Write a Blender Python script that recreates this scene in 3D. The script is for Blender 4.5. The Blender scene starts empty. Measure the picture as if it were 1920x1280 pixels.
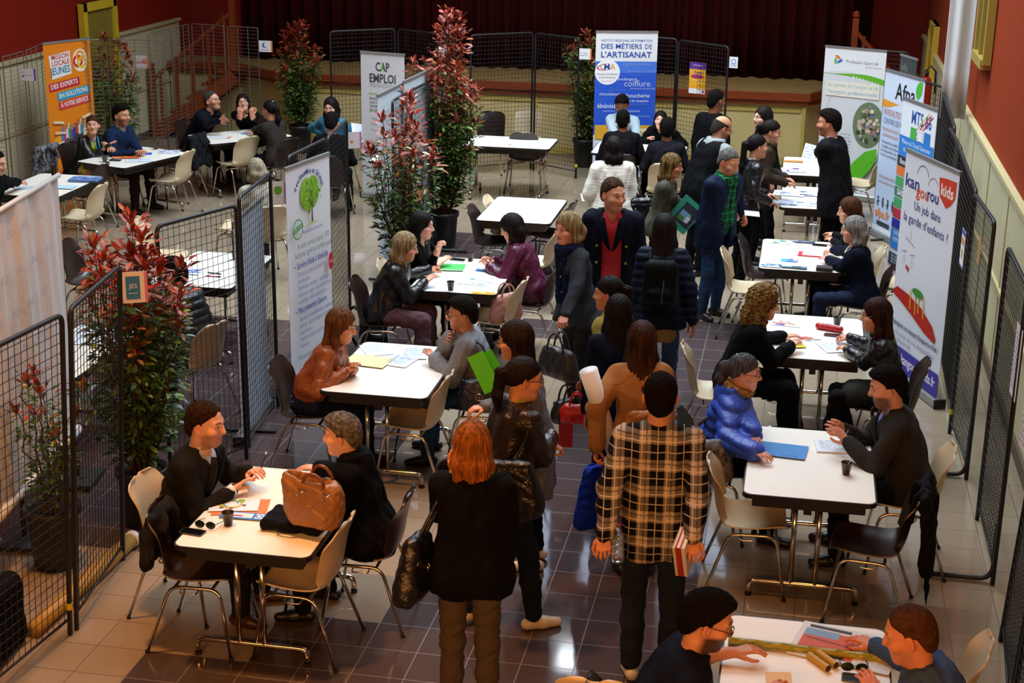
import bpy, math, random
import numpy as np
from math import sin, cos, pi, radians, atan2, hypot
sc = bpy.context.scene
C = sc.collection
# ------------------------------------------------------------------ camera
T = 0.308                      # one floor tile, metres
F_PX, PITCH, YAW, ROLL = 2881.9, .3091, .1848, -.014
CAM = np.array([4.1446, -7.1410, 4.4665])
_fw = np.array([-sin(YAW) * cos(PITCH), cos(YAW) * cos(PITCH), -sin(PITCH)])
_rt = np.array([cos(YAW), sin(YAW), 0.0])
_dn = -np.cross(_rt, _fw)
_r2 = cos(ROLL) * _rt + sin(ROLL) * _dn
_d2 = -sin(ROLL) * _rt + cos(ROLL) * _dn
cam = bpy.data.objects.new('camera', bpy.data.cameras.new('camera'))
C.objects.link(cam)
from mathutils import Matrix, Vector
cam.matrix_world = Matrix([[_r2[0], -_d2[0], -_fw[0], CAM[0]], [_r2[1], -_d2[1], -_fw[1], CAM[1]],
                           [_r2[2], -_d2[2], -_fw[2], CAM[2]], [0, 0, 0, 1]])
cam.data.sensor_width = 36
cam.data.lens = F_PX * 36 / 1920
cam.data.clip_end = 100
sc.camera = cam
# ------------------------------------------------------------------ light and exposure
sc.view_settings.view_transform = 'Standard'
sc.view_settings.look = 'None'
sc.view_settings.gamma = 1
sc.view_settings.exposure = 0.12
W = bpy.data.worlds.new('world'); sc.world = W; W.use_nodes = True
W.node_tree.nodes['Background'].inputs[0].default_value = (.55, .68, 1, 1)
W.node_tree.nodes['Background'].inputs[1].default_value = .05
sc.cycles.max_bounces = 5
sc.cycles.diffuse_bounces = 3
sc.cycles.glossy_bounces = 3
sc.cycles.transmission_bounces = 3
sc.cycles.transparent_max_bounces = 4
sc.cycles.caustics_reflective = False
sc.cycles.caustics_refractive = False
sc.cycles.sample_clamp_indirect = 4
sc.cycles.use_adaptive_sampling = True
sc.cycles.adaptive_threshold = .03
sc.cycles.use_denoising = True
def area(name, loc, aim, sx, sy, power, col, spread=180):
    l = bpy.data.lights.new(name, 'AREA'); l.shape = 'RECTANGLE'; l.size = sx; l.size_y = sy
    l.energy = power; l.color = col; l.spread = radians(spread)
    o = bpy.data.objects.new(name, l); C.objects.link(o); o.location = loc
    d = Vector(aim) - Vector(loc)
    o.rotation_euler = d.to_track_quat('-Z', 'Y').to_euler()
    return o
SKY = (.80, .91, 1.0)
area('skylight_daylight', (1.5, 9.5, 8.3), (1.5, 9.4, 0), 7.0, 6.0, 860, SKY, 120)
area('skylight_daylight', (1.5, 3.2, 8.3), (1.5, 3.4, 0), 5.0, 3.0, 90, SKY, 110)
area('balcony_tungsten_row', (2.4, -4.5, 2.62), (2.0, 1.6, .3), 6.5, .4, 150, (1, .40, .12), 150)
area('side_window_daylight', (5.85, 6.0, 5.6), (1.2, 6.5, .8), 4.0, 1.6, 70, SKY, 150)

sp = bpy.data.lights.new('tungsten_downlight', 'SPOT'); sp.energy = 1500; sp.color = (1, .44, .13); sp.spot_size = radians(62); sp.spot_blend = .9; sp.shadow_soft_size = .25
for x, y in ((.5, .3), (4.6, -.2)):
    o = bpy.data.objects.new('tungsten_downlight', sp if x < 1 else sp.copy()); C.objects.link(o); o.location = (x, y, 7.6)
    if x > 1: o.data.energy = 260
# ------------------------------------------------------------------ pixel -> world
def P(px, py, z=0.0):
    d = _fw + (px - 960) / F_PX * _r2 + (py - 640) / F_PX * _d2
    t = (z - CAM[2]) / d[2]
    return np.array([CAM[0] + t * d[0], CAM[1] + t * d[1], z])

# ------------------------------------------------------------------ materials
def lin(h):
    if not isinstance(h, str): return tuple(h)[:3]
    h = h.lstrip('#')
    return tuple(((int(h[i:i + 2], 16) / 255 + .055) / 1.055) ** 2.4 if int(h[i:i + 2], 16) > 10 else int(h[i:i + 2], 16) / 255 / 12.92 for i in (0, 2, 4))
_M = {}
def mat(name, col='#888888', rough=.6, metal=0, spec=.5, bump=None, var=None, col2=None, attr=None, coat=0, trans=0, emis=0, noise_scale=None, stretch=None, sheen=0, bump2=None):
    if name in _M: return _M[name]
    m = bpy.data.materials.new(name); m.use_nodes = True; nt = m.node_tree
    b = nt.nodes['Principled BSDF']
    c = (*lin(col), 1)
    b.inputs['Base Color'].default_value = c
    b.inputs['Roughness'].default_value = rough
    b.inputs['Metallic'].default_value = metal
    b.inputs['Specular IOR Level'].default_value = spec
    b.inputs['Coat Weight'].default_value = coat
    b.inputs['Transmission Weight'].default_value = trans
    if sheen: b.inputs['Sheen Weight'].default_value = sheen
    if emis:
        b.inputs['Emission Color'].default_value = c; b.inputs['Emission Strength'].default_value = emis
    m.diffuse_color = c
    tc = nt.nodes.new('ShaderNodeTexCoord')
    def noise(scale, detail=3, st=None, dist=0):
        n = nt.nodes.new('ShaderNodeTexNoise'); n.inputs['Scale'].default_value = scale; n.inputs['Detail'].default_value = detail
        n.inputs['Distortion'].default_value = dist
        if st:
            mp = nt.nodes.new('ShaderNodeMapping'); mp.inputs['Scale'].default_value = st
            nt.links.new(tc.outputs['Object'], mp.inputs[0]); nt.links.new(mp.outputs[0], n.inputs['Vector'])
        else: nt.links.new(tc.outputs['Object'], n.inputs['Vector'])
        return n
    if attr:
        a = nt.nodes.new('ShaderNodeAttribute'); a.attribute_name = attr
        nt.links.new(a.outputs['Color'], b.inputs['Base Color'])
    elif var or col2:
        n = noise(noise_scale or 12, 4, stretch)
        r = nt.nodes.new('ShaderNodeValToRGB'); nt.links.new(n.outputs['Fac'], r.inputs[0])
        v = var or .3
        ca = lin(col); cb = lin(col2) if col2 else tuple(x * (1 - v) for x in ca)
        r.color_ramp.elements[0].position = .35; r.color_ramp.elements[1].position = .65
        r.color_ramp.elements[0].color = (*cb, 1); r.color_ramp.elements[1].color = (*ca, 1)
        nt.links.new(r.outputs[0], b.inputs['Base Color'])
    if bump:
        n = noise(bump[0], 4, bump[2] if len(bump) > 2 else None, 0)
        bn = nt.nodes.new('ShaderNodeBump'); bn.inputs['Strength'].default_value = bump[1]; bn.inputs['Distance'].default_value = .01
        nt.links.new(n.outputs['Fac'], bn.inputs['Height'])
        if bump2:
            n2 = noise(bump2[0], 3, None, 1.2); b2 = nt.nodes.new('ShaderNodeBump'); b2.inputs['Strength'].default_value = bump2[1]; b2.inputs['Distance'].default_value = .03
            nt.links.new(n2.outputs['Fac'], b2.inputs['Height']); nt.links.new(b2.outputs[0], bn.inputs['Normal'])
        nt.links.new(bn.outputs[0], b.inputs['Normal'])
    _M[name] = m
    return m
def flat(h, rough=.6): return mat('print_' + h.lstrip('#'), h, rough)

# ------------------------------------------------------------------ objects
def tag(o, label=None, cat=None, group=None, kind=None):
    if label: o['label'] = label
    if cat: o['category'] = cat
    if group: o['group'] = group
    if kind: o['kind'] = kind
    return o
def thing(name, label, cat, loc=(0, 0, 0), rz=0, group=None):
    o = bpy.data.objects.new(name, None); C.objects.link(o); o.empty_display_size = .1
    o.location = tuple(loc); o.rotation_euler = (0, 0, rz)
    return tag(o, label, cat, group)
def mesh_obj(name, v, faces, mi, mats, parent=None, smooth=True, col=None):
    """faces: list of int arrays, each (n,3) or (n,4) or a list of ngons; mi: list of arrays/ints per block"""
    me = bpy.data.meshes.new(name)
    v = np.asarray(v, np.float32)
    idx = []; cnt = []; mm = []
    for fblk, mblk in zip(faces, mi):
        fblk = np.asarray(fblk)
        if len(fblk) == 0: continue
        idx.append(fblk.ravel()); cnt.append(np.full(len(fblk), fblk.shape[1])); mm.append(np.broadcast_to(np.asarray(mblk), (len(fblk),)))
    idx = np.concatenate(idx).astype(np.int32); cnt = np.concatenate(cnt).astype(np.int32); mm = np.concatenate(mm).astype(np.int32)
    me.vertices.add(len(v)); me.vertices.foreach_set('co', v.ravel())
    me.loops.add(len(idx)); me.loops.foreach_set('vertex_index', idx)
    me.polygons.add(len(cnt)); st = np.concatenate([[0], np.cumsum(cnt)[:-1]]).astype(np.int32)
    me.polygons.foreach_set('loop_start', st); me.polygons.foreach_set('loop_total', cnt)
    me.polygons.foreach_set('material_index', mm)
    me.polygons.foreach_set('use_smooth', np.full(len(cnt), bool(smooth)))
    for m in mats: me.materials.append(m)
    if col is not None:
        a = me.color_attributes.new('Col', 'FLOAT_COLOR', 'POINT')
        cc = np.ones((len(v), 4), np.float32); cc[:, :3] = col
        a.data.foreach_set('color', cc.ravel())
    me.update(calc_edges=True)
    me.validate()
    o = bpy.data.objects.new(name, me); C.objects.link(o)
    if parent: o.parent = parent
    return o
class MB:
    """collects shapes, links them as one mesh"""
    def __init__(s): s.v = []; s.f = []; s.m = []; s.n = 0; s.sm = []
    def add(s, v, f, m=0):
        v = np.asarray(v, float).reshape(-1, 3); s.v.append(v)
        for k in (3, 4):
            ff = [list(x) for x in f if len(x) == k]
            if ff: s.f.append(np.array(ff) + s.n); s.m.append(m)
        for x in f:
            if len(x) > 4:
                s.f.append(np.array([x]) + s.n); s.m.append(m)
        s.n += len(v)
    def box(s, c, size, rz=0, m=0, R=None):
        h = np.array(size) / 2
        v = np.array([[x, y, z] for x in (-1, 1) for y in (-1, 1) for z in (-1, 1)]) * h
        if R is None: R = np.array([[cos(rz), -sin(rz), 0], [sin(rz), cos(rz), 0], [0, 0, 1]])
        v = v @ np.asarray(R).T + np.array(c)
        s.add(v, [(0, 1, 3, 2), (4, 6, 7, 5), (0, 4, 5, 1), (2, 3, 7, 6), (0, 2, 6, 4), (1, 5, 7, 3)], m)
    def tube(s, pts, r, n=8, m=0, cap=True, closed=False, flatn=None):
        p = np.array(pts, float); N = len(p)
        rr = np.broadcast_to(np.asarray(r, float), (N,))
        if closed: tg = np.roll(p, -1, 0) - np.roll(p, 1, 0)
        else:
            tg = np.zeros_like(p); tg[1:-1] = p[2:] - p[:-2]; tg[0] = p[1] - p[0]; tg[-1] = p[-1] - p[-2]
        tg /= np.linalg.norm(tg, axis=1)[:, None] + 1e-12
        up = np.array([0, 0, 1.0]) if abs(tg[0][2]) < .9 else np.array([1.0, 0, 0])
        a = np.cross(up, tg[0]); a /= np.linalg.norm(a)
        V = []
        for i in range(N):
            a = a - tg[i] * (a @ tg[i]); a /= np.linalg.norm(a) + 1e-12
            b = np.cross(tg[i], a)
            for k in range(n):
                t = 2 * pi * k / n
                V.append(p[i] + rr[i] * (cos(t) * a + sin(t) * b))
        F = []
        for i in range(N if closed else N - 1):
            j = (i + 1) % N
            for k in range(n):
                l = (k + 1) % n
                F.append((i * n + k, i * n + l, j * n + l, j * n + k))
        if cap and not closed:
            F.append(tuple(range(n))[::-1]); F.append(tuple((N - 1) * n + k for k in range(n)))
        s.add(V, F, m)
    def lathe(s, prof, c=(0, 0, 0), n=16, m=0, sx=1, sy=1):
        V = []; F = []
        for r, z in prof:
            for k in range(n):
                t = 2 * pi * k / n; V.append((c[0] + r * cos(t) * sx, c[1] + r * sin(t) * sy, c[2] + z))
        for i in range(len(prof) - 1):
            for k in range(n):
                l = (k + 1) % n; F.append((i * n + k, i * n + l, (i + 1) * n + l, (i + 1) * n + k))
        F.append(tuple(range(n))[::-1]); F.append(tuple((len(prof) - 1) * n + k for k in range(n)))
        s.add(V, F, m)
    def grid(s, G, m=0, thick=0, two=False):
        """G (nu,nv,3) points; thick: offset along normal to make a shell"""
        G = np.asarray(G, float); nu, nv = G.shape[:2]
        du = np.gradient(G, axis=0); dv = np.gradient(G, axis=1)
        nr = np.cross(du, dv); nr /= np.linalg.norm(nr, axis=2)[..., None] + 1e-9
        V = [G.reshape(-1, 3)]
        F = [(i * nv + j, (i + 1) * nv + j, (i + 1) * nv + j + 1, i * nv + j + 1) for i in range(nu - 1) for j in range(nv - 1)]
        if thick:
            V.append((G - nr * thick).reshape(-1, 3)); o = nu * nv
            F += [(o + a, o + d, o + c, o + b) for a, b, c, d in F]
            bd = [(0, j) for j in range(nv)] + [(i, nv - 1) for i in range(1, nu)] + [(nu - 1, j) for j in range(nv - 2, -1, -1)] + [(i, 0) for i in range(nu - 2, 0, -1)]
            bi = [i * nv + j for i, j in bd]
            for k in range(len(bi)):
                a, b = bi[k], bi[(k + 1) % len(bi)]
                F.append((a, b, o + b, o + a))
        s.add(np.concatenate(V), F, m)
    def prism(s, poly, z0, z1, m=0, fr=None):
        """poly (n,2) outline extruded; fr = (origin, xdir, ydir) frame, zdir = x cross y"""
        n = len(poly); V = [(x, y, z) for z in (z0, z1) for x, y in poly]
        F = [tuple(range(n))[::-1], tuple(range(n, 2 * n))] + [(i, (i + 1) % n, n + (i + 1) % n, n + i) for i in range(n)]
        V = np.array(V, float)
        if fr is not None:
            o, x, y = [np.array(q, float) for q in fr]; V = o + V[:, :1] * x + V[:, 1:2] * y + V[:, 2:] * np.cross(x, y)
        s.add(V, F, m)
    def build(s, name, mats, parent=None, smooth=False, angle=None):
        if not isinstance(mats, (list, tuple)): mats = [mats]
        o = mesh_obj(name, np.concatenate(s.v), s.f, s.m, mats, parent, smooth or angle)
        if angle:
            o.data.set_sharp_from_angle(angle=radians(angle))
        return o
def fillet(pts, r, n=5):
    """round the inner corners of a polyline"""
    p = [np.array(q, float) for q in pts]; out = [p[0]]
    for a, b, c in zip(p[:-2], p[1:-1], p[2:]):
        d1 = a - b; d2 = c - b; l = min(np.linalg.norm(d1) * .49, np.linalg.norm(d2) * .49, r)
        s0 = b + d1 / np.linalg.norm(d1) * l; s1 = b + d2 / np.linalg.norm(d2) * l
        for k in range(n + 1):
            t = k / n; out.append((1 - t) ** 2 * s0 + 2 * t * (1 - t) * b + t * t * s1)
    out.append(p[-1]); return out
def rrect(w, h, r, n=5):
    o = []
    for cx, cy, a0 in ((w / 2 - r, h / 2 - r, 0), (-w / 2 + r, h / 2 - r, 90), (-w / 2 + r, -h / 2 + r, 180), (w / 2 - r, -h / 2 + r, 270)):
        for k in range(n + 1):
            a = radians(a0 + 90 * k / n); o.append((cx + r * cos(a), cy + r * sin(a)))
    return o
# ------------------------------------------------------------------ lettering
_TC = {}
def text_geo(s, bold=0.0):
    key = (s, bold)
    if key in _TC: return _TC[key]
    cu = bpy.data.curves.new('lettering', 'FONT'); cu.body = s; cu.size = 1; cu.offset = bold; cu.resolution_u = 2
    o = bpy.data.objects.new('lettering', cu); C.objects.link(o)
    dg = bpy.context.evaluated_depsgraph_get()
    me = o.evaluated_get(dg).to_mesh()
    v = np.array([x.co[:] for x in me.vertices]).reshape(-1, 3)
    f = [tuple(p.vertices) for p in me.polygons]
    o.to_mesh_clear() if hasattr(o, 'to_mesh_clear') else None
    bpy.data.objects.remove(o); bpy.data.curves.remove(cu)
    _TC[key] = (v, f); return v, f
class Sheet:
    """printed flat sheet; u to the right, v up, metres; origin lower left"""
    def __init__(s, w, h, base, thick=.002):
        s.w, s.h = w, h; s.mb = MB(); s.mats = [base]; s.z = .0006; s.th = thick
        s.mb.box((w / 2, thick / 2 + .0003, h / 2), (w, thick, h), 0, 0)
    def mi(s, m):
        if isinstance(m, str): m = flat(m)
        if m not in s.mats: s.mats.append(m)
        return s.mats.index(m)
    def poly(s, pts, m):
        s.z += .0003
        s.mb.add([(u, -s.z, v) for u, v in pts], [tuple(range(len(pts)))], s.mi(m))
    def rect(s, u0, v0, u1, v1, m, rot=0):
        cu, cv = (u0 + u1) / 2, (v0 + v1) / 2; a = radians(rot)
        s.poly([(cu + (u - cu) * cos(a) - (v - cv) * sin(a), cv + (u - cu) * sin(a) + (v - cv) * cos(a)) for u, v in ((u0, v0), (u1, v0), (u1, v1), (u0, v1))], m)
    def disc(s, u, v, r, m, ry=None, n=28, a0=0, a1=360, ri=0, rot=0):
        ry = ry or r; q = radians(rot)
        pt = lambda a, k: (u + (r * k * cos(a)) * cos(q) - (ry * k * sin(a)) * sin(q), v + (r * k * cos(a)) * sin(q) + (ry * k * sin(a)) * cos(q))
        A = [radians(a0 + (a1 - a0) * i / n) for i in range(n + 1)]
        if ri:
            s.z += .0003
            V = [(*pt(a, 1),) for a in A] + [(*pt(a, ri),) for a in A]
            s.mb.add([(x, -s.z, y) for x, y in V], [(i, i + 1, n + 2 + i, n + 1 + i) for i in range(n)], s.mi(m))
        else: s.poly([pt(a, 1) for a in (A[:-1] if a1 - a0 == 360 else A)], m)
    def text(s, u, v, st, size, m, width=None, align='l', bold=0.0, rot=0, shear=0):
        V, F = text_geo(st, bold)
        if len(V) == 0: return
        x0, x1 = V[:, 0].min(), V[:, 0].max(); k = size * 1.38
        kx = k if width is None else width / (x1 - x0)
        U = (V[:, 0] - x0) * kx; H = V[:, 1] * k; U = U + H * shear; w = (x1 - x0) * kx
        if align == 'c': U -= w / 2
        if align == 'r': U -= w
        a = radians(rot); s.z += .0003
        s.mb.add(np.stack([u + U * cos(a) - H * sin(a), np.full(len(U), -s.z), v + U * sin(a) + H * cos(a)], 1), F, s.mi(m))
    def build(s, name, parent):
        return s.mb.build(name, s.mats, parent)
# ------------------------------------------------------------------ smooth solids for bodies, clothes, bags
def snet(D, org, vx):
    nx, ny, nz = D.shape
    c = {(i, j, k): D[i:nx - 1 + i, j:ny - 1 + j, k:nz - 1 + k] for i in (0, 1) for j in (0, 1) for k in (0, 1)}
    cnt = sum((c[q] < 0).astype(np.int8) for q in c)
    mask = (cnt > 0) & (cnt < 8)
    cell = np.argwhere(mask)
    val = {q: c[q][mask] for q in c}
    acc = np.zeros((len(cell), 3)); n = np.zeros(len(cell))
    for q in c:
        for ax in range(3):
            if q[ax]: continue
            r = list(q); r[ax] = 1; r = tuple(r)
            a, b = val[q], val[r]; x = (a < 0) != (b < 0)
            t = np.where(x, a / np.where(x, a - b, 1), 0)
            p = np.array(q, float)[None].repeat(len(cell), 0); p[:, ax] += t
            acc += p * x[:, None]; n += x
    V = (cell + acc / n[:, None]) * vx + org
    ID = np.full(mask.shape, -1, np.int64); ID[mask] = np.arange(len(cell))
    S = D < 0; Q = []
    for ax in range(3):
        sl = lambda o: tuple(slice(1, None) if False else slice(None) for _ in range(3))
        A = [slice(1, -1)] * 3; B = [slice(1, -1)] * 3
        A[ax] = slice(0, -1); B[ax] = slice(1, None)
        a = S[tuple(A)]; b = S[tuple(B)]
        e = np.argwhere(a != b)
        if len(e) == 0: continue
        fl = a[tuple(e.T)]
        o1, o2 = [(1, 2), (2, 0), (0, 1)][ax]
        base = e.copy()
        for o in (o1, o2): base[:, o] += 1
        def cid(d1, d2):
            w = base.copy(); w[:, o1] -= d1; w[:, o2] -= d2
            return ID[tuple(w.T)]
        q = np.stack([cid(1, 1), cid(0, 1), cid(0, 0), cid(1, 0)], 1)
        q[~fl] = q[~fl][:, ::-1]
        Q.append(q)
    return V, np.concatenate(Q)
def nrm(v): v = np.asarray(v, float); return v / (np.linalg.norm(v) + 1e-12)
class Sdf:
    def __init__(s, k=.03): s.k = k; s.p = []
    def cone(s, a, b, ra, rb=None, n=None, f=1., k=None, sub=False):
        a = np.array(a, float); b = np.array(b, float); rb = ra if rb is None else rb
        r = max(ra, rb)
        s.p.append(('c', a, b, ra, rb, None if n is None else nrm(n), f, s.k if k is None else k, sub, np.minimum(a, b) - r, np.maximum(a, b) + r)); return s
    def ell(s, c, r, R=None, k=None, sub=False):
        c = np.array(c, float); r = np.array(r, float); m = r.max() if R is not None else r
        s.p.append(('e', c, r, R, None, None, 1, s.k if k is None else k, sub, c - m, c + m)); return s
    def field(s, vx):
        lo = np.min([p[9] for p in s.p if not p[8]], 0) - 3 * vx - .012
        hi = np.max([p[10] for p in s.p if not p[8]], 0) + 3 * vx + .012
        n = np.ceil((hi - lo) / vx).astype(int) + 1
        X, Y, Z = [(lo[i] + np.arange(n[i]) * vx).astype(np.float32) for i in range(3)]
        D = np.full(n, .3, np.float32)
        for kind, a, b, c, d, nn, f, k, sub, l, h in s.p:
            pad = 1.2 * k + 3 * vx + .015
            i0 = np.clip(np.floor((l - pad - lo) / vx).astype(int), 0, n - 1); i1 = np.clip(np.ceil((h + pad - lo) / vx).astype(int) + 1, 1, n)
            if (i1 <= i0).any(): continue
            x = X[i0[0]:i1[0], None, None]; y = Y[None, i0[1]:i1[1], None]; z = Z[None, None, i0[2]:i1[2]]
            if kind == 'c':
                A, B = a, b
                if nn is not None:
                    dt = (x * nn[0] + y * nn[1] + z * nn[2]) * (f - 1)
                    x = x + dt * nn[0]; y = y + dt * nn[1]; z = z + dt * nn[2]
                    A = a + nn * (nn @ a) * (f - 1); B = b + nn * (nn @ b) * (f - 1)
                ba = B - A; L = ba @ ba + 1e-12
                x = x - A[0]; y = y - A[1]; z = z - A[2]
                t = np.clip((x * ba[0] + y * ba[1] + z * ba[2]) / L, 0, 1)
                q = np.sqrt((x - t * ba[0]) ** 2 + (y - t * ba[1]) ** 2 + (z - t * ba[2]) ** 2) - (c + (d - c) * t)
                if f > 1: q = q / (1 + (f - 1) * .3)
            else:
                x = x - a[0]; y = y - a[1]; z = z - a[2]
                if c is not None:
                    R = np.asarray(c); x, y, z = (x * R[0, 0] + y * R[1, 0] + z * R[2, 0], x * R[0, 1] + y * R[1, 1] + z * R[2, 1], x * R[0, 2] + y * R[1, 2] + z * R[2, 2])
                k0 = np.sqrt((x / b[0]) ** 2 + (y / b[1]) ** 2 + (z / b[2]) ** 2); k1 = np.sqrt((x / b[0] ** 2) ** 2 + (y / b[1] ** 2) ** 2 + (z / b[2] ** 2) ** 2)
                q = k0 * (k0 - 1) / (k1 + 1e-6)
            S_ = tuple(slice(i0[i], i1[i]) for i in range(3))
            o = D[S_]
            if sub:
                q = -q; hh = np.clip(.5 - .5 * (o - q) / k, 0, 1) if k > 0 else None
                D[S_] = np.maximum(o, q) if k <= 0 else np.maximum(o, q) + np.maximum(k - abs(o - q), 0) ** 2 / (4 * k)
            else:
                D[S_] = np.minimum(o, q) if k <= 0 else np.minimum(o, q) - np.maximum(k - abs(o - q), 0) ** 2 / (4 * k)
        return D, lo, X[:, None, None], Y[None, :, None], Z[None, None, :]
    def build(s, vx, noise=None, clip=None):
        D, lo, X, Y, Z = s.field(vx)
        if noise is not None: D = D + noise(X, Y, Z).astype(np.float32)
        if clip is not None: D = clip(X, Y, Z, D)
        for ax in range(3):
            for e in (0, -1):
                q = [slice(None)] * 3; q[ax] = e; D[tuple(q)] = .3
        return snet(D, lo, vx)
def folds(seed, amp=.004, wl=.11, aniso=(1, 1, .45)):
    rg = random.Random(seed); ws = []
    for i in range(5):
        d = nrm([rg.gauss(0, 1), rg.gauss(0, 1), rg.gauss(0, 1)]) * np.array(aniso)
        w = 2 * pi / (wl * rg.uniform(.5, 1.3)); ws.append((d * w, rg.uniform(0, 6.3), rg.uniform(.5, 1)))
    def f(X, Y, Z):
        r = 0
        for i in range(0, 4):
            (d, p, a), (e, q, b) = ws[i], ws[i + 1]
            r = r + a * np.sin(X * d[0] + Y * d[1] + Z * d[2] + p + 1.5 * np.sin(X * e[0] * .5 + Y * e[1] * .5 + Z * e[2] * .5 + q))
        return r * (amp / 2)
    return f
def puff(seed, amp=.006, wl=.07):
    g = folds(seed, .003)
    return lambda X, Y, Z: -amp * abs(np.sin((Z + .15 * Y) * pi / wl)) + amp * .5 + g(X, Y, Z)
# ------------------------------------------------------------------ people
def rotz(a): return np.array([[cos(a), -sin(a), 0], [sin(a), cos(a), 0], [0, 0, 1]])
def rotx(a): return np.array([[1, 0, 0], [0, cos(a), -sin(a)], [0, sin(a), cos(a)]])
def roty(a): return np.array([[cos(a), 0, sin(a)], [0, 1, 0], [-sin(a), 0, cos(a)]])
SKIN = mat('skin', '#c98f70', .5, spec=.35, attr='Col', bump=(180, .03))
def hairm(col, col2=None, short=False):
    if short: return mat('hairs_' + col.strip('#'), col, .85, spec=.06, col2=col2 or col, noise_scale=1, stretch=(40, 40, 40), bump=(1, .5, (150, 150, 110)))
    return mat('hair_' + col.strip('#'), col, .55, spec=.12, col2=col2 or col, var=None if col2 else .5, noise_scale=1, stretch=(60, 60, 5), bump=(1, .6, (110, 110, 7)))
def cloth(col, col2=None, rough=.85, bs=220, b=.25, **k):
    return mat('cloth_' + col.strip('#') + (col2 or '').strip('#'), col, rough, spec=.1, bump=(bs, b), bump2=(11, .35), col2=col2, **k)
def leather(col, rough=.36):
    return mat('leather_' + col.strip('#'), col, rough, spec=.5, bump=(60, .15), bump2=(12, .4))
def plaid_mat(name, base, dark, line, s=9.0, axes=(0, 2)):
    if name in _M: return _M[name]
    m = mat(name, base, .9, spec=.15); nt = m.node_tree; b = nt.nodes['Principled BSDF']
    tc = nt.nodes['Texture Coordinate']; sp = nt.nodes.new('ShaderNodeSeparateXYZ'); nt.links.new(tc.outputs['Object'], sp.inputs[0])
    def M(op, a, bb=None, c=None):
        n = nt.nodes.new('ShaderNodeMath'); n.operation = op
        for i, q in enumerate((a, bb, c)):
            if q is None: continue
            if isinstance(q, (int, float)): n.inputs[i].default_value = q
            else: nt.links.new(q, n.inputs[i])
        return n.outputs[0]
    def mix(f, a, bb):
        n = nt.nodes.new('ShaderNodeMix'); n.data_type = 'RGBA'; nt.links.new(f, n.inputs['Factor'])
        for i, q in ((6, a), (7, bb)):
            if isinstance(q, tuple): n.inputs[i].default_value = q
            else: nt.links.new(q, n.inputs[i])
        return n.outputs[2]
    def bands(o, off):
        f = M('FRACT', M('MULTIPLY_ADD', o, s, off))
        wide = M('MULTIPLY', M('GREATER_THAN', f, .0), M('LESS_THAN', f, .56))
        l1 = M('LESS_THAN', M('ABSOLUTE', M('SUBTRACT', f, .66)), .022); l2 = M('LESS_THAN', M('ABSOLUTE', M('SUBTRACT', f, .28)), .018)
        l3 = M('LESS_THAN', M('ABSOLUTE', M('SUBTRACT', f, .84)), .03)
        return wide, M('ADD', l1, l2), l3
    wx, lx, gx = bands(sp.outputs[axes[0]], .31); wz, lz, gz = bands(sp.outputs[axes[1]], .12)
    c = mix(M('POWER', M('MULTIPLY', M('ADD', wx, wz), .5), .55), (*lin(base), 1), (*lin(dark), 1))
    c = mix(M('MULTIPLY', M('MAXIMUM', gx, gz), .6), c, (*lin(dark), 1))
    c = mix(M('MULTIPLY', M('MINIMUM', M('MAXIMUM', lx, lz), 1), .65), c, (*lin(line), 1))
    nt.links.new(c, b.inputs['Base Color']); return m
def dots_mat(name, base, dot, sc_=38, r=.26):
    if name in _M: return _M[name]
    m = mat(name, base, .85, spec=.2); nt = m.node_tree; b = nt.nodes['Principled BSDF']; tc = nt.nodes['Texture Coordinate']
    v = nt.nodes.new('ShaderNodeTexVoronoi'); v.inputs['Scale'].default_value = sc_; v.inputs['Randomness'].default_value = .25
    nt.links.new(tc.outputs['Object'], v.inputs['Vector'])
    l = nt.nodes.new('ShaderNodeMath'); l.operation = 'LESS_THAN'; l.inputs[1].default_value = r; nt.links.new(v.outputs['Distance'], l.inputs[0])
    n = nt.nodes.new('ShaderNodeMix'); n.data_type = 'RGBA'; n.inputs[6].default_value = (*lin(base), 1); n.inputs[7].default_value = (*lin(dot), 1)
    nt.links.new(l.outputs[0], n.inputs['Factor']); nt.links.new(n.outputs[2], b.inputs['Base Color']); return m

def head_geo(vx, skin, brow, stubble, lips, age=0, wide=1., bald=False):
    s = Sdf(.03)
    s.ell((0, -.012, .035), (.076 * wide, .097, .092))
    s.ell((0, .030, -.045), (.057 * wide, .060, .070), k=.035)
    s.cone((-.018, .062, -.088), (.018, .062, -.088), .020, k=.03)
    for x in (-1, 1):
        s.cone((x * .018, .082, .032), (x * .044, .068, .034), .0115, .010, k=.018)
        s.ell((x * .043, .058, -.018), (.026, .028, .024), k=.025)
        s.ell((x * .031, .094, .012), (.018, .018, .0145), k=.010, sub=True)
        s.ell((x * .031, .0705, .012), (.0155, .0155, .0125), k=.003)
        s.ell((x * (.078 * wide), -.008, .000), (.010, .019, .033), R=rotz(x * .5) @ rotx(-.15), k=.008)
        s.ell((x * (.085 * wide), -.002, .004), (.007, .010, .018), k=.006, sub=True)
        s.ell((x * .0115, .092, -.026), (.0085, .010, .0075), k=.008)
    s.cone((0, .080, .028), (0, .1055, -.020), .0078, .0118, k=.012)
    s.cone((-.019, .083, -.047), (.019, .083, -.047), .0058, n=(0, 1, 0), f=1, k=.008)
    s.cone((-.016, .083, -.0585), (.016, .083, -.0585), .0070, k=.006)
    s.cone((-.016, .096, -.0525), (.016, .096, -.0525), .0022, k=.004, sub=True)
    return s
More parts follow.
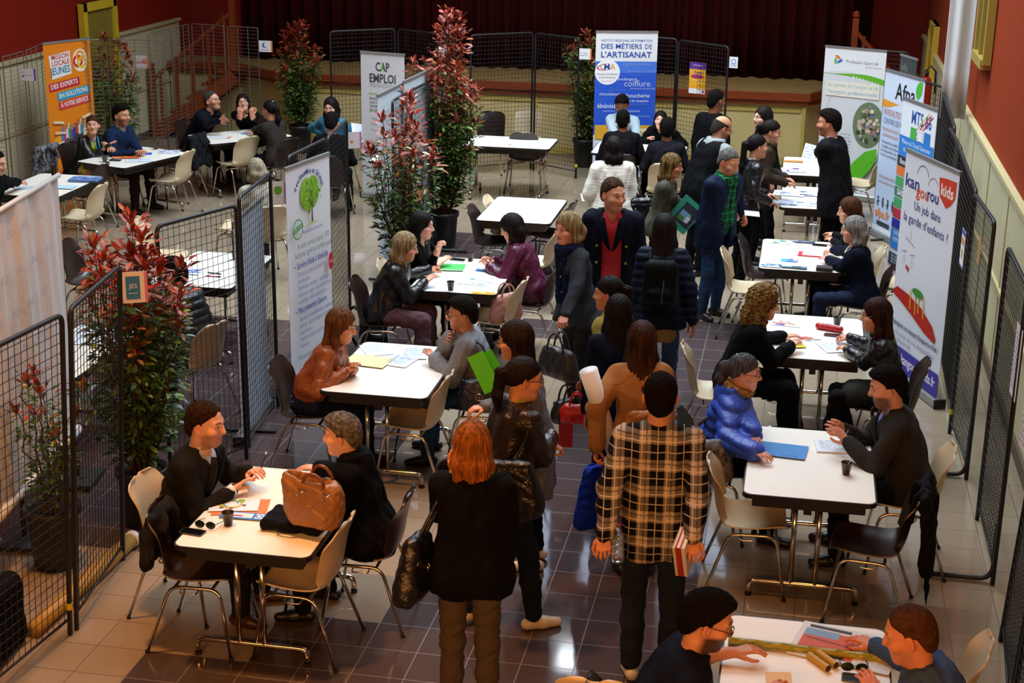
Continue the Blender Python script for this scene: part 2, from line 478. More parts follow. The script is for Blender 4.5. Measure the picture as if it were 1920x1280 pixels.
def head_color(V, skin, brow, stubble, lips, iris='#2a1a10'):
    sk = np.array(lin(skin)); c = np.tile(sk, (len(V), 1)).astype(float)
    x, y, z = V.T; ax = abs(x)
    c *= (1 + .05 * np.sin(x * 90 + 3) * np.sin(z * 70))[:, None]
    ch = np.exp(-(((ax - .045) / .02) ** 2 + ((z + .02) / .02) ** 2)) * (y > .02); c = c * (1 - .18 * ch[:, None] * np.array([0, 1, 1]))
    ear = (ax > .072) & (abs(z) < .04) & (y < .03); c[ear] *= np.array([1.0, .82, .80])
    if stubble:
        w = np.clip((-.022 - z + .25 * np.clip(y - .03, -.1, .05)) / .02, 0, 1) * np.clip((y + .02) / .03, 0, 1) * (z > -.125)
        w = np.maximum(w, ((abs(z + .036) < .007) & (ax < .03) & (y > .07)) * 1.)
        w *= 1 - ((abs(z + .052) < .011) & (ax < .021) & (y > .07)); k = stubble if isinstance(stubble, float) else .7
        c = c * (1 - w[:, None] * k) + np.array(lin(brow)) * w[:, None] * k
    lp = (abs(z + .0525) < .0095 * np.sqrt(np.clip(1 - (ax / .025) ** 2, 0, 1))) & (ax < .024) & (y > .066)
    c[lp] = np.array(lin(lips))
    br = (ax > .013) & (ax < .050) & (abs(z - (.0385 + .10 * np.clip(ax - .013, 0, .02) - .25 * np.clip(ax - .036, 0, 1))) < .0050) & (y > .045)
    c[br] = .25 * c[br] + .75 * np.array(lin(brow))
    ex = (ax - .031); e = (ex / .0135) ** 2 + ((z - .012) / .0060) ** 2
    ey = (e < 1) & (y > .06); c[ey] = (.55, .52, .50)
    ir = (ex ** 2 + (z - .012) ** 2 < .0058 ** 2) & (y > .06); c[ir] = np.array(lin(iris))
    lash = (e >= 1) & (e < 1.9) & (z > .012) & (y > .055); c[lash] *= .35
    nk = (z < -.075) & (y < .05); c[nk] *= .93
    return c
def hand_sdf(side, curl=.35, spread=1., pinch=False):
    """wrist at 0, fingers +y, back of hand +z; side +1: thumb on +x (left hand palm down)"""
    s = Sdf(.010)
    s.cone((0, -.05, 0), (0, .005, 0), .0265, .025, n=(0, 0, 1), f=1.25)
    kn = []
    for i in range(4):
        x = side * (.030 - .0205 * i); y = (.082, .088, .084, .074)[i]
        s.cone((x * .55, .012, 0), (x, y, .002), .0145, .0105, n=(0, 0, 1), f=1.1, k=.012); kn.append((x, y, .002))
    Ls = (.072, .080, .074, .058)
    for i, (kx, ky, kz) in enumerate(kn):
        p = np.array([kx, ky, kz]); a = -.05 if not pinch else .1; c = curl * (1, 1.08, 1.15, 1.25)[i]
        if pinch and i == 0: c = curl * .9
        sx = side * (.10 - .065 * i) * spread
        for j, (f, r) in enumerate(((.44, .0088), (.31, .0079), (.25, .0070))):
            a += c * (.7, 1.1, .7)[j]
            q = p + Ls[i] * f * np.array([sin(sx) * cos(a), cos(sx) * cos(a), -sin(a)])
            s.cone(p, q, r, r * .93, k=.0035); p = q
    t0 = np.array([side * .018, .012, -.006]); t1 = t0 + np.array([side * .030, .034, -.010]); t2 = t1 + np.array([side * .010, .032, -.010 - .012 * curl]); t3 = t2 + np.array([-side * .004 - side * .01 * curl, .026, -.006 - .012 * curl])
    s.cone(t0, t1, .0165, .0125, k=.012); s.cone(t1, t2, .0108, .0096, k=.004); s.cone(t2, t3, .0095, .0078, k=.003)
    return s
def ik(S, Wt, l1, l2, pole):
    d = Wt - S; L = np.linalg.norm(d); Lm = min(max(L, .16), (l1 + l2) * .995); Wt = S + d / (L + 1e-9) * Lm; d = nrm(d)
    a = (l1 * l1 - l2 * l2 + Lm * Lm) / (2 * Lm); h = math.sqrt(max(l1 * l1 - a * a, 0))
    p = np.array(pole, float); p = p - d * (p @ d); p = nrm(p)
    return S + d * a + p * h, Wt
PEOPLE = []
def person(label, hp, face, sit=True, h=1.70, lean=8, head=(0, 0, 0), arms=(None, None), fat=1., fem=False, skin='#c8906f', brow='#2b1c12', lips='#a8584c', stubble=0,
           hair=('short', '#241812', None), top=None, shirt=None, legs=None, shoes='#151515', glasses=None, scarf=None, hood=None, group=None, leg=None, slouch=6, ground=None,
           hands=(.35, .35), palms=(None, None), sleeve=1.0, twist=0, bare_leg=False, stride=0, side=0, zseat=.45, cuffs=None, badge=None, headw=1., fur=None, knees=None, nolegs=False, iris='#2a1a10', hx=1.):
    s = h / 1.75; th = radians(face)
    la = radians(lean)
    zp = (zseat + .085) if sit else .945 * s
    P0 = np.array([0, 0, zp]); sd = radians(side)
    u1 = np.array([sin(sd), sin(la * .8), cos(la * .8)]); u1 = nrm(u1); u2 = nrm([sin(sd), sin(la + radians(slouch)), cos(la + radians(slouch))])
    CH = P0 + u1 * .28 * s; N = CH + u2 * .235 * s
    hl = la * .5 + radians(slouch)
    yaw, pitch, roll = [radians(a) for a in head]
    hu = nrm([sin(sd * .5), sin(hl), cos(hl)])
    HC = N + hu * .105 * s + np.array([0, .018, .055]) * s
    HS = s * 1.08
    R_h = rotz(yaw) @ rotx(pitch) @ roty(roll)
    # place so that the head centre falls at its place
    Rw = rotz(th)
    hw = P(hp[0], hp[1], HC[2]) if ground is None else None
    base = (hw - Rw @ HC) if ground is None else np.array([*ground, 0.]); base[2] = 0
    if ground is not None: pass
    d = float(_fw @ (base + [0, 0, 1] - CAM)); scale = F_PX / d
    lod = 0 if scale > 225 else (1 if scale > 165 else 2)
    vb = (.0105, .0135, .0175)[lod]; vh = (.0042, .0052, .0070)[lod]; vhand = (.0036, .0042, .0055)[lod]
    root = thing('person', label, 'person', base, th, group)
    seed = len(PEOPLE) * 7 + 3
    twr = rotz(radians(twist))
    lat = twr @ np.array([1, 0, 0.]); sw = (.166 if not fem else .148) * s * (.5 + .5 * fat)
    SH = {k: N + k * lat * sw - u2 * .055 * s for k in (-1, 1)}
    # legs
    hipw = .088 * s; kn = {}; an = {}
    for k in (-1, 1):
        Hj = P0 + np.array([k * hipw, 0, -.01])
        if sit:
            kk = (leg or {}).get(k, (.10, 0, 0)); # spread, foot forward, knee raise
            K = np.array([k * (hipw + kk[0] * .6), .43 * s, zseat + .06 + kk[2]]); A = K + np.array([k * .02, kk[1], 0]); A[2] = .075
        else:
            K = np.array([k * .095 * s, .02 + k * stride * .6, .50 * s]); A = np.array([k * .100 * s, -.03 + k * stride, .085])
        if knees and k in knees: K = np.array(knees[k][0], float); A = np.array(knees[k][1], float)
        kn[k] = K; an[k] = A
    # arms
    EL = {}; WR = {}
    for k, tgt in ((-1, arms[0]), (1, arms[1])):
        l1, l2 = .285 * s, .25 * s
        if tgt is None:
            tg = np.array([k * (sw + .06), .05, zp - .12 if not sit else zp + .12]); pole = (k * .5, -1, 0)
            if sit: tg = np.array([k * .13, .28, zp + .10]); pole = (k * .7, -.5, -.6)
        elif tgt[0] == 'w': tg = Rw.T @ (P(tgt[1], tgt[2], tgt[3]) - base); pole = tgt[4] if len(tgt) > 4 else (k * .6, -.35, -.7)
        else: tg = np.array(tgt[:3], float); pole = tgt[3] if len(tgt) > 3 else (k * .38, -.45, -.8)
        EL[k], WR[k] = ik(SH[k], tg, l1, l2, pole)
    # ---- body mesh: head and neck, hands, core
    bv = []; bf = []; bc = []; off = 0
    def addp(V, Q, col):
        nonlocal off
        bv.append(V); bf.append(Q + off); bc.append(col); off += len(V)
    hs = head_geo(vh, skin, brow, stubble, lips, wide=headw)
    Nl = R_h.T @ (N - HC) / HS; 
    hs.cone((0, -.020, -.05), Nl * .55 + np.array([0, -.02, -.05]) * .45, .052, .052, k=.03); hs.cone(Nl * .5 + np.array([0, -.02, -.05]) * .5, Nl + [0, 0, -.02], .053 if not fem else .047, .062, k=.02)
    V, Q = hs.build(vh); col = head_color(V, skin, brow, stubble, lips, iris); addp((V * HS) @ R_h.T + HC, Q, col)
    skl = np.array(lin(skin)) * np.array([1.02, .92, .88])
    for k in (-1, 1):
        dr = nrm(WR[k] - EL[k]); pn = palms[0 if k < 0 else 1]
        if pn is not None and len(pn) > 3: dr = nrm(dr * .35 + np.array(pn[3:6])); pn = pn[:3]
        up = np.array([0, 0, 1.]) if pn is None else nrm(pn)
        if abs(up @ dr) > .9 and pn is None: up = np.array([k, .3, 0.])
        z = nrm(up - dr * (up @ dr)); x = np.cross(dr, z); R = np.stack([x, dr, z], 1)
        cv = hands[0 if k < 0 else 1]; pinch = False
        if isinstance(cv, tuple): cv, pinch = cv[0], True
        hs = hand_sdf(-k, cv, pinch=pinch)
        Rf = R
        if sleeve < .95:
            L = np.linalg.norm(WR[k] - EL[k]) / s; e = Rf.T @ (EL[k] - WR[k]) / s
            hs.cone((0, -.02, 0), e * .55, .027, .036, k=.02); hs.cone(e * .5, e, .038, .042, k=.02)
            if sleeve < .5: e2 = Rf.T @ (SH[k] - WR[k]) / s; hs.cone(e, e * .4 + e2 * .6, .042, .050, k=.02)
        V, Q = hs.build(vhand); hc = np.tile(skl, (len(V), 1)); kk = (V[:, 1] > .06) & (V[:, 1] < .095); hc[kk] *= [1, .93, .92]
        addp((V * s * .98) @ Rf.T + WR[k], Q, hc)
    cs = Sdf(.04)
    cs.cone(P0, CH, .08 * fat, .08 * fat); cs.cone(CH, N, .08, .05)
    for k in (-1, 1):
        cs.cone(N - u2 * .06, SH[k], .045, .035); cs.cone(SH[k], EL[k], .033, .028); cs.cone(EL[k], WR[k], .026, .02)
        if not nolegs:
            r = 1.25 if bare_leg else .8
            cs.cone(P0 + [k * hipw, 0, 0], kn[k], .06 * r, .045 * r); cs.cone(kn[k], an[k], .045 * r, .03 * r)
    V, Q = cs.build(.018 if bare_leg else .03); addp(V, Q, np.tile(np.array(lin(skin)), (len(V), 1)))
    body = mesh_obj('body', np.concatenate(bv), [np.concatenate(bf)], [0], [SKIN], root, True, np.concatenate(bc))
    # ---- torso garments
    def torso(sf, hem, inf=0., hw=None, dep=None, shoulder=True, flare=0., tail=0.):
        """levels from hem to shoulders"""
        wa = (.128 if not fem else .105) * s * fat + inf; wh = (.135 if not fem else .140) * s * fat + inf; wc = (.140 if not fem else .120) * s * (.6 + .4 * fat) + inf
        dp = (.105 if not fem else .092) * s * fat + inf * .7
        pts = []
        if not sit or hem < zp - .02:
            n = max(2, int((zp - hem) / .09))
            for i in range(n + 1):
                f = i / n; z = hem + (zp - hem) * f; y = 0 if not sit else 0
                pts.append((np.array([0, y - .0 + tail * (1 - f), z]), wh + flare * (1 - f) + (.014 if inf > .003 else 0), (max(dp * 1.02, .116 * s * fat + inf) if inf > .003 else dp * .98) + flare * .5 * (1 - f)))
        else: pts.append((P0 + u1 * (hem - zp), wh, dp * 1.05 if inf < .003 else max(dp * 1.05, .116 * s * fat + inf)))
        pts.append((P0 + u1 * .10 * s, (wa + wh) / 2 + (.006 if inf > .003 else 0), dp * (1.08 if inf > .003 else .97))); pts.append((P0 + u1 * .19 * s, wa, dp * .97)); pts.append((CH, (wa + wc) / 2, dp * 1.0))
        pts.append((CH + u2 * .09 * s + [0, .006, 0], wc, dp * 1.03)); pts.append((CH + u2 * .155 * s, wc * .98, dp * .93))
        for i, (c, w, d_) in enumerate(pts):
            f = min(1, max(0, (c[2] - zp) / .35)); la_ = nrm(np.array([1, 0, 0]) * (1 - f) + lat * f)
            w = max(w, d_ + .01)
            sf.cone(c - la_ * (w - d_ * .8), c + la_ * (w - d_ * .8), d_, k=.05)
        if fem:
            for k in (-1, 1): sf.ell(CH + u2 * .07 * s + lat * k * .062 * s + twr @ np.array([0, .075, -.01]) * s, np.array([.058, .052, .055]) * s * (1 + inf * 4), k=.04)
        if fat > 1.1: sf.ell(P0 + u1 * .14 * s + [0, .05, 0], np.array([.13, .11, .12]) * s * (fat - .1), k=.06)
        for k in (-1, 1):
            sf.cone(N - u2 * .045 * s + lat * k * .03, SH[k] + [0, 0, -.006], .048 * s + inf * .7, .046 * s + inf * .7, k=.04)
        return sf
    def sleeves(sf, ra=.058, rb=.036, ln=1., inf=0.):
        ra = ra * s * (.6 + .4 * fat) + inf; rb = rb * s + inf
        for k in (-1, 1):
            E = EL[k]; S0 = SH[k]
            if ln >= .5:
                sf.cone(S0, E, ra, (ra + rb) / 2 + .002, k=.03)
                e = E + (WR[k] - E) * min(1, (ln - .5) * 2) * (.98 if ln >= 1 else 1)
                sf.cone(E, e, (ra + rb) / 2, rb, k=.02)
            else: sf.cone(S0, S0 + (E - S0) * ln * 2, ra, ra * .95, k=.03)
    fwdc = twr @ np.array([0, 1, 0.])
    def vclip(w0, w1, zt, zb):
        """opening at the front, width w0 at height zt down to w1 at zb"""
        def f(X, Y, Z, D):
            t = np.clip((Z - zb) / (zt - zb), 0, 1.4); w = w1 + (w0 - w1) * t
            # local x and forward distance relative to the leaning spine
            cx = CH[0]; cy = P0[1] + (N[1] - P0[1]) * np.clip((Z - P0[2]) / (N[2] - P0[2]), -.3, 1.2)
            lx = (X - cx) * lat[0] + (Y - cy) * lat[1]; ly = (X - cx) * fwdc[0] + (Y - cy) * fwdc[1]
            q = np.minimum(np.minimum(w - abs(lx), ly - .02), Z - zb + 0 * X)
            return np.maximum(D, q.astype(np.float32))
        return f
    def vopen(o):
        return None if not o else vclip(o[0], o[1], N[2] - .01, o[2] if len(o) > 2 and o[2] is not None else CH[2] - .10)
    top = dict(top or {})
    hem = top.get('hem', zp - .08 if not sit else zp - .03)
    inf = top.get('inf', .012)
    if shirt:
        sf = Sdf(.03); torso(sf, shirt.get('hem', zp + .02), shirt.get('inf', -.006)); 
        if sleeve >= .95 and shirt.get('cuff', 0):
            for k in (-1, 1): sf.cone(EL[k] * .3 + WR[k] * .7, WR[k] + (WR[k] - EL[k]) * .04, .034 * s, .033 * s)
        sf.cone(N - u2 * .05, N + hu * (.052 if fem is False else .035) * s, .067 * s, .062 * s, k=.02)
        def cl(X, Y, Z, D): 
            ax = hu; q = np.sqrt((X - N[0] - ax[0] * (Z - N[2])) ** 2 + (Y - N[1] - .012 - ax[1] * (Z - N[2])) ** 2) - .050 * s
            D = np.maximum(D, np.minimum(-q, Z - (N[2] - .02) + 0 * X).astype(np.float32))
            if shirt.get('v'): D = vclip(.045, 0, N[2] + .02, N[2] - shirt['v'])(X, Y, Z, D)
            return D
        V, Q = sf.build(vb, folds(seed + 5, .0015), cl); mesh_obj(shirt.get('name', 'shirt'), V, [Q], [0], [shirt['m']], root)
    if top:
        sf = Sdf(.03); torso(sf, hem, inf, flare=top.get('flare', 0))
        if top.get('slm'):
            s2 = Sdf(.03); sleeves(s2, top.get('ra', .058), top.get('rb', .036), sleeve, inf * .6); V, Q = s2.build(vb, folds(seed + 3, .0075, .1)); mesh_obj('sleeves', V, [Q], [0], [top['slm']], root)
        else: sleeves(sf, top.get('ra', .058), top.get('rb', .036), sleeve, inf * .6)
        col_ = top.get('collar', 'coat')
        if col_ == 'coat':
            for i in range(7):
                a = radians(-140 + i * 280 / 6 - 90); b = radians(-140 + (i + 1) * 280 / 6 - 90)
                if i < 6:
                    f = lambda t: N + hu * (.012 if not top.get('open') else -.012) + lat * cos(t) * .068 * s + fwdc * (sin(t) * .062 * s + .008)
                    sf.cone(f(a), f(b), .017, k=.012)
        elif col_ == 'roll': sf.cone(N - u2 * .03, N + hu * .05 * s, .070 * s, .058 * s, k=.02)
        elif col_ == 'crew': sf.cone(N - u2 * .05, N + hu * .005, .066 * s, .060 * s, k=.02)
        op = vopen(top.get('open'))
        def cl(X, Y, Z, D):
            q = np.sqrt((X - N[0] - hu[0] * (Z - N[2])) ** 2 + (Y - N[1] - .014 - hu[1] * (Z - N[2])) ** 2) - .053 * s * (1.0 if col_ != 'wide' else 1.5)
            D = np.maximum(D, np.minimum(-q, Z - (N[2] - .015) + 0 * X).astype(np.float32))
            if sit: D = np.maximum(D, (zseat + .004 - Z + 0 * X + 0 * Y).astype(np.float32))
            if not sit or hem < zp - .1: D = np.maximum(D, (hem - Z + .012 * np.sin(X * 25) + 0 * Y).astype(np.float32))
            return op(X, Y, Z, D) if op else D
        nz = puff(seed, .013, .070) if top.get('puff') else folds(seed, top.get('fold', .0075), top.get('wl', .10))
        V, Q = sf.build(vb, nz, cl); jk = mesh_obj(top.get('name', 'jacket'), V, [Q], [0], [top['m']], root)
        if top.get('lapel'):
            mb = MB()
            for k in (-1, 1):
                o = vopen(top['open']); zb = CH[2] - .06; pts = []
                for i in range(7):
                    t = i / 6; z = N[2] - .01 + (zb - N[2]) * t
                    y0 = P0[1] + (N[1] - P0[1]) * (z - P0[2]) / (N[2] - P0[2]) + (.108 + .022 * sin(pi * t)) * s + inf * .5
                    xo = (.055 * (1 - t) + .004); wd = .055 * sin(pi * min(1, t * .8 + .12)) + .008
                    pts.append([[k * xo, y0 + .012, z], [k * (xo + wd * .5), y0 + .010, z + .005], [k * (xo + wd), y0 - .006, z + .012]])
                G = np.array(pts); G = (G - [0, 0, 0]) @ twr.T if twist else G
                mb.grid(G if k > 0 else G[:, ::-1], 0, .006)
            mb.build('lapel', [top['lapel']], root, True)
    if cuffs:
        mb = MB()
        for k in (-1, 1): mb.tube([EL[k] * .12 + WR[k] * .88, WR[k] * 1.03 - EL[k] * .03], [.037 * s, .036 * s], 14, 0)
        mb.build('shirt_cuff', [cuffs], root, True)
    # ---- legs
    if legs and not nolegs:
        sf = Sdf(.035); rt, rk, ra_ = legs.get('r', (.088, .062, .052)); fl = legs.get('f', .5 + .5 * fat)
        hr = (.108 if not fem else .106) * s * fat
        sf.cone(P0 + [-.055, -.012, .0], P0 + [.055, -.012, .0], hr, k=.04); sf.cone(P0 + [-.04, 0, .07], P0 + [.04, 0, .07], hr * .93, k=.04)
        cut = legs.get('cut', 1.)
        if legs.get('over'):
            s3 = Sdf(.035)
            for t in np.linspace(0, .72, 5):
                a = P0 * (1 - t) + kn[-1] * t; b = P0 * (1 - t) + kn[1] * t
                s3.cone(a * .9 + b * .1 + [-.03, 0, 0], b * .9 + a * .1 + [.03, 0, 0], (.100 - .015 * t) * s, k=.06)
            V, Q = s3.build(vb, folds(seed + 6, .004), lambda X, Y, Z, D: np.maximum(D, (zseat + .004 - Z + 0 * X + 0 * Y).astype(np.float32))); mesh_obj('skirt', V, [Q], [0], [legs['over']], root)
        if legs.get('skirt'):
            for t in np.linspace(0, legs['skirt'], 5):
                a = P0 * (1 - t) + kn[-1] * t; b = P0 * (1 - t) + kn[1] * t
                sf.cone(a * .9 + b * .1 + [-.03, 0, 0], b * .9 + a * .1 + [.03, 0, 0], (.095 - .015 * t) * s + .01 * (not sit), k=.06)
            if not sit: sf.cone(kn[-1] + [0, 0, .1], kn[1] + [0, 0, .1], .1)
        else:
            for k in (-1, 1):
                sf.cone(P0 + [k * hipw, -.005, -.01], kn[k], rt * s * fl, rk * s * fl, k=.03); A = kn[k] + (an[k] - kn[k]) * cut
                sf.cone(kn[k], kn[k] * .55 + A * .45, rk * s * fl, rk * .98 * s * fl, k=.03); sf.cone(kn[k] * .55 + A * .45, A + [0, 0, .01], rk * .98 * s * fl, ra_ * s, k=.02)
        def cl(X, Y, Z, D): return np.maximum(D, np.minimum((zseat + .006 - Z), .22 - Y).astype(np.float32) + 0 * X) if sit else D
        V, Q = sf.build(vb, folds(seed + 2, legs.get('fold', .0055), .08, (1, 1, 1)), cl); mesh_obj(legs.get('name', 'trousers'), V, [Q], [0], [legs['m']], root)
    if not nolegs and shoes:
        boot = 0
        sm = shoes if not isinstance(shoes, str) else mat('shoe_' + shoes.strip('#'), shoes, .4, bump=(40, .1))
        for k in (-1, 1):
            sf = Sdf(.02); d_ = nrm([k * .18, 1, 0]); A = an[k].copy()
            up_ = max(0, A[2] - .085); a0 = np.array([A[0], A[1], 0])
            sf.cone(a0 + d_ * -.045 + [0, 0, .036 + up_], a0 + d_ * .06 + [0, 0, .034 + up_], .036 * s, .040 * s, n=d_, f=1); sf.cone(a0 + d_ * .06 + [0, 0, .034 + up_], a0 + d_ * .15 + [0, 0, .026 + up_], .040 * s, .030 * s)
            sf.cone(a0 + [0, 0, .05 + up_], A + [0, 0, .02], .038 * s, .040 * s)
            def cl(X, Y, Z, D): return np.maximum(D, (.003 + up_ - Z + 0 * X + 0 * Y).astype(np.float32))
            V, Q = sf.build(max(.008, vb * .75), None, cl); mesh_obj('shoe', V, [Q], [0], [sm], root)
    # ---- hair
    if hair and hair[0] != 'none':
        kind, hcol, hcol2 = hair[0], hair[1], hair[2]; ln = hair[3] if len(hair) > 3 else .3
        sf = Sdf(.025); g = (R_h.T @ np.array([0, 0, -1.])); bk = R_h.T @ nrm([0, -1, 0]); bkh = np.array([0, -1., 0])
        th_ = {'short': .006, 'buzz': .0035, 'crop': .010, 'bob': .012, 'long': .010, 'curly': .026, 'tail': .007, 'afro': .014, 'bald': .0035, 'pixie': .013, 'bun': .008}[kind]
        sf.ell((0, -.014, .038), (.077 * headw + th_, .097 + th_, .092 + th_ * 1.15))
        if kind in ('crop', 'pixie', 'afro'): sf.ell((0, .020, .088), (.060 + th_ * .4, .078, .038 + th_), k=.03)
        if kind in ('short', 'buzz', 'crop', 'afro', 'bald', 'pixie'): sf.ell((0, -.06, -.02), (.060 + th_ * .6, .045 + th_, .065), k=.03)
        wv = 0
        if kind in ('bob', 'long', 'curly'):
            L = ln
            gv = lambda a, l, o=(0, 0, 0): np.array(a) + g * l + np.array(o)
            wr = {'bob': .030, 'long': .026, 'curly': .050}[kind]
            for x in (-1, 1):
                a = (x * .070 * headw, -.010, .03); m_ = gv((x * (.083 + (.02 if kind == 'curly' else 0)), -.022, .0), min(L, .10)); e = gv((x * .085, -.055, 0), L * .95) + bkh * .0
                sf.cone(a, m_, wr * .9, wr, n=(1, 0, 0), f=1.2); sf.cone(m_, e, wr, wr * .8)
                a = (x * .05, -.055, .03); e = gv((x * .06, -.095, 0), L); sf.cone(a, (np.array(a) + e) / 2 + bkh * .02, wr * 1.3, wr * 1.3); sf.cone((np.array(a) + e) / 2 + bkh * .02, e, wr * 1.3, wr)
            sf.cone((0, -.08, .02), gv((0, -.10, 0), L * .5), .04, .045, n=(0, 1, 0), f=1.1); sf.cone(gv((0, -.10, 0), L * .5), gv((0, -.105, 0), L * 1.05), .045, .030, n=(0, 1, 0), f=1.1)
        if kind in ('tail', 'bun'):
            if kind == 'bun': sf.ell((0, -.13, .06), (.036, .034, .036), k=.015)
            else:
                sf.cone((0, -.10, .05), (0, -.135, .035), .022, .028); q = np.array([0, -.14, .03]); sf.cone(q, q + g * ln * .5 + bkh * .012, .030, .034); sf.cone(q + g * ln * .5 + bkh * .012, q + g * ln, .034, .014)
        fr = hair[4] if len(hair) > 4 else {}
        zf = fr.get('line', .084 if kind in ('short', 'buzz', 'crop', 'afro', 'pixie') else .076); fc = np.array([0, .135, -.035 + fr.get('up', 0)])
        rg = random.Random(seed); f1 = rg.uniform(0, 6)
        def nz(X, Y, Z):
            A = np.arctan2(X, -Y - .02 + 0 * X); r = .0022 * np.sin(A * 34 + f1 + 2.5 * np.sin(Z * 22 + f1) + 30 * Z * 0) + .0016 * np.sin(A * 61 + 4 * np.sin(Z * 14))
            if kind == 'short': r = r * .6 + .0022 * np.sin(X * 150 + f1) * np.sin(Y * 120) * np.sin(Z * 140 + 1)
            if kind in ('crop', 'afro', 'pixie'): r = r * .5 + .003 * np.sin(X * 150 + f1) * np.sin(Y * 130) * np.sin(Z * 140 + 1)
            if kind == 'curly': r = r * .5 + .009 * np.sin(X * 95 + 3 * np.sin(Z * 40)) * np.sin(Y * 90 + f1 + 2 * np.sin(Z * 33)) * np.sin(Z * 85) + .004 * np.sin(X * 210) * np.sin(Z * 190 + Y * 160)
            if kind in ('buzz', 'bald'): r = r * .2
            if kind in ('long', 'bob', 'tail', 'bun'): r = r + .005 * np.exp(-((X - .008) / .007) ** 2) * (Z > .07) * (Y > -.03)
            return r
        def cl(X, Y, Z, D):
            if kind in ('bob', 'long', 'curly', 'tail', 'bun'):
                rx = .064 * headw + fr.get('w', 0); q = np.sqrt((X / rx) ** 2 + ((Y - .105) / .085) ** 2 + ((Z - zf + .105) / .105) ** 2) - 1
                D = np.maximum(D, (-q * .06).astype(np.float32))
                if kind in ('tail', 'bun'):
                    q2 = Z - np.interp(0, [0, 1], [0, 0]) - ((Y + .02) * .9 + .0); D = np.maximum(D, np.minimum(q2 * -1, (Y + .115)).astype(np.float32) + 0 * X) if False else D
                    zl = np.where(Y > -.03, (Y + .03) * .6 + .0, (Y + .03) * .9); D = np.maximum(D, np.minimum((zl - Z), (Y + .112)).astype(np.float32) + 0 * X)
            else:
                zl = np.where(Y > .01, zf + (Y - .085) * .35 - np.clip(.05 - Y, 0, 1) * .6, np.where(Y > -.035, .012, .012 + (Y + .035) * 2.1)); zl = np.maximum(zl, -.085) + .005 * np.sin(X * 70 + f1) + .003 * np.sin(X * 160)
                if kind != 'bald': D = D + (np.clip((.020 - (Z - zl)) / .020, 0, 1) * th_ * 1.1 + 0 * X).astype(np.float32)
                D = np.maximum(D, (zl - Z + 0 * X).astype(np.float32))
                sb = (abs(X) > .055) & (Y > -.005) & (Y < .028) & (Z > -.012)
                if kind == 'bald':
                    D = np.maximum(D, (.052 - np.sqrt(X ** 2 + (Y - .03) ** 2 + 0 * Z) * .62 - .012 + (Z - .11) * 0).astype(np.float32)) if False else np.maximum(D, np.maximum(Z - .058 - .1 * np.clip(-Y, 0, .2), Y - .030).astype(np.float32) + 0 * X)
                else:
                    q = np.sqrt((X / .060) ** 2 + ((Y - .115) / .062) ** 2 + ((Z - zf + .062) / .072) ** 2) - 1; D = D + (np.clip((.30 - q) / .30, 0, 1) * th_ * 1.1).astype(np.float32); D = np.maximum(D, (-q * .05).astype(np.float32))
            return D
        V, Q = sf.build(max(vh, .0048), nz, cl); mesh_obj('hair', (V * HS) @ R_h.T + HC, [Q], [0], [hairm(hcol, hcol2, kind in ('short', 'buzz', 'crop', 'afro', 'bald', 'pixie'))], root)
        if fr.get('clip'):
            mb = MB(); mb.tube([(-.05, -.055, .10), (0, -.065, .125), (.05, -.055, .10)], .006, 6); mb.v = [(v_ * HS) @ R_h.T + HC for v_ in mb.v]; mb.build('hair_clip', [mat('clip_grey', fr['clip'], .3)], root, True)
    if glasses:
        mb = MB()
        for x in (-1, 1):
            c = np.array([x * .032, .1035, .008]); w, hh = .0245, .0175
            pts = [c + [cos(a) * w * (1 + .08 * cos(4 * a)), -abs(cos(a) * .004), sin(a) * hh] for a in np.linspace(0, 2 * pi, 18, endpoint=False)]
            mb.tube(pts, .0019, 5, closed=True); mb.tube([c + [x * .0245, 0, .006], (x * .076, .085, .016), (x * .081, .0, .018), (x * .078, -.03, 0)], .0017, 5)
        mb.tube([(-.008, .1035, .012), (0, .107, .015), (.008, .1035, .012)], .0017, 5)
        mb.v = [(v_ * HS) @ R_h.T + HC for v_ in mb.v]; mb.build('glasses', [mat('spectacle_' + glasses.strip('#'), glasses, .3)], root, True)
    if scarf:
        sf = Sdf(.02); c = N + hu * .012
        for i in range(16):
            f = lambda t: c + lat * cos(t) * .078 * s + fwdc * (sin(t) * .074 * s + .012) + np.array([0, 0, -.022 * sin(t)])
            sf.cone(f(i * pi / 8), f((i + 1) * pi / 8), .034, k=.03)
        if scarf.get('ends'):
            for k, L in ((-1, scarf['ends']), (1, scarf['ends'] * .85)):
                a = N + lat * k * .04 + fwdc * .10; b = CH + lat * k * .055 + fwdc * .125; sf.cone(a, b, .034, .04, n=fwdc, f=1.6); sf.cone(b, b + [0, 0, -L], .04, .042, n=fwdc, f=1.6)
        V, Q = sf.build(min(vb, .012), folds(seed + 9, .007, .05, (1, 1, 1.5))); mesh_obj('scarf', V, [Q], [0], [scarf['m']], root)
    if hood:
        sf = Sdf(.03); c = N + hu * .0 - fwdc * .045
        for i in range(9):
            f = lambda t: c + lat * cos(t) * .092 * s + fwdc * (-sin(t) * .060 * s + .03) + np.array([0, 0, .03 + .0 * sin(t)])
            a = radians(-25 + i * 230 / 9); b = radians(-25 + (i + 1) * 230 / 9); sf.cone(f(a), f(b), .036, k=.03)
        sf.ell(N - fwdc * .11 + [0, 0, -.03], (.10 * s, .05, .09), k=.04)
        V, Q = sf.build(min(vb, .013), folds(seed + 4, .005, .09)); mesh_obj('hood', V, [Q], [0], [hood], root)
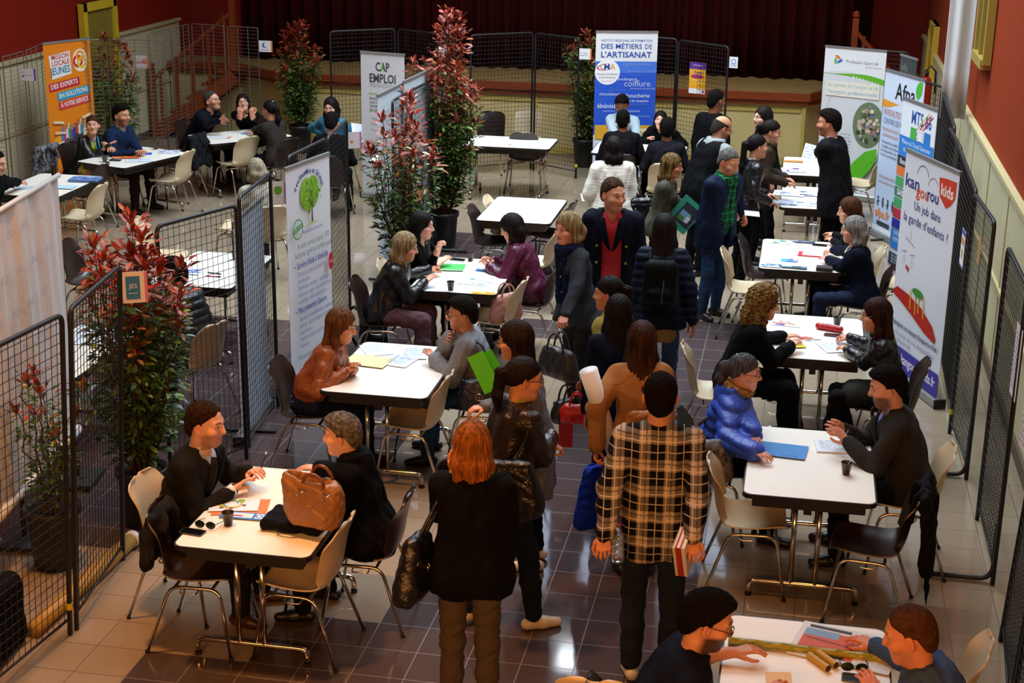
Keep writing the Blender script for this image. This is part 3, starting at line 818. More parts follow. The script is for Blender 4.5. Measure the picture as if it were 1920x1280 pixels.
    if fur:
        sf = Sdf(.02); c = N + hu * .03
        for i in range(12):
            f = lambda t: c + lat * cos(t) * .095 * s + fwdc * (sin(t) * .085 * s + .0) + np.array([0, 0, .03 * -sin(t) + .02])
            sf.cone(f(i * pi / 6), f((i + 1) * pi / 6), .024, k=.02)
        V, Q = sf.build(.006, lambda X, Y, Z: .006 * np.sin(X * 260) * np.sin(Y * 240 + 1) * np.sin(Z * 250)); mesh_obj('fur_trim', V, [Q], [0], [fur], root)
    info = dict(root=root, base=base, th=th, Rw=Rw, N=N, CH=CH, P0=P0, SH=SH, EL=EL, WR=WR, HC=HC, s=s, lat=lat, fwd=fwdc, label=label, u=u1)
    info['w'] = lambda v, b=base, R=Rw: R @ np.asarray(v, float) + b
    PEOPLE.append(info)
    return info
# ------------------------------------------------------------------ the hall
def tile_mat(name, c1, c2, grout):
    m = mat(name, c1, .22, spec=.5); nt = m.node_tree; b = nt.nodes['Principled BSDF']; tc = nt.nodes['Texture Coordinate']
    sp = nt.nodes.new('ShaderNodeSeparateXYZ'); nt.links.new(tc.outputs['Object'], sp.inputs[0])
    def M(op, a, bb=None):
        n = nt.nodes.new('ShaderNodeMath'); n.operation = op
        for i, q in enumerate((a, bb)):
            if q is None: continue
            if isinstance(q, (int, float)): n.inputs[i].default_value = q
            else: nt.links.new(q, n.inputs[i])
        return n.outputs[0]
    es = []
    for o in (0, 1):
        f = M('FRACT', M('DIVIDE', sp.outputs[o], T)); es.append(M('LESS_THAN', M('SUBTRACT', .5, M('ABSOLUTE', M('SUBTRACT', f, .5))), .0085))
    g = M('MAXIMUM', es[0], es[1])
    cell = nt.nodes.new('ShaderNodeTexWhiteNoise'); cell.noise_dimensions = '2D'
    cb = nt.nodes.new('ShaderNodeCombineXYZ')
    for o in (0, 1): nt.links.new(M('FLOOR', M('DIVIDE', sp.outputs[o], T)), cb.inputs[o])
    nt.links.new(cb.outputs[0], cell.inputs['Vector'])
    n = nt.nodes.new('ShaderNodeTexNoise'); n.inputs['Scale'].default_value = 40; n.inputs['Detail'].default_value = 4; nt.links.new(tc.outputs['Object'], n.inputs['Vector'])
    ml = nt.nodes.new('ShaderNodeMix'); ml.data_type = 'RGBA'; ml.inputs[6].default_value = (*lin(c1), 1); ml.inputs[7].default_value = (*lin(c2), 1)
    nt.links.new(M('MULTIPLY', M('ADD', cell.outputs['Value'], n.outputs['Fac']), .5), ml.inputs['Factor'])
    mg = nt.nodes.new('ShaderNodeMix'); mg.data_type = 'RGBA'; nt.links.new(g, mg.inputs['Factor']); nt.links.new(ml.outputs[2], mg.inputs[6]); mg.inputs[7].default_value = (*lin(grout), 1)
    nt.links.new(mg.outputs[2], b.inputs['Base Color'])
    n2 = nt.nodes.new('ShaderNodeTexNoise'); n2.inputs['Scale'].default_value = 2.5; n2.inputs['Detail'].default_value = 3; nt.links.new(tc.outputs['Object'], n2.inputs['Vector'])
    nt.links.new(M('ADD', M('MULTIPLY', g, .4), M('MULTIPLY_ADD' if 0 else 'ADD', M('MULTIPLY', n2.outputs['Fac'], .16), .0)), b.inputs['Roughness'])
    bp = nt.nodes.new('ShaderNodeBump'); bp.inputs['Strength'].default_value = .5; bp.inputs['Distance'].default_value = .002
    nt.links.new(M('MULTIPLY', g, -1), bp.inputs['Height']); nt.links.new(bp.outputs[0], b.inputs['Normal'])
    return m
TL = tile_mat('tile_beige', '#998974', '#8c7c69', '#564b3e'); TD = tile_mat('tile_brown', '#4d4141', '#453a3b', '#77706c')
DARK = [(2, 10, -12, 1), (4, 10, 1, 3), (6, 12, 1, 5), (8, 12, 5, 25), (-30, 4, 5, 17), (0, 5, 26, 35), (5, 8, 22, 24), (-8, 2, 17, 22)]
mb = MB(); X0, X1, Y0, Y1 = -6.15, 6.0, -9.4, 20.5
us = [X0] + [k * T for k in range(-19, 20)] + [X1]; vs = [Y0] + [k * T for k in range(-30, 67) if k * T > Y0] + [Y1]
V = [(x, y, 0) for y in vs for x in us]; n = len(us); fl = {0: [], 1: []}
for j in range(len(vs) - 1):
    for i in range(n - 1):
        u = (us[i] + us[i + 1]) / 2 / T; v = (vs[j] + vs[j + 1]) / 2 / T
        fl[int(any(a < u < b and c < v < d for a, b, c, d in DARK))].append((j * n + i, j * n + i + 1, (j + 1) * n + i + 1, (j + 1) * n + i))
mesh_obj('floor', V, [fl[0], fl[1]], [0, 1], [TL, TD], None, False)['kind'] = 'structure'
def struct(mb, name, mats, **k):
    o = mb.build(name, mats, **k); o['kind'] = 'structure'; return o
RED = mat('wall_red_fabric', '#8c2212', .95, spec=.1, bump=(320, .5), var=.12, noise_scale=90)
CREAM = mat('wall_cream_panel', '#cfc6a0', .6, var=.06, noise_scale=3); CREAMD = mat('dado_trim_cream', '#bdb182', .55)
REDR = mat('wall_rust_fabric', '#9a3d1e', .95, spec=.1, bump=(320, .5), var=.12, noise_scale=90)
YEL = mat('stage_yellow_paint', '#cbb67a', .6, var=.08, noise_scale=2)
WOOD = mat('wood_redbrown', '#8a3a16', .35, var=.35, noise_scale=2, stretch=(3, 3, 30)); WOODH = mat('wood_redbrown_rail', '#8e3c18', .3, var=.35, noise_scale=2, stretch=(3, 30, 30))
CURT = mat('curtain_maroon', '#3a0a08', .95, spec=.1, var=.25, noise_scale=4, stretch=(4, 4, .3)); YDOOR = mat('door_yellow', '#c9a52c', .5)
DH = 1.71
for sd, x, nm, y1 in ((-1, -6.15, 'wall_left', 17.3), (1, 6.0, 'wall_right', 18.6)):
    mb = MB(); mb.box((x + sd * .1, (Y0 + Y1) / 2, 4.2), (.2, Y1 - Y0, 8.4), 0, 0)
    ya = Y0; L = y1 - ya
    mb.box((x - sd * .0125 + 0, ya + L / 2, DH / 2), (.025, L, DH), 0, 1)
    mb.box((x - sd * .03, ya + L / 2, DH + .02), (.07, L, .045), 0, 2); mb.box((x - sd * .025, ya + L / 2, .80), (.045, L, .05), 0, 2)
    k = ya
    while k < y1: mb.box((x - sd * .028, k, .42), (.012, .02, .76), 0, 2); mb.box((x - sd * .028, k, 1.26), (.012, .02, .86), 0, 2); k += 1.6
    struct(mb, nm, [RED if sd < 0 else REDR, CREAM, CREAMD])
    mb = MB(); mb.box((x - sd * .035, ya + L / 2, .06), (.03, L, .12)); struct(mb, 'baseboard_left' if sd < 0 else 'baseboard_right', [mat('skirting_brown', '#5c4a38', .5)])
mb = MB(); mb.box(((X0 + X1) / 2, Y1 + .1, 4.2), (X1 - X0 + .4, .2, 8.4)); struct(mb, 'wall_back', [mat('wall_dark_red', '#7a1408', .95, bump=(320, .4))])
mb = MB(); mb.box(((X0 + X1) / 2, Y0 - .1, 4.2), (X1 - X0 + .4, .2, 8.4)); struct(mb, 'wall_front', [RED])
# niche walls each side of the stage
mb = MB(); mb.box((5.6, 18.7, 4.2), (.9, .1, 8.4)); struct(mb, 'wall_stage_right', [mat('wall_dark_red', '#7a1408')])
# ceiling with two skylight wells
CEIL = mat('ceiling_plaster', '#b9ac98', .8)
mb = MB()
wells = [(-2.0, 5.0, 6.5, 12.5), (-1.0, 4.0, 1.7, 4.7), (.74, 1.12, 15.15, 16.1)]
xs = sorted({X0, X1, *[w[i] for w in wells for i in (0, 1)]}); ys = sorted({Y0, Y1, *[w[i] for w in wells for i in (2, 3)]})
for a, b in zip(xs[:-1], xs[1:]):
    for c, d in zip(ys[:-1], ys[1:]):
        mx, my = (a + b) / 2, (c + d) / 2
        if not any(w[0] < mx < w[1] and w[2] < my < w[3] for w in wells): mb.box((mx, my, 8.5), (b - a, d - c, .2))
struct(mb, 'ceiling', [CEIL])
GLOW = mat('skylight_glass_daylight', '#dceaff', .4, emis=1.2); FRM = mat('skylight_frame', '#3c3a38', .5)
for i, w in enumerate(wells):
    if i == 2: mb = MB(); mb.box(((w[0] + w[1]) / 2, (w[2] + w[3]) / 2, 8.52), (w[1] - w[0], w[3] - w[2], .04)); mb.box(((w[0] + w[1]) / 2, w[2] + .12, 8.46), (w[1] - w[0], .05, .05), 0, 1); struct(mb, 'window_5', [mat('bright_pane', '#e8f2ff', .4, emis=20), FRM]); continue
    mb = MB(); mb.box(((w[0] + w[1]) / 2, (w[2] + w[3]) / 2, 8.75), (w[1] - w[0], w[3] - w[2], .05), 0, 0)
    k = w[0]
    while k <= w[1] + .01: mb.box((k, (w[2] + w[3]) / 2, 8.66), (.07, w[3] - w[2], .1), 0, 1); k += (w[1] - w[0]) / 5
    for k in (w[2], (w[2] + w[3]) / 2, w[3]): mb.box(((w[0] + w[1]) / 2, k, 8.66), (w[1] - w[0], .07, .1), 0, 1)
    struct(mb, 'window_%d' % (i + 1), [GLOW, FRM])
# stage
mb = MB(); FY = 16.02
out = [(-3.95, FY), (4.20, FY), (4.70, FY + .95), (5.96, FY + .95), (5.96, 20.4), (-6.1, 20.4), (-6.1, FY + .75), (-4.85, FY + .75)]
mb.prism(out, 0.0, 1.0, 0)
o2 = [(-4.0, FY - .10), (4.25, FY - .10), (4.76, FY + .87), (5.97, FY + .87), (5.97, 20.4), (-6.11, 20.4), (-6.11, FY + .67), (-4.9, FY + .67)]
mb.prism(o2, 1.0, 1.11, 1); mb.prism([(x * .995, y + .04) for x, y in o2], .93, 1.0, 1); mb.prism([(x * .995, y + .03) for x, y in o2], 1.11, 1.125, 2)
for k in range(7):
    x = -3.9 + k * 1.345
    mb.box((x, FY - .012, .47), (.05, .03, .92), 0, 3)
    if k < 6: mb.box((x + .67, FY - .008, .84), (1.26, .02, .05), 0, 3); mb.box((x + .67, FY - .008, .08), (1.26, .02, .10), 0, 3)
# little access doors in the stage front
for x in (2.35, -1.6): mb.box((x, FY - .012, .45), (.9, .02, .68), 0, 0); mb.box((x + .38, FY - .03, .5), (.02, .03, .07), 0, 4)
STG = struct(mb, 'trim_1', [YEL, WOODH, mat('stage_floor_ochre', '#8a6a3a', .6, var=.2, noise_scale=6), mat('stage_mould_yellow', '#b8a050', .55), mat('knob_dark', '#20180f', .4)])
# curtain: hanging folds
mb = MB(); n = 420; G = []
for z in (1.135, 8.38):
    G.append([(-5.05 + 9.85 * i / n, 17.35 + .085 * sin(i * .62) + .05 * sin(i * .23 + 1) + (.02 * sin(i * 1.9) if z < 2 else 0), z) for i in range(n + 1)])
G = np.array(G); G = np.concatenate([G[:1] * (1 - t) + G[1:] * t for t in np.linspace(0, 1, 9)]); mb.grid(G[:, ::-1], 0, .01)
tag(mb.build('stage_curtain', [CURT], None, True), 'dark maroon theatre curtain closed across the stage', 'curtain')
# left stair with banister
def stair(name, label, x0, y0, dx, dy, n, w, sgn, z0=0):
    """climbs from (x0,y0) in direction (dx,dy); tread width w to one side"""
    t = thing(name, label, 'stairs'); d = nrm([dx, dy, 0]); l = np.array([-d[1], d[0], 0]) * sgn; run = .27; rise = 1.11 / n
    for k in range(n):
        mb = MB(); c = np.array([x0, y0, 0]) + d * run * (k + .5) + l * w / 2; mb.box((*c[:2], z0 + rise * (k + 1) - .02), (run + .03, w, .045), atan2(d[1], d[0])); mb.build('step', [WOODH], t)
    mb = MB(); e = np.array([x0, y0, 0]) + d * run * n
    a = np.array([x0, y0, 0])
    for q in (a, a + l * w):
        mb.box((*(q[:2] + (d * run * n / 2)[:2]), z0 + 1.0 / 2 + .02), (math.hypot(run * n, 1.0), .05, .22), 0, 0, R=rotz(atan2(d[1], d[0])) @ roty(-math.atan2(1.0, run * n)))
    mb.build('stringer', [WOOD], t)
    for q in (a,):
        mb = MB(); mb.tube([q + [0, 0, z0 + .92], q + d * run * n + [0, 0, z0 + .92 + 1.11]], .035, 8); mb.build('handrail', [WOODH], t)
        for k in range(n):
            mb = MB(); c = q + d * run * (k + .5); mb.box((*c[:2], z0 + rise * (k + .8) + .45), (.045, .045, .9)); mb.build('baluster', [WOOD], t)
        for k, zz in ((0, 0), (1, 1.11)):
            mb = MB(); c = q + d * run * n * k; mb.box((*c[:2], z0 + zz + .55), (.09, .09, 1.1 + (0 if k else .0))); mb.lathe([(.03, 0), (.055, .03), (.05, .08), (.01, .11)], (c[0], c[1], z0 + zz + 1.10), 10); mb.build('newel_post', [WOOD], t)
    return t
stair('wooden_stairs', 'red brown wooden stairs with banister climbing to the left end of the stage', -6.02, 15.85, 1, .08, 5, .75, 1)
stair('wooden_stairs', 'red brown wooden stairs with banister descending right of the stage curtain', 5.9, 16.1, -1, .02, 4, .75, -1)
# stage wings beside the curtain (dark red)
mb = MB(); mb.box((-5.6, 17.5, 4.7), (1.1, .1, 7.2)); struct(mb, 'wall_stage_left', [mat('wall_dark_red')])
# doors and window on the side walls
def door(nm, x, y, w, z0, z1, sd, fr='#d8bb2e', inn='#8a7a30'):
    mb = MB(); h = z1 - z0; zc = (z0 + z1) / 2
    mb.box((x - sd * .03, y, zc), (.05, w, h), 0, 1); mb.box((x - sd * .05, y, z1 - .06), (.09, w + .1, .12), 0, 0)
    for k in (-1, 1): mb.box((x - sd * .05, y + k * w / 2, zc), (.09, .12, h), 0, 0)
    struct(mb, nm, [mat('paint_' + fr.strip('#'), fr, .5), mat('paint_' + inn.strip('#'), inn, .5)])
door('door_1', -6.12, 14.2, 1.0, 0, 2.3, -1); door('door_2', 6.0, 16.4, .9, 0, 2.15, 1, '#caa535', '#c29a2c')
mb = MB()
for a, b, c, d in ((9.25, 10.2, 2.45, 8.0),):
    mb.box((5.985, (a + b) / 2, (c + d) / 2), (.05, b - a, d - c), 0, 1); mb.box((5.95, a, (c + d) / 2), (.08, .10, d - c), 0, 0); mb.box((5.95, b, (c + d) / 2), (.08, .10, d - c), 0, 0); mb.box((5.95, (a + b) / 2, c), (.12, b - a, .10), 0, 0); mb.box((5.95, (a + b) / 2, 3.5), (.08, b - a, .06), 0, 0); mb.box((5.95, (a + b) / 2, (c + d) / 2), (.08, .06, d - c), 0, 0)
struct(mb, 'window_3', [mat('frame_olive', '#a08a3a', .5), mat('pane_dim', '#3b3a20', .2)])
# row of high windows above the curtain, beyond the top of the view
mb = MB()
for k in range(6): mb.box((-1.75 + k * 1.02, 17.18, 7.2), (.86, .03, 1.5), 0, 0)
mb.box((.8, 17.16, 6.4), (6.2, .06, .08), 0, 1); mb.box((.8, 17.16, 8.0), (6.2, .06, .08), 0, 1)
struct(mb, 'window_4', [mat('high_pane', '#cfe2ff', .4, emis=2.6), FRM])
# white drape hanging from above by the window
mb = MB(); G = []
for z in np.linspace(1.72, 8.2, 14):
    t = (z - 1.7) / 6.5; G.append([(5.63 + i * (.034 + .004 * t), 10.35 + .05 * sin(i * 1.3), z) for i in range(9)])
mb.grid(np.array(G), 0, .008); tag(mb.build('white_drape', [mat('drape_white', '#d9dde0', .9)], None, True), 'long white fabric drape hanging down the red right wall', 'drape')
# fire extinguisher on the back of the right wall
c = P(1738, 135, 1.25); c = np.array([5.82, 15.2, 1.0]); t = thing('fire_extinguisher', 'red fire extinguisher with black hose hung by the yellow door', 'fire extinguisher', c)
mb = MB(); mb.lathe([(.075, 0), (.085, .03), (.085, .42), (.06, .50), (.03, .53)], (0, 0, 0), 16); mb.build('cylinder_body', [mat('extinguisher_red', '#b01010', .3)], t, True)
mb = MB(); mb.tube([(0, 0, .53), (-.02, 0, .60), (.05, 0, .68), (.12, 0, .60), (.13, 0, .3)], .014, 8); mb.box((0, 0, .57), (.05, .04, .07)); mb.build('hose_and_valve', [mat('rubber_black', '#141414', .6)], t, True)
# ------------------------------------------------------------------ furniture
CHROME = mat('chrome_tube', '#cfc8bd', .16, metal=1); LAM = mat('table_laminate', '#f5f1e4', .30, spec=.5); EDGE = mat('table_edge_black', '#17120f', .4)
BEI = mat('shell_beige', '#cbb896', .38, spec=.45); BRN = mat('shell_dark_brown', '#2a1d18', .33, spec=.5); FOOT = mat('rubber_foot', '#111111', .7)
def table_proto():
    t = thing('folding_table', 'x', 'table')
    mb = MB(); mb.prism(rrect(1.19, .79, .055), .718, .742); mb.build('tabletop', [LAM], t)
    mb = MB(); o = rrect(1.21, .81, .06); i_ = rrect(1.188, .788, .055); n = len(o)
    V = [(x, y, z) for z in (.712, .7415) for x, y in o] + [(x, y, z) for z in (.712, .7415) for x, y in i_]
    F = []
    for k in range(n):
        l = (k + 1) % n; F += [(k, l, n + l, n + k), (n + k, n + l, 3 * n + l, 3 * n + k), (2 * n + k, k, l, 2 * n + l)[::-1]]
    mb.add(V, F); mb.build('edge_band', [EDGE], t)
    mb = MB()
    for k in (-1, 1): mb.box((0, k * .33, .675), (1.08, .025, .07)); mb.box((k * .53, 0, .675), (.025, .66, .07))
    mb.box((0, 0, .70), (1.05, .66, .02)); mb.build('underframe', [EDGE], t)
    for e in (-1, 1):
        x = e * .47
        for k in (-1, 1):
            mb = MB(); mb.tube([(x, k * .075, .69), (x, k * .075, .105)], .0165, 12); mb.build('leg', [CHROME], t, True)
        mb = MB(); mb.tube(fillet([(x, -.33, .012), (x, -.33, .105), (x, .33, .105), (x, .33, .012)], .075), .0175, 12); fb = mb.build('foot_bar', [CHROME], t, True)
        for k in (-1, 1): mb = MB(); mb.lathe([(.021, 0), (.021, .02)], (x, k * .33, 0), 12); mb.build('rubber_foot', [FOOT], fb)
        mb = MB(); mb.box((x - e * .05, 0, .62), (.06, .05, .10)); mb.build('hinge_bracket', [EDGE], t)
    return t
def chair_proto(shell, nm='shell_chair'):
    t = thing(nm, 'x', 'chair')
    prof = [(.240, .425), (.236, .445), (.215, .457), (.17, .458), (.10, .450), (0, .440), (-.09, .440), (-.145, .451), (-.180, .475), (-.200, .515), (-.212, .56), (-.222, .63), (-.235, .70), (-.250, .755), (-.262, .79), (-.270, .812), (-.276, .826), (-.280, .834), (-.283, .838)]
    wid = [.175, .195, .208, .215, .219, .220, .218, .213, .207, .202, .200, .203, .205, .200, .186, .168, .145, .112, .06]
    G = []; nv = 17; t0_ = np.linspace(0, 1, len(prof)); t1_ = np.linspace(0, 1, 46); t1_ = .5 - .5 * np.cos(t1_ * pi) * (.6 + .4 * abs(np.cos(t1_ * pi)))
    py_ = np.interp(t1_, t0_, [q[0] for q in prof]); pz_ = np.interp(t1_, t0_, [q[1] for q in prof]); wid = np.interp(t1_, t0_, [.12, .170, .196, .209, .217, .220, .219, .215, .209, .203, .200, .201, .203, .200, .190, .176, .155, .125, .06])
    for _ in range(2):
        for a_ in (py_, pz_, wid): a_[1:-1] = (a_[:-2] + 2 * a_[1:-1] + a_[2:]) / 4
    prof = list(zip(py_, pz_))
    for i, ((y, z), w) in enumerate(zip(prof, wid)):
        row = []; t_ = i / (len(prof) - 1)
        seat = max(0, min(1, (.52 - z) / .06))
        for j in range(nv):
            a = (j / (nv - 1)) * 2 - 1; e = abs(a) ** 2.6
            x = a * w; lf_ = 1 / (1 + math.exp((z - .76) / .022)); row.append((x, y + (.060 * e) * (1 - seat) * (.25 + .75 * lf_), z + (.030 * abs(a) ** 3 - .012 * (1 - a * a)) * seat * min(1, .2 + i * .12)))
        G.append(row)
    mb = MB(); mb.grid(np.array(G), 0, .009); o = mb.build('seat_shell', [shell], t, True)
    o.data.set_sharp_from_angle(angle=radians(50))
    for k in (-1, 1):
        mb = MB(); mb.tube(fillet([(k * .255, .235, .006), (k * .205, .165, .415), (k * .205, -.13, .415), (k * .255, -.27, .006)], .07), .0108, 10); lf = mb.build('leg_frame', [CHROME], t, True)
        for y in (.235, -.27): mb = MB(); mb.lathe([(.0135, 0), (.0135, .018)], (k * .255, y, 0), 10); mb.build('rubber_foot', [FOOT], lf)
    mb = MB(); mb.tube([(-.205, .12, .413), (.205, .12, .413)], .0095, 8); mb.tube([(-.205, -.10, .413), (.205, -.10, .413)], .0095, 8)
    mb.tube(fillet([(-.205, .04, .405), (-.245, .04, .395), (-.245, -.06, .395), (-.205, -.06, .405)], .02), .005, 6); mb.tube(fillet([(.205, .04, .405), (.245, .04, .395), (.245, -.06, .395), (.205, -.06, .405)], .02), .005, 6)
    mb.build('crossbar', [CHROME], t, True)
    return t
def copy_tree(o, parent=None):
    c = o.copy(); C.objects.link(c); c.parent = parent
    for ch in list(o.children): copy_tree(ch, c)
    return c
def drop_tree(o):
    for ch in list(o.children): drop_tree(ch)
    bpy.data.objects.remove(o)
_used = {}
def place(kind, label, x, y, rz, group=None, z=0):
    pr = PROTO[kind]
    if kind not in _used: o = pr; _used[kind] = 1
    else: o = copy_tree(pr)
    if o is not pr or True: o.location = (x, y, z); o.rotation_euler = (0, 0, rz)
    o['label'] = label
    if group: o['group'] = group
    return o
PROTO = {'table': table_proto(), 'brown': chair_proto(BRN), 'beige': chair_proto(BEI)}
def chair(kind, label, x, y, face, group='moulded shell chairs'): return place(kind, label, x, y, radians(face), group)
def table(label, c, long_y=True, rz=0): return place('table', label, c[0], c[1], (pi / 2 if long_y else 0) + rz, 'white topped folding tables')
TG = {}
def T_(key, label, x0, x1, y0, y1, long_y=True):
    TG[key] = ((x0 + x1) / 2, (y0 + y1) / 2); table(label, TG[key], long_y)
T_('T1', 'white topped folding table at front left carrying a tan handbag', .85, 1.65, .21, 1.41)
T_('T2', 'white topped folding table with an open pale yellow folder on it', .86, 1.66, 2.86, 4.06)
T_('T3', 'white topped folding table with a green folder and two dark cups', .81, 1.61, 5.60, 6.80)
T_('T4', 'bare white folding table in the middle behind the woman in burgundy', .83, 1.63, 8.39, 9.57)
T_('T5', 'bare white folding table standing crosswise before the stage grilles', -.28, .92, 12.56, 13.34, False)
T_('T6', 'cream topped folding table at front right with a blue folder', 3.95, 4.75, 1.65, 2.85)
T_('T7', 'cream topped folding table with a red pencil case on it', 3.97, 4.76, 4.41, 5.60)
T_('T8', 'cream topped folding table with leaflets piled at its two left corners', 3.86, 4.62, 7.08, 8.30)
T_('T9', 'folding table covered in printed leaflets, in front of the standing man in suit', 3.97, 4.77, 9.80, 11.0)
T_('T10', 'folding table with flyers at the standing man in suit elbow, nearest the sport banner', 3.95, 4.75, 11.66, 12.86)
T_('T11', 'folding table in front of the blue trade institute banner', 1.48, 2.68, 12.48, 13.24, False)
T_('T16', 'cream folding table at the bottom edge with a bamboo cane on it', 3.97, 4.72, -1.15, .06)
def table_rot(key, label, nl, nr, fl_):
    """corner points (near left, near right, far) of a turned table; long side nr->fl_"""
    nl, nr, f = [np.array(q[:2]) for q in (nl, nr, fl_)]; d = nrm([*(f - nr), 0])[:2]; n = np.array([-d[1], d[0]])
    c = nr + d * .6 + n * .4; TG[key] = tuple(c); table(label, c, False, atan2(d[1], d[0]))
table_rot('T12', 'folding table with orange brochures in front of the orange banner', P(151, 300, .74), P(233, 316, .74), P(357, 287, .74))
table_rot('T13', 'folding table at the far left where the man with clasped hands sits', P(362, 258, .74), P(396, 271, .74), P(486, 262, .74))
T_('T14', 'folding table at the far left edge with a stack of blue magazines', -4.70, -3.87, 8.30, 9.50)
T_('T15', 'white folding table with pens seen through the black mesh grille', -1.50, -.72, 5.25, 6.45)
T_('T17', 'folding table of the white disability job banner covered with papers', -1.15, -.35, 11.2, 12.4)
T_('T18', 'white folding table half hidden behind the bush at the left', -1.75, -.95, 2.6, 3.8)

# ------------------------------------------------------------------ mesh grilles
WIRE = mat('grille_dark_steel', '#2c2d30', .45, metal=.5); WIREL = mat('grille_galvanised', '#77776f', .4, metal=.5); TAPE = mat('tape_yellow', '#d8c21a', .6)
def grille(label, A, B, h=2.0, style='dark', lean=(0, 0), feet=(), sp=.0555, tape=False, mid=(), group='mesh display grilles'):
    A = np.array([*A[:2], 0.]); B = np.array([*B[:2], 0.]); L = np.linalg.norm(B - A); d = (B - A) / L
    t = thing('mesh_grille', label, 'display grille', (A + B) / 2, atan2(d[1], d[0]), group)
    sh = lambda z: rotz(-atan2(d[1], d[0])) @ np.array([lean[0], lean[1], 0]) * (z / h)
    x0, x1 = -L / 2 + .015, L / 2 - .015; z0 = .11
    q = lambda x, z: np.array([x, 0, z]) + sh(z)
    R = .0155 if style == 'dark' else .007; wm = WIRE if style == 'dark' else WIREL
    mb = MB(); mb.tube([p for p in fillet([q(x0, 0.004), q(x0, h - R), q(x1, h - R), q(x1, .004)], .06 if style == 'dark' else .02)], R, 8)
    mb.tube([q(x0, z0), q(x1, z0)], R * .55, 6); mb.build('frame', [wm], t, True)
    mb = MB(); r = .0026 if style == 'dark' else .0026; sx = sp if style == 'dark' else .195; sz = sp * 1.06 if style == 'dark' else .052
    n = max(2, int(round((x1 - x0) / sx)))
    for i in range(1, n): x = x0 + (x1 - x0) * i / n; mb.tube([q(x, z0), q(x, h - R)], r * (1 if style == 'dark' else 1.9), 4, cap=False)
    n = int(round((h - z0) / sz))
    for i in range(1, n): z = z0 + (h - z0) * i / n; mb.tube([q(x0, z) + [0, .004, 0], q(x1, z) + [0, .004, 0]], r, 4, cap=False)
    mb.build('wire_mesh', [wm], t)
    for k, s_ in feet:
        x = x0 if k < 0 else x1
        mb = MB(); mb.tube(fillet([q(x, .42) + [-.03 * k, 0, 0], (x - .03 * k, 0, .025), (x - .03 * k, s_ * .42, .025)], .1), .018, 8); mb.build('foot', [wm], t, True)
    if tape:
        mb = MB(); mb.tube([q(x0 if tape < 0 else x1, .17), q(x0 if tape < 0 else x1, .21)], R * 1.25, 8); mb.build('yellow_tape', [TAPE], t)
    return t
def ev(a): return a[:2]
b = P(135, 1187); ln = (P(121, 582, 2.0) - b)[:2]
grille('dark mesh grille at the left edge in front of the white printed screen', b + [-.10, -1.0, 0], b + [0, -.005, 0], lean=ln * .95, tape=1)
b2 = P(232, 1048); ln2 = (P(226, 492, 2.0) - b2)[:2]
grille('dark mesh grille between the left edge panel and the large bush', b + [.01, .03, 0], b2, lean=ln2, group='mesh display grilles')
a, b_ = P(290, 421, 2), P(445, 380, 2); grille('dark mesh grille behind the man in black suit, left of the tree banner', a, b_)
grille('dark mesh grille edge on, just left of the tree banner', P(448, 367, 2) + [0, -.02, 0], P(507, 320, 2))
grille('dark mesh grille directly behind the tree banner', P(538, 292, 2), P(612, 256, 2)); grille('dark mesh grille right of the tree banner beside the bush', P(612, 256, 2) + [0, .02, 0], P(650, 222, 2))
grille('dark mesh grille in front of the pale banners, nearer one', P(735, 187, 2), P(769, 168, 2)); grille('dark mesh grille in front of the pale banners, farther one with a small sign card', P(769, 168, 2) + [0, .02, 0], P(811, 147, 2), feet=[(1, -1)])
grille('mesh grille before the stage, behind the white job banner', P(617, 57, 2), P(742, 52, 2)); grille('mesh grille before the stage, right of the white job banner', P(745, 52, 2), P(822, 62, 2))
grille('mesh grille before the stage, left one behind the crosswise bare table', P(881, 64, 2), P(1001, 59, 2)); grille('mesh grille before the stage, right one behind the crosswise bare table', P(1003, 60, 2), P(1088, 70, 2), tape=1)
grille('mesh grille before the stage, right behind the blue trade banner', P(1118, 66, 2) + [0, .28, 0], P(1270, 73, 2) + [0, .12, 0]); grille('mesh grille before the stage carrying the yellow poster', P(1272, 73, 2), P(1368, 86, 2))
grille('dark mesh grille farthest back on the right, behind the fire exit banner', (4.55, 14.25), (5.5, 14.05))
grille('dark mesh grille facing the hall behind the banner with a green drop', P(1725, 148, 2), P(1781, 165, 2)); grille('dark mesh grille along the right wall beside the yellow door', (5.60, 8.15), (5.66, 10.7))
grille('dark mesh grille along the right wall behind the narrow blue banner', (5.56, 6.98), (5.55, 8.1)); grille('dark mesh grille along the right wall behind the white childcare banner', (5.52, 5.1), (5.55, 6.9))
grille('dark mesh grille along the right wall carrying the small yellow leaflet', (5.55, 4.02), (5.50, 5.02), feet=[(-1, 1)], tape=1)
grille('dark mesh grille along the right wall with a white notice hung on it', (5.56, 2.24), (5.56, 3.30), feet=[(-1, 1)])
grille('dark mesh grille at the right edge nearest the bottom', (5.46, .55), (5.53, 1.5), lean=(.1, 0)); grille('dark mesh grille at the bottom right corner', (5.40, -.6), (5.46, .5), lean=(.1, 0))
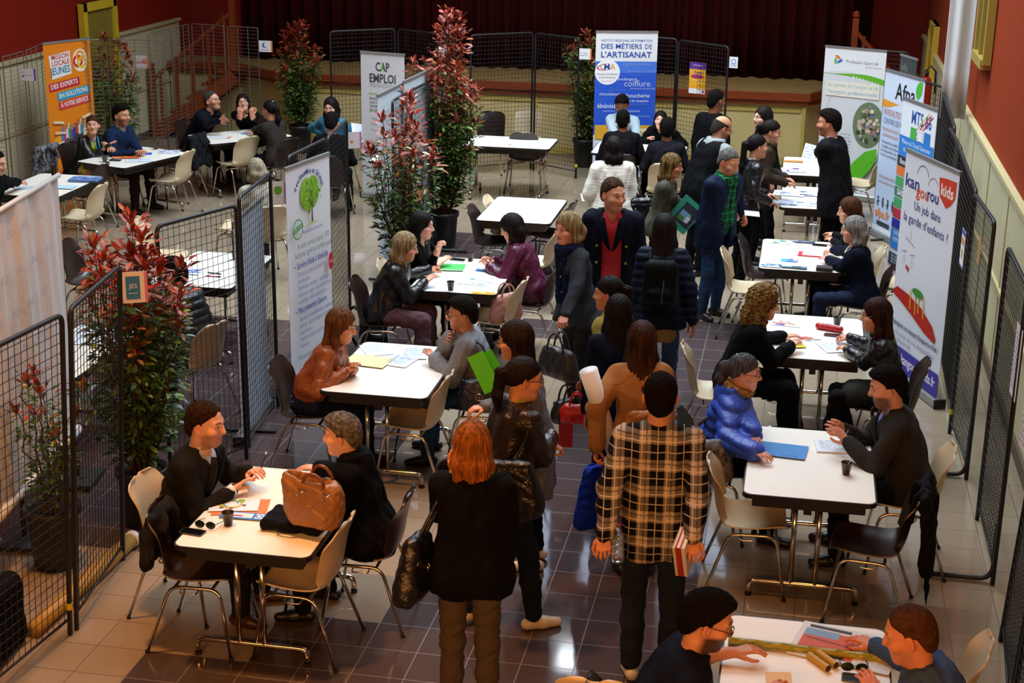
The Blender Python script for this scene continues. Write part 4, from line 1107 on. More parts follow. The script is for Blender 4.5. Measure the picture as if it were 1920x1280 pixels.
for a, b_, l in (((-6.0, 9.9), (-5.45, 10.15), 'pale wire grille at the far left edge by the cream wall'), ((-5.45, 10.2), (-5.48, 10.8), 'pale wire grille near the far left edge beside the purple card'),
               ((-5.48, 10.85), (-5.65, 11.7), 'pale wire grille left of the orange banner'), ((-5.55, 11.85), (-5.1, 12.2), 'pale wire grille behind the orange banner'), ((-5.05, 12.2), (-4.3, 12.4), 'pale wire grille right of the orange banner'),
               ((-4.78, 13.0), (-4.74, 13.7), 'pale wire grille along the left wall behind the slim shrub'), ((-4.74, 13.72), (-4.74, 14.35), 'pale wire grille at the corner by the wooden stairs'), ((-4.72, 14.38), (-4.15, 14.25), 'pale wire grille before the stairs, left one'), ((-4.12, 14.25), (-3.59, 14.13), 'pale wire grille before the stairs with the blue logo card')):
    grille(l, a, b_, style='light', group='pale wire grilles')
# ------------------------------------------------------------------ roll-up banners, cards, posters
ALU = mat('banner_aluminium', '#a9acae', .35, metal=.7); BLK = mat('banner_base_black', '#151515', .5); PW = mat('banner_paper_white', '#e4e8ec', .55)
def banner(label, TL_, TR_, h, base, draw, z0=.06, w=None, nm='roll_up_banner'):
    a = np.array([*TL_[:2], 0.]); b = np.array([*TR_[:2], 0.]); L = w or np.linalg.norm(b - a); d = (b - a) / np.linalg.norm(b - a)
    t = thing(nm, label, 'banner', a, atan2(d[1], d[0]), 'roll-up banners')
    s = Sheet(L, h - z0, base, .003); draw(s, L, h - z0); o = s.build('printed_sheet', t); o.location = (0, 0, z0)
    mb = MB(); mb.box((L / 2, .003, h + .006), (L + .01, .022, .028)); mb.build('top_rail', [ALU], t)
    mb = MB(); mb.box((L / 2, .02, .04), (L + .03, .10, .06)); mb.tube([(0 - .01, .02, .042), (L + .01, .02, .042)], .045, 12)
    bs = mb.build('base_cassette', [ALU], t)
    for x in (-.02, L + .02): mb = MB(); mb.box((x, .02, .042), (.018, .105, .08)); mb.build('end_cap', [BLK], bs)
    mb = MB(); mb.box((L * .35, .02, .015), (.04, .42, .014)); mb.tube([(L / 2, .045, .04), (L / 2, .03, h)], .009, 6); mb.build('support_pole', [BLK], t)
    return t
def lines(s, u, v, n, w, m, dv=.045, size=.024, seed=1, align='l'):
    """rows of small illegible print as fine word dashes"""
    rg = random.Random(seed)
    for i in range(n):
        x = u
        while x < u + w - .03:
            k = rg.uniform(.02, .07); k = min(k, u + w - x); s.rect(x, v - i * dv, x + k, v - i * dv + size * .45, m); x += k + .014
def d_mission(s, w, h):
    O = '#ee8a14'
    s.poly([(w * .10, h - .16), (w * .55, h - .12), (w * .56, h - .42), (w * .14, h - .47)], '#f2f0ea')
    for t, v, c, z in (('MISSION', .19, '#c21f2c', .066), ('LOCALE', .27, '#c21f2c', .066), ('JEUNES', .385, '#1479a0', .095)): s.text(w * .16 if c[1] == 'c' else w * .11, h - v - .03, t, z, c, width=w * (.37 if c[1] == 'c' else .43), bold=.02, rot=4)
    s.disc(w * .76, h - .26, .125, '#f6efe0', ry=.15); s.disc(w * .71, h - .27, .085, '#d42a2a', ri=.55); s.disc(w * .79, h - .29, .08, '#e8c62c', ri=.55); s.disc(w * .76, h - .20, .07, '#f0a030', ri=.5)
    for t, v, c, u0, u1 in (('DES EXPERTS', .58, '#c8243a', .06, .72), ('EN SOLUTIONS', .705, '#2aa2c8', .22, .93), ('À VOTRE SERVICE', .83, '#d8383a', .24, .92)):
        s.rect(w * u0, h - v - .025, w * u1, h - v + .082, c, rot=6); s.text(w * (u0 + u1) / 2, h - v + .006, t, .062, '#f6f2ea', width=w * (u1 - u0) * .88, align='c', bold=.02, rot=6)
    s.disc(w * .5, h - 1.28, w * .42, '#f3b028', ry=.10)
    rg = random.Random(4)
    for k in range(10):
        u = w * (.26 + .052 * k); v = h - 1.26 + rg.uniform(-.03, .05); c = ['#3a76c0', '#c23a9a', '#e8e4d8', '#3aa05a', '#7a3ab0', '#2a4a8a', '#d03a3a', '#e8e0c0', '#2a8ab0', '#d8d8e0'][k]
        s.rect(u - .018, v, u + .018, v + .12, c); s.disc(u, v + .145, .017, '#c08a60'); s.rect(u - .016, v - .13, u - .002, v, '#2a3550'); s.rect(u + .002, v - .13, u + .016, v, '#2a3550'); s.rect(u + .018, v + .10, u + .035, v + .20, c, rot=-20)
    for u, v, r in ((.08, 1.04, -8), (.10, 1.18, -4), (.06, 1.32, 14), (.70, 1.0, 16), (.72, 1.16, 8), (.70, 1.30, -6)): s.rect(w * u, h - v - .012, w * u + .17, h - v + .022, '#f4e6c0', rot=r); s.text(w * u + .01, h - v - .006, 'FORMATION', .018, '#d86a1a', width=.14, rot=r)
    s.text(w * .9, h - 1.58, 'AVENIR, AIDE', .06, '#c8301c', align='r', width=w * .55, bold=.02); s.text(w * .05, h - 1.72, 'CONSEIL', .06, '#c8301c', bold=.02); s.text(w * .05, h - 1.84, 'www', .05, '#b8301c')
banner('orange roll-up banner with red and blue slogan stripes behind the seated pair', P(80, 83, 2.0), P(168, 73, 2.0), 2.0, mat('banner_orange', '#ec8812', .5), d_mission)
def d_cap(s, w, h):
    s.text(w * .5, h - .225, 'CAP', .115, '#3c4046', width=w * .32, align='c', bold=.025); s.text(w * .5, h - .375, 'EMPLOI', .115, '#3c4046', width=w * .60, align='c', bold=.025)
    s.poly([(w * .463, h - .225), (w * .50, h - .105), (w * .537, h - .225), (w * .52, h - .225), (w * .50, h - .155), (w * .48, h - .225)], '#6ab42e')
    s.rect(w * .20, h - .405, w * .8, h - .40, '#8a8c90'); lines(s, w * .2, h - .43, 1, w * .6, '#9a9ca0', size=.016)
    s.rect(w * .18, h - .53, w * .82, h - .52, '#6ab42e'); s.rect(w * .18, h - .76, w * .6, h - .755, '#6ab42e')
    for i, t in enumerate(('Emploi & handicap :', 'avec Cap emploi,', 'mettez toutes', 'de votre côté')): s.text(w * .2, h - .60 - i * .05, t, .034, '#55585c', bold=.01)
    for i, t in enumerate(('Recrutement', 'Maintien', 'Projets')): s.text(w * .2, h - .86 - i * .08, '• ' + t, .034, '#8a8c90')
banner('white roll-up banner with dark grey lettering and green rule, standing farther back', P(676, 98, 1.93), P(758, 104, 1.93), 1.93, mat('banner_paper_grey', '#cfcfd3', .55), d_cap)
def d_cma(s, w, h):
    B = mat('cma_blue', '#1f55c8', .5)
    s.rect(0, .60, w, h - .40, B); s.rect(0, h - .56, w, h - .40, '#3f74d8'); 
    s.text(w * .5, h - .13, 'INSTITUT RÉGIONAL DE FORMATION', .034, '#2150a8', width=w * .82, align='c', bold=.004)
    s.text(w * .09, h - .225, 'DES MÉTIERS', .068, '#1d48a4', width=w * .66, bold=.012); s.text(w * .80, h - .225, 'DE', .068, '#1d48a4', width=w * .11)
    s.text(w * .09, h - .345, 'L’ARTISANAT', .080, '#1d48a4', width=w * .82, bold=.018)
    s.disc(w * .20, h - .55, .175, '#eef0f4'); s.disc(w * .17, h - .48, .125, '#b02a3a', ry=.045, ri=.82, rot=8, a0=60, a1=330)
    for t, u, c in (('C', .075, '#e08a2a'), ('M', .145, '#1d48a4'), ('A', .235, '#e0a82a')): s.text(w * u, h - .515, t, .085, c, bold=.012)
    for i, t in enumerate(('Chambre de Métiers', 'et de l’Artisanat')): s.text(w * .20, h - .59 - i * .045, t, .026, '#3a3a44', align='c')
    s.rect(w * .1, h - .675, w * .3, h - .672, '#b0606a')
    W1, W2, W3 = '#e6ecf6', '#7f9fe0', '#4b77d6'
    for t, u, v, z, c in (('carrosserie', .45, .50, .062, W2), ('chocolaterie-traiteur', .52, .60, .036, W2), ('mécanique moto', .52, .66, .028, W3), ('boulangerie', .38, .73, .042, '#c8d6f2'), ('coiffure', .48, .825, .088, '#b8caf0'), ('mécanique automobile', .58, .87, .028, '#a8bcea'),
                          ('imprimerie', .22, .91, .042, W3), ('chocolaterie', .08, .97, .046, '#c8d6f2'), ('boucherie', .52, 1.0, .060, W1), ('salle de réception', .50, 1.07, .034, W1), ('pâtisserie', .57, 1.13, .052, W3), ('ébéniste', .05, 1.17, .066, W1), ('peinture', .15, 1.235, .036, '#9ab4ec'), ('menuiserie', .46, 1.235, .042, '#b8caf0'), ('prothésiste dentaire', .40, 1.315, .04, W2)):
        s.text(w * u, h - v * .88 - .02, t, z, c)
    s.rect(w * .02, .54, w * .98, .74, '#dba62a'); s.text(w * .62, .655, 'Apprentissage', .06, '#f4efe0', align='c', bold=.02, width=w * .6); s.text(w * .62, .565, 'filière culture', .06, '#f4efe0', align='c', bold=.02, width=w * .56)
    s.rect(0, 0, w, .50, '#d8dcea'); s.text(.05, .42, 'F.R.A.', .05, '#5a6a9a')
banner('tall blue and white roll-up banner with trade names, right of the stage grilles', P(1118, 60, 2.09), P(1236, 61, 2.09), 2.09, PW, d_cma, w=.86)
def d_prof(s, w, h):
    s.poly([(0, h - .33), (w * .45, h - .30), (w, h - .42), (w, 0), (0, 0)], '#d4d8dc')
    for a, c in ((90, '#e07a2a'), (210, '#6ab43a'), (330, '#2a6ac8')):
        u, v = w * .22 + .035 * cos(radians(a)), h - .16 + .035 * sin(radians(a)); s.disc(u, v, .045, c, ry=.018, rot=a + 60)
    s.text(w * .36, h - .19, 'Profession Sport 66', .044, '#8a8e94', width=w * .52); s.text(w * .68, h - .235, 'Pyrénées Orientales', .02, '#9a9ea4')
    n = 16; top = [(w * i / n, h - .345 + .055 * sin(pi * i / n) * (i / n) * 1.2 - .03 * (i / n)) for i in range(n + 1)]; bot = [(w * i / n, h - .35 - .10 * (i / n) ** 2.2) for i in range(n, -1, -1)]
    s.poly(top + bot, '#62b022')
    for k in range(9): u = w * (.50 + .052 * k); v = h - .375 - .012 * k * .8; s.disc(u, v + .022, .006, '#eef2ea'); s.rect(u - .005, v - .012, u + .005, v + .016, '#eef2ea', rot=15 * (-1) ** k); s.rect(u - .016, v, u + .016, v + .005, '#eef2ea', rot=30 * (-1) ** k)
    s.rect(w * .06, h - .64, w * .94, h - .44, '#e6e4d6'); s.text(w * .5, h - .515, 'Au service de l’emploi et de', .052, '#7fb4a4', width=w * .82, align='c'); s.text(w * .5, h - .605, 'l’insertion professionnelle', .052, '#6f9cc8', width=w * .82, align='c')
    s.disc(w * .16, h - .95, .022, '#e0762a'); s.disc(w * .30, h - .78, .17, '#e0a070', ri=.975, a0=90, a1=215)
    s.disc(w * .80, h - .98, .215, '#6a7c5a', ry=.30); rg = random.Random(3)
    for k in range(70):
        a = rg.uniform(0, 6.3); r = rg.uniform(0, .9); u = w * .80 + .19 * r * cos(a); v = h - .98 + .27 * r * sin(a)
        s.disc(u, v, rg.uniform(.012, .035), ['#2e4a22', '#4a6a3a', '#c8b8a0', '#9a8878', '#b06a6a', '#6a7aa8', '#203418', '#d8c8b8'][k % 8] if u > w * .78 or k % 3 else '#bfae98', n=9)
    s.text(w * .12, h - 1.06, 'Missions', .036, '#5fae3a', bold=.01)
    for i in range(7): lines(s, w * .14, h - 1.14 - i * .045, 1, w * .42, '#5a6066', size=.018, seed=i)
    G = [(w * .99, h - 1.28), (w * .80, h - 1.34), (w * .62, h - 1.50), (w * .5, h - 1.68), (w * .30, h - 1.86), (w * .30, h - 1.93), (w * .52, h - 1.88), (w * .75, h - 1.74), (w * .90, h - 1.58), (w * .99, h - 1.44)]
    s.poly(G, '#57b51e')
    for k in range(14): t = k / 13; u = w * (.36 + .6 * t); v = h - 1.93 + .52 * t ** 1.2; s.rect(u, v, u + .02, v + .02, '#57b51e', rot=45)
banner('tall grey and green roll-up banner behind the standing man in suit', P(1548, 87, 2.02), P(1663, 97, 2.02), 2.02, PW, d_prof)
def d_afpa(s, w, h):
    s.rect(0, 0, w, h - .44, '#b4c6e0'); s.poly([(0, h - .44), (0, h - .34), (w * .42, h - .36), (w * .18, h - .42)], '#e0942a')
    s.text(w * .30, h - .30, 'Afpa', .20, '#15151c', width=w * .50, bold=.015); s.disc(w * .88, h - .13, .070, '#4ab238', ry=.10, rot=-15)
    s.poly([(w * .88, h - .03), (w * .96, h - .03), (w * .95, h - .16)], '#4ab238')
    s.text(w * .06, h - .52, 'RIVESALTES', .075, '#c86a28', width=w * .42); s.text(w * .06, h - .62, 'CENTRE DE RÉFÉRENCE', .065, '#50545c', width=w * .82)
    for i, t in enumerate(('Restauration gastro', 'commerciale')): s.text(w * .06, h - .71 - i * .07, t, .055, '#c88058')
    for i, t in enumerate(('Il prépare les actifs aux', 'd’emploi aux métiers de', 'la restauration, les métiers', 'et de la production culinaire')): s.text(w * .06, h - .86 - i * .052, t, .038, '#50545c')
    s.text(w * .06, h - 1.28, 'On a tous droit à un', .042, '#c86a28'); s.text(w * .06, h - 1.34, 'accompagnement professionnel', .036, '#c88058', width=w * .7)
    s.rect(0, 0, w, .08, '#dfe4ec'); s.text(w * .05, .20, 'afpa.fr', .105, '#e0802a', bold=.018)
    for k in range(4): u = w * (.10 + k * .13); s.disc(u, .43, .018, '#30343a', n=10); s.rect(u - .012, .33, u + .012, .41, '#30343a'); s.rect(u - .04, .375, u + .04, .385, '#30343a', rot=20 * (-1) ** k)
    s.rect(w * .12, .10, w * .45, .15, '#30343a')
banner('pale blue roll-up banner with a green drop, second along the right wall', P(1661, 131, 2.02), P(1735, 152, 2.02), 2.02, mat('banner_ice', '#cfdcee', .5), d_afpa)
def d_mts(s, w, h):
    s.text(w * .30, h - .22, 'MTS 66', .14, '#1f52a0', width=w * .58, bold=.018)
    for k, c in enumerate(('#d8c030', '#c8303a', '#c8303a')): s.rect(w * .22 + k * .05, h - .23 - k * .012, w * .86 + k * .05, h - .215 - k * .012, c, rot=38)
    s.rect(w * .30, h - .40, w * .47, h - .26, '#4ab248'); s.rect(w * .50, h - .40, w * .67, h - .26, '#e8ecf0'); s.disc(w * .585, h - .33, .07, '#30343a', ri=.93, n=4, a0=45, a1=405); s.rect(w * .70, h - .40, w * .88, h - .26, '#2a7ac8')
    s.rect(0, h - .60, w, h - .38, '#2a7fd0'); s.text(w * .5, h - .46, 'Maison du Travail Saisonnier', .052, '#dfe8f4', width=w * .84, align='c'); s.text(w * .5, h - .54, 'des Pyrénées-Orientales', .052, '#dfe8f4', width=w * .72, align='c')
    s.rect(0, h - .71, w, h - .60, '#23262c'); s.text(w * .08, h - .68, 'Besoin d’un conseil ?', .06, '#e8ecf0', bold=.01)
    cs = ('#d8702a', '#3a9a58', '#2a6a4a', '#3a9a58', '#b8243a', '#20249a', '#2a7fd0')
    for k, c in enumerate(cs): s.rect(0, h - .81 - k * .115, w, h - .71 - k * .115, c)
    s.text(w * .08, h - 1.02, 'SAISON', .07, '#e8ecf0', bold=.02); s.rect(0, .35, w, h - 1.40, '#2a7fd0'); s.text(w * .08, h - 1.46, 'OFFRES', .05, '#dfe8f4'); s.text(w * .08, h - 1.53, 'EMPLOI', .05, '#dfe8f4'); s.rect(0, .16, w, .30, '#23384a')
    for i in range(3): s.text(w * .08, .26 - i * .035, 'Des représentants', .03, '#dfe8f4')
banner('narrow white and blue roll-up banner with striped colour bands, third along the right wall', P(1694, 184, 2.02), P(1758, 208, 2.02), 2.02, mat('banner_white2', '#e6ecf2', .5), d_mts)
def d_kang(s, w, h):
    N = '#2b2b78'; G = '#6a6a70'
    s.text(w * .04, h - .30, 'kan', .115, '#2a2a7a', width=w * .27, bold=.018); s.text(w * .26, h - .345, 'gou', .105, '#d84a20', width=w * .24, bold=.018); s.text(w * .47, h - .33, 'rou', .105, '#2a2a7a', width=w * .21, bold=.018)
    s.poly([(w * .66, h - .10), (w * .80, h - .085), (w * .97, h - .08), (w * .965, h - .22), (w * .90, h - .29), (w * .82, h - .33), (w * .69, h - .25)], '#cf3a14'); s.text(w * .82, h - .235, 'kids', .10, '#f2eeea', width=w * .22, align='c', bold=.02)
    s.disc(w * .36, h - .19, .125, '#2a2a4a', ri=.95, a0=20, a1=165); s.disc(w * .57, h - .24, .11, '#2a2a4a', ri=.95, a0=35, a1=165)
    s.text(w * .50, h - .47, 'Un job dans', .080, N, width=w * .50, align='c'); s.text(w * .49, h - .60, 'la garde d’enfants ?', .080, N, width=w * .84, align='c')
    s.rect(w * .24, h - .76, w * .244, h - .66, G); s.rect(w * .14, h - .77, w * .34, h - .764, G, rot=-14)
    for u in (.10, .26): s.rect(w * u, h - .87, w * u + .10, h - .864, G, rot=12); s.rect(w * u + .05, h - .93, w * u + .053, h - .87, G); s.disc(w * u + .05, h - .955, .028, '#8a8a92', ri=.9)
    s.rect(w * .20, h - 1.02, w * .26, h - .98, '#b04050', rot=-20)
    s.poly([(w * .01, h - 1.25), (w * .08, h - 1.21), (w * .30, h - 1.22), (w * .58, h - 1.27), (w * .80, h - 1.36), (w * .88, h - 1.45), (w * .86, h - 1.49), (w * .66, h - 1.46), (w * .40, h - 1.38), (w * .12, h - 1.31), (w * .01, h - 1.29)], '#b81810')
    for u, v in ((.34, 1.34), (.44, 1.36), (.50, 1.33), (.60, 1.35)): s.rect(w * u, h - v, w * u + .016, h - v + .18, '#d8c020', rot=6)
    s.disc(w * .48, h - 1.16, .115, '#3f8a2c', ry=.035)
    s.text(w * .05, h - 1.55, 'Rejoignez nos équipes Kangourou Kids !', .044, '#2b2b60', width=w * .90, bold=.015)
    s.text(w * .05, h - 1.63, 'en fonction de vos disponibilités', .042, '#7f84a0', width=w * .84); s.text(w * .05, h - 1.69, 'vie professionnelle', .040, '#7f84a0')
    s.rect(0, 0, w, .205, '#382a9c'); s.text(w * .5, .075, 'www.kangouroukids.fr', .085, '#e8e8f4', width=w * .90, align='c', bold=.02)
banner('large white childcare roll-up banner with a purple foot, nearest on the right', P(1700, 281, 2.02), P(1800, 326, 2.02), 2.02, mat('banner_white3', '#dfe6f0', .5), d_kang, z0=.09)
def d_vivre(s, w, h):
    st = 'Vivre Ensemble en Salanque'
    for i, ch in enumerate(st):
        a = radians(165 - 150 * i / (len(st) - 1)); s.text(w * .5 + .215 * cos(a), h - .26 + .17 * sin(a), ch, .046, '#3a4a86', rot=math.degrees(a) - 90, bold=.01)
    s.disc(w * .43, h - .25, .105, '#8cc63a', ry=.13); s.disc(w * .58, h - .25, .105, '#7ab82e', ry=.13); s.poly([(w * .30, h - .28), (w * .71, h - .28), (w * .50, h - .42)], '#83be34')
    rg = random.Random(5)
    for k in range(60): a = rg.uniform(0, 6.3); r = rg.uniform(.2, 1); s.disc(w * .5 + .19 * r * cos(a), h - .27 + .12 * r * sin(a), .012, ['#a8d65a', '#5a9a24', '#93cc40'][k % 3], n=7)
    s.poly([(w * .485, h - .50), (w * .495, h - .36), (w * .43, h - .27), (w * .50, h - .34), (w * .50, h - .22), (w * .508, h - .34), (w * .58, h - .26), (w * .51, h - .37), (w * .525, h - .50)], '#2c2a20')
    s.disc(w * .5, h - .505, .10, '#b8d890', ry=.012)
    s.disc(w * .17, h - .51, .085, '#4a9a4a', ri=.88); s.rect(w * .05, h - .525, w * .29, h - .485, '#4a9a4a', rot=14); s.text(w * .17, h - .515, 'CERTIFIÉ', .022, '#f0f4ee', width=.14, align='c', rot=14)
    s.text(w * .5, h - .57, 'Maintien à domicile', .034, '#4a5ca8', width=w * .46, align='c')
    G = '#5a7a68'; B = '#3a4e9e'; L = '#7484b4'
    s.text(w * .52, h - .68, 'A votre service depuis 1973', .052, G, width=w * .74, align='c'); s.text(w * .52, h - .75, 'Autorisé, agréé et certifié qualité', .052, G, width=w * .88, align='c')
    s.text(w * .06, h - .84, '•', .05, B); s.text(w * .12, h - .84, 'Service d’aide à domicile', .056, B, width=w * .72, bold=.02)
    for i, t in enumerate(('Personnes âgées, personnes', 'handicapées', 'Entretien, ménage, repassage...', 'Aide aux repas, aux transferts, à la', 'mobilité, télé-assistance...')): s.text(w * .14, h - .91 - i * .058, t, .044, L, width=w * min(.82, .024 * len(t)))
    s.text(w * .06, h - 1.22, '•', .05, B); s.text(w * .12, h - 1.22, 'Pôle prévention Seniors', .056, B, width=w * .66, bold=.02)
    for i, t in enumerate(('Ateliers et conférences : mémoire,', 'habitat, sport adapté, nutrition,', 'numérique...', 'Ateliers contes et portage de livres à', 'domicile')): s.text(w * .14, h - 1.29 - i * .058, t, .044, L, width=w * min(.84, .024 * len(t)))
    s.disc(w * .90, h - .90, .042, '#c0203a', ry=.075); s.text(w * .90, h - .91, 'SERVICE', .02, '#f2eaea', width=.06, align='c')
    s.text(w * .08, h - 1.62, 'Personnel formé', .05, G)
banner('white roll-up banner with a green heart shaped tree, behind the woman in tan leather', P(535, 319, 2.02), P(617, 289, 2.02), 2.02, mat('banner_white4', '#e2edf8', .5), d_vivre)
# pale banners seen from behind, and other plain ones
def plain(label, a, b, h, col='#bccbd6', nm='roll_up_banner'):
    return banner(label, a, b, h, mat('banner_back_' + col.strip('#'), col, .6), lambda s, w, hh: None, nm=nm)
plain('pale blue blank back of a roll-up banner behind the grille, nearer one', P(708, 181, 2.05), P(757, 157, 2.05), 2.05); plain('pale blue blank back of a roll-up banner behind the grille, farther one', P(757, 155, 2.08), P(807, 132, 2.08), 2.08)
plain('pale blue blank banner back behind the mesh left of the tree banner', P(452, 367, 2) + [-.07, 0, 0], P(506, 322, 2) + [-.07, 0, 0], 1.78, '#c4d3e4')
def d_fire(s, w, h): s.text(w * .1, h - .18, 'info', .10, '#8a9488'); s.text(w * .1, h - .32, 'emploi', .09, '#8a9488')
banner('dark grey roll-up banner at the back right beside the fire extinguisher', P(1689, 103, 2.05), P(1720, 113, 2.05), 2.05, mat('banner_slate', '#3a3f40', .5), d_fire)
# the big white printed screen at the left edge
def big_screen():
    a = np.array([-.82, -.60, 0.]); a = P(-120, 470, 2.28); b = P(108, 332, 2.28)
    d = nrm(b - a); L = np.linalg.norm(b - a); th = atan2(d[1], d[0])
    t = thing('projection_screen', 'large white fabric screen with faint grey printed initials at the left edge', 'screen', (a[0], a[1], 0), th)
    mb = MB(); nu, nv = 30, 24; G = []
    for i in range(nu + 1):
        G.append([(L * i / nu, .012 * sin(i * .9) + .006 * sin(i * 2.1 + j * .2), .42 + 1.86 * j / nv) for j in range(nv + 1)])
    s = Sheet(.01, .01, mat('screen_fabric', '#d6d4d2', .8, bump=(60, .1))); s.mb = MB(); s.mb.grid(np.array(G)[:, ::-1], 0, .004); nb = len(s.mb.v)
    for r in range(7):
        for c in range(6):
            u = .12 + c * .27 + (.13 if r % 2 else 0); v = .55 + r * .26
            if u < L - .1: s.text(u, v, 'eu', .085, '#b4b4be'); s.text(u + .02, v - .05, 'info', .018, '#bcbcc4')
    for q in range(nb, len(s.mb.v)): s.mb.v[q] = s.mb.v[q] - [0, .022, 0]
    s.build('fabric', t)
    for z_, r_ in ((2.29, .018), (.42, .035)): mb = MB(); mb.tube([(-.02, 0, z_), (L + .02, 0, z_)], r_, 10); mb.build('rail', [mat('screen_rail_white', '#c9c7c4', .5)], t, True)
    mb = MB(); mb.tube([(L + .02, .03, .05), (L + .02, .03, 2.36)], .018, 8); mb.tube([(L * .5, .05, .05), (L * .5, .05, 2.3)], .018, 8)
    for x in (L + .02, L * .5): mb.box((x, .03, .03), (.36, .30, .03), 0)
    mb.build('stand_pole', [BLK], t)
big_screen()
def card(label, c, rz, w, h, draw, base='#e6e8ee', nm='sign_card', cat='sign', g='sign cards clipped to the grilles'):
    t = Sheet(w, h, flat(base), .002); draw(t, w, h); o = t.build(nm, None); o.location = tuple(c); o.rotation_euler = (0, 0, rz); return tag(o, label, cat, g)
def PV(px, py, A, ang, off=.022):
    d = _fw + (px - 960) / F_PX * _r2 + (py - 640) / F_PX * _d2; n = np.array([sin(ang), -cos(ang), 0]); q = np.array([A[0], A[1], 0]) + n * off
    return CAM + d * (((q - CAM) @ n) / (d @ n))
def stripe(col, fn=None):
    def f(s, w, h):
        s.rect(w * .88, 0, w, h, col)
        if fn: fn(s, w, h)
    return f
cd = lambda px, py, z=1.85: P(px, py, z)
card('small card with a purple edge at the far left edge of the hall', PV(39, 151, (-5.48, 10.8), .1), .1, .20, .15, stripe('#6a3ab0', lambda s, w, h: (s.disc(w * .18, h * .4, .014, '#7a6a90'), s.text(w * .34, h * .40, 'France', .022, '#8a8aa0'))))
card('small card with red and yellow rings right of the orange banner', PV(253, 127, (-4.3, 12.4), -.1), -.1, .21, .17, stripe('#e08a2a', lambda s, w, h: (s.text(w * .12, h * .38, 'MISSION JEUNES', .03, '#c23040', width=w * .45), s.disc(w * .70, h * .5, .028, '#d84040', ri=.5), s.disc(w * .76, h * .45, .024, '#e8b030', ri=.5))))
card('small card with a blue crescent logo at the end of the pale grilles', PV(486, 97, (-3.59, 14.13), 0), 0, .20, .16, stripe('#e08a3a', lambda s, w, h: (s.disc(w * .42, h * .6, .036, '#1f5aa8'), s.disc(w * .50, h * .62, .028, '#e6e8ee'), s.text(w * .12, h * .13, 'pôle emploi', .024, '#8a5a9a', width=w * .62))))
card('small white card on the mesh corner beside the tallest red bush', PV(822, 107, P(822, 62, 2), 0), 0, .16, .15, stripe('#e08a3a', lambda s, w, h: s.text(w * .06, h * .42, 'CAP EMPLOI', .022, '#50545c', width=w * .76)))
card('white card lettered O2 on the mesh beside the pale banners', PV(812, 191, P(811, 147, 2), .08), .08, .17, .18, stripe('#c85ab0', lambda s, w, h: (s.text(w * .14, h * .36, 'O', .085, '#1f4fb0', bold=.018), s.text(w * .52, h * .28, '2', .055, '#1f4fb0', bold=.018), s.rect(w * .2, h * .16, w * .75, h * .18, '#b070a8'))))
card('small card on the mesh left of the blue trade banner', PV(1086, 111, P(1088, 70, 2), 0), 0, .17, .15, stripe('#e08a3a', lambda s, w, h: lines(s, .015, h * .55, 2, w * .7, '#7a808a', .03, .014)))
card('small bluish card at the right end of the mesh before the stage', PV(1367, 127, P(1368, 86, 2), -.3), -.3, .12, .15, lambda s, w, h: (s.disc(w * .5, h * .58, .036, '#5a8ac8', ri=.7), s.text(w * .5, h * .15, 'CMA', .03, '#5a8ac8', align='c')))
card('card with a blue square on the mesh in front of the large left bush', PV(231, 569, P(226, 492, 2), radians(28)), radians(28), .155, .20, stripe('#c87ab0', lambda s, w, h: (s.rect(w * .14, h * .12, w * .70, h * .86, '#2a7ac8'), s.text(w * .42, h * .48, 'JES', .03, '#dfe8f4', align='c'), s.rect(w * .24, h * .3, w * .6, h * .33, '#a8c8ea'))), base='#e4e2ee')
card('card with a small green tree beside the tree banner', PV(509, 385, P(507, 320, 2), radians(40)), radians(40), .12, .19, lambda s, w, h: (s.disc(w * .42, h * .62, .026, '#6ab43a', ry=.034), s.disc(w * .56, h * .62, .026, '#6ab43a', ry=.034), s.rect(w * .48, h * .3, w * .51, h * .55, '#3a3020'), s.rect(w * .92, 0, w, h, '#a080c0')), base='#e8f0ee')
card('small card with a pink edge on the mesh by the open newspaper', PV(652, 279, P(650, 222, 2), radians(35)), radians(35), .14, .16, stripe('#c87ab0', lambda s, w, h: s.disc(w * .3, h * .4, .014, '#e08a2a')))
card('small illustrated leaflet hung on the right grille beside the childcare banner', PV(1798, 494, (5.52, 4.5), radians(-88)), radians(-88), .20, .30, lambda s, w, h: (s.rect(0, h * .86, w, h, '#3a4ab0'), s.rect(w * .1, h * .6, w * .9, h * .78, '#d88a4a'), s.disc(w * .5, h * .36, .04, '#a8b82a'), s.rect(0, 0, w, h * .06, '#3a4ab0')), nm='leaflet', cat='leaflet')
card('long white notice hung on the grille at the right edge', PV(1892, 733, (5.56, 2.7), radians(-88)), radians(-88), .22, .46, lambda s, w, h: lines(s, .03, h - .06, 12, w * .75, '#5a5a6a', .03, .014, 5), nm='notice', cat='notice')
card('large white notice at the right edge above the corner of the photo', PV(1911, 832, (5.5, 1.2), radians(-86)), radians(-86), .30, .42, lambda s, w, h: lines(s, .03, h - .06, 10, w * .75, '#7a6a6a', .035, .014, 6), nm='notice', cat='notice')
def d_portes(s, w, h):
    s.rect(0, h * .78, w, h, '#5a2a90'); s.rect(0, h * .22, w, h * .78, '#e8a81c'); s.rect(0, 0, w, h * .16, '#e8e8ec')
    s.text(w * .5, h * .88, 'CAMPUS PORTES', .022, '#e8c8e8', width=w * .6, align='c'); s.text(w * .56, h * .62, 'Portes', .05, '#5a2a90', width=w * .5, align='c', bold=.018); s.disc(w * .5, h * .545, w * .40, '#b02a4a', ry=.028); s.text(w * .5, h * .53, 'Ouvertes', .036, '#7a2a90', width=w * .6, align='c', bold=.02)
    s.text(w * .5, h * .40, 'samedi 6 avril', .028, '#f4ecd0', width=w * .6, align='c', rot=-8); s.rect(w * .84, h * .04, w * .95, h * .12, '#b03a1a')
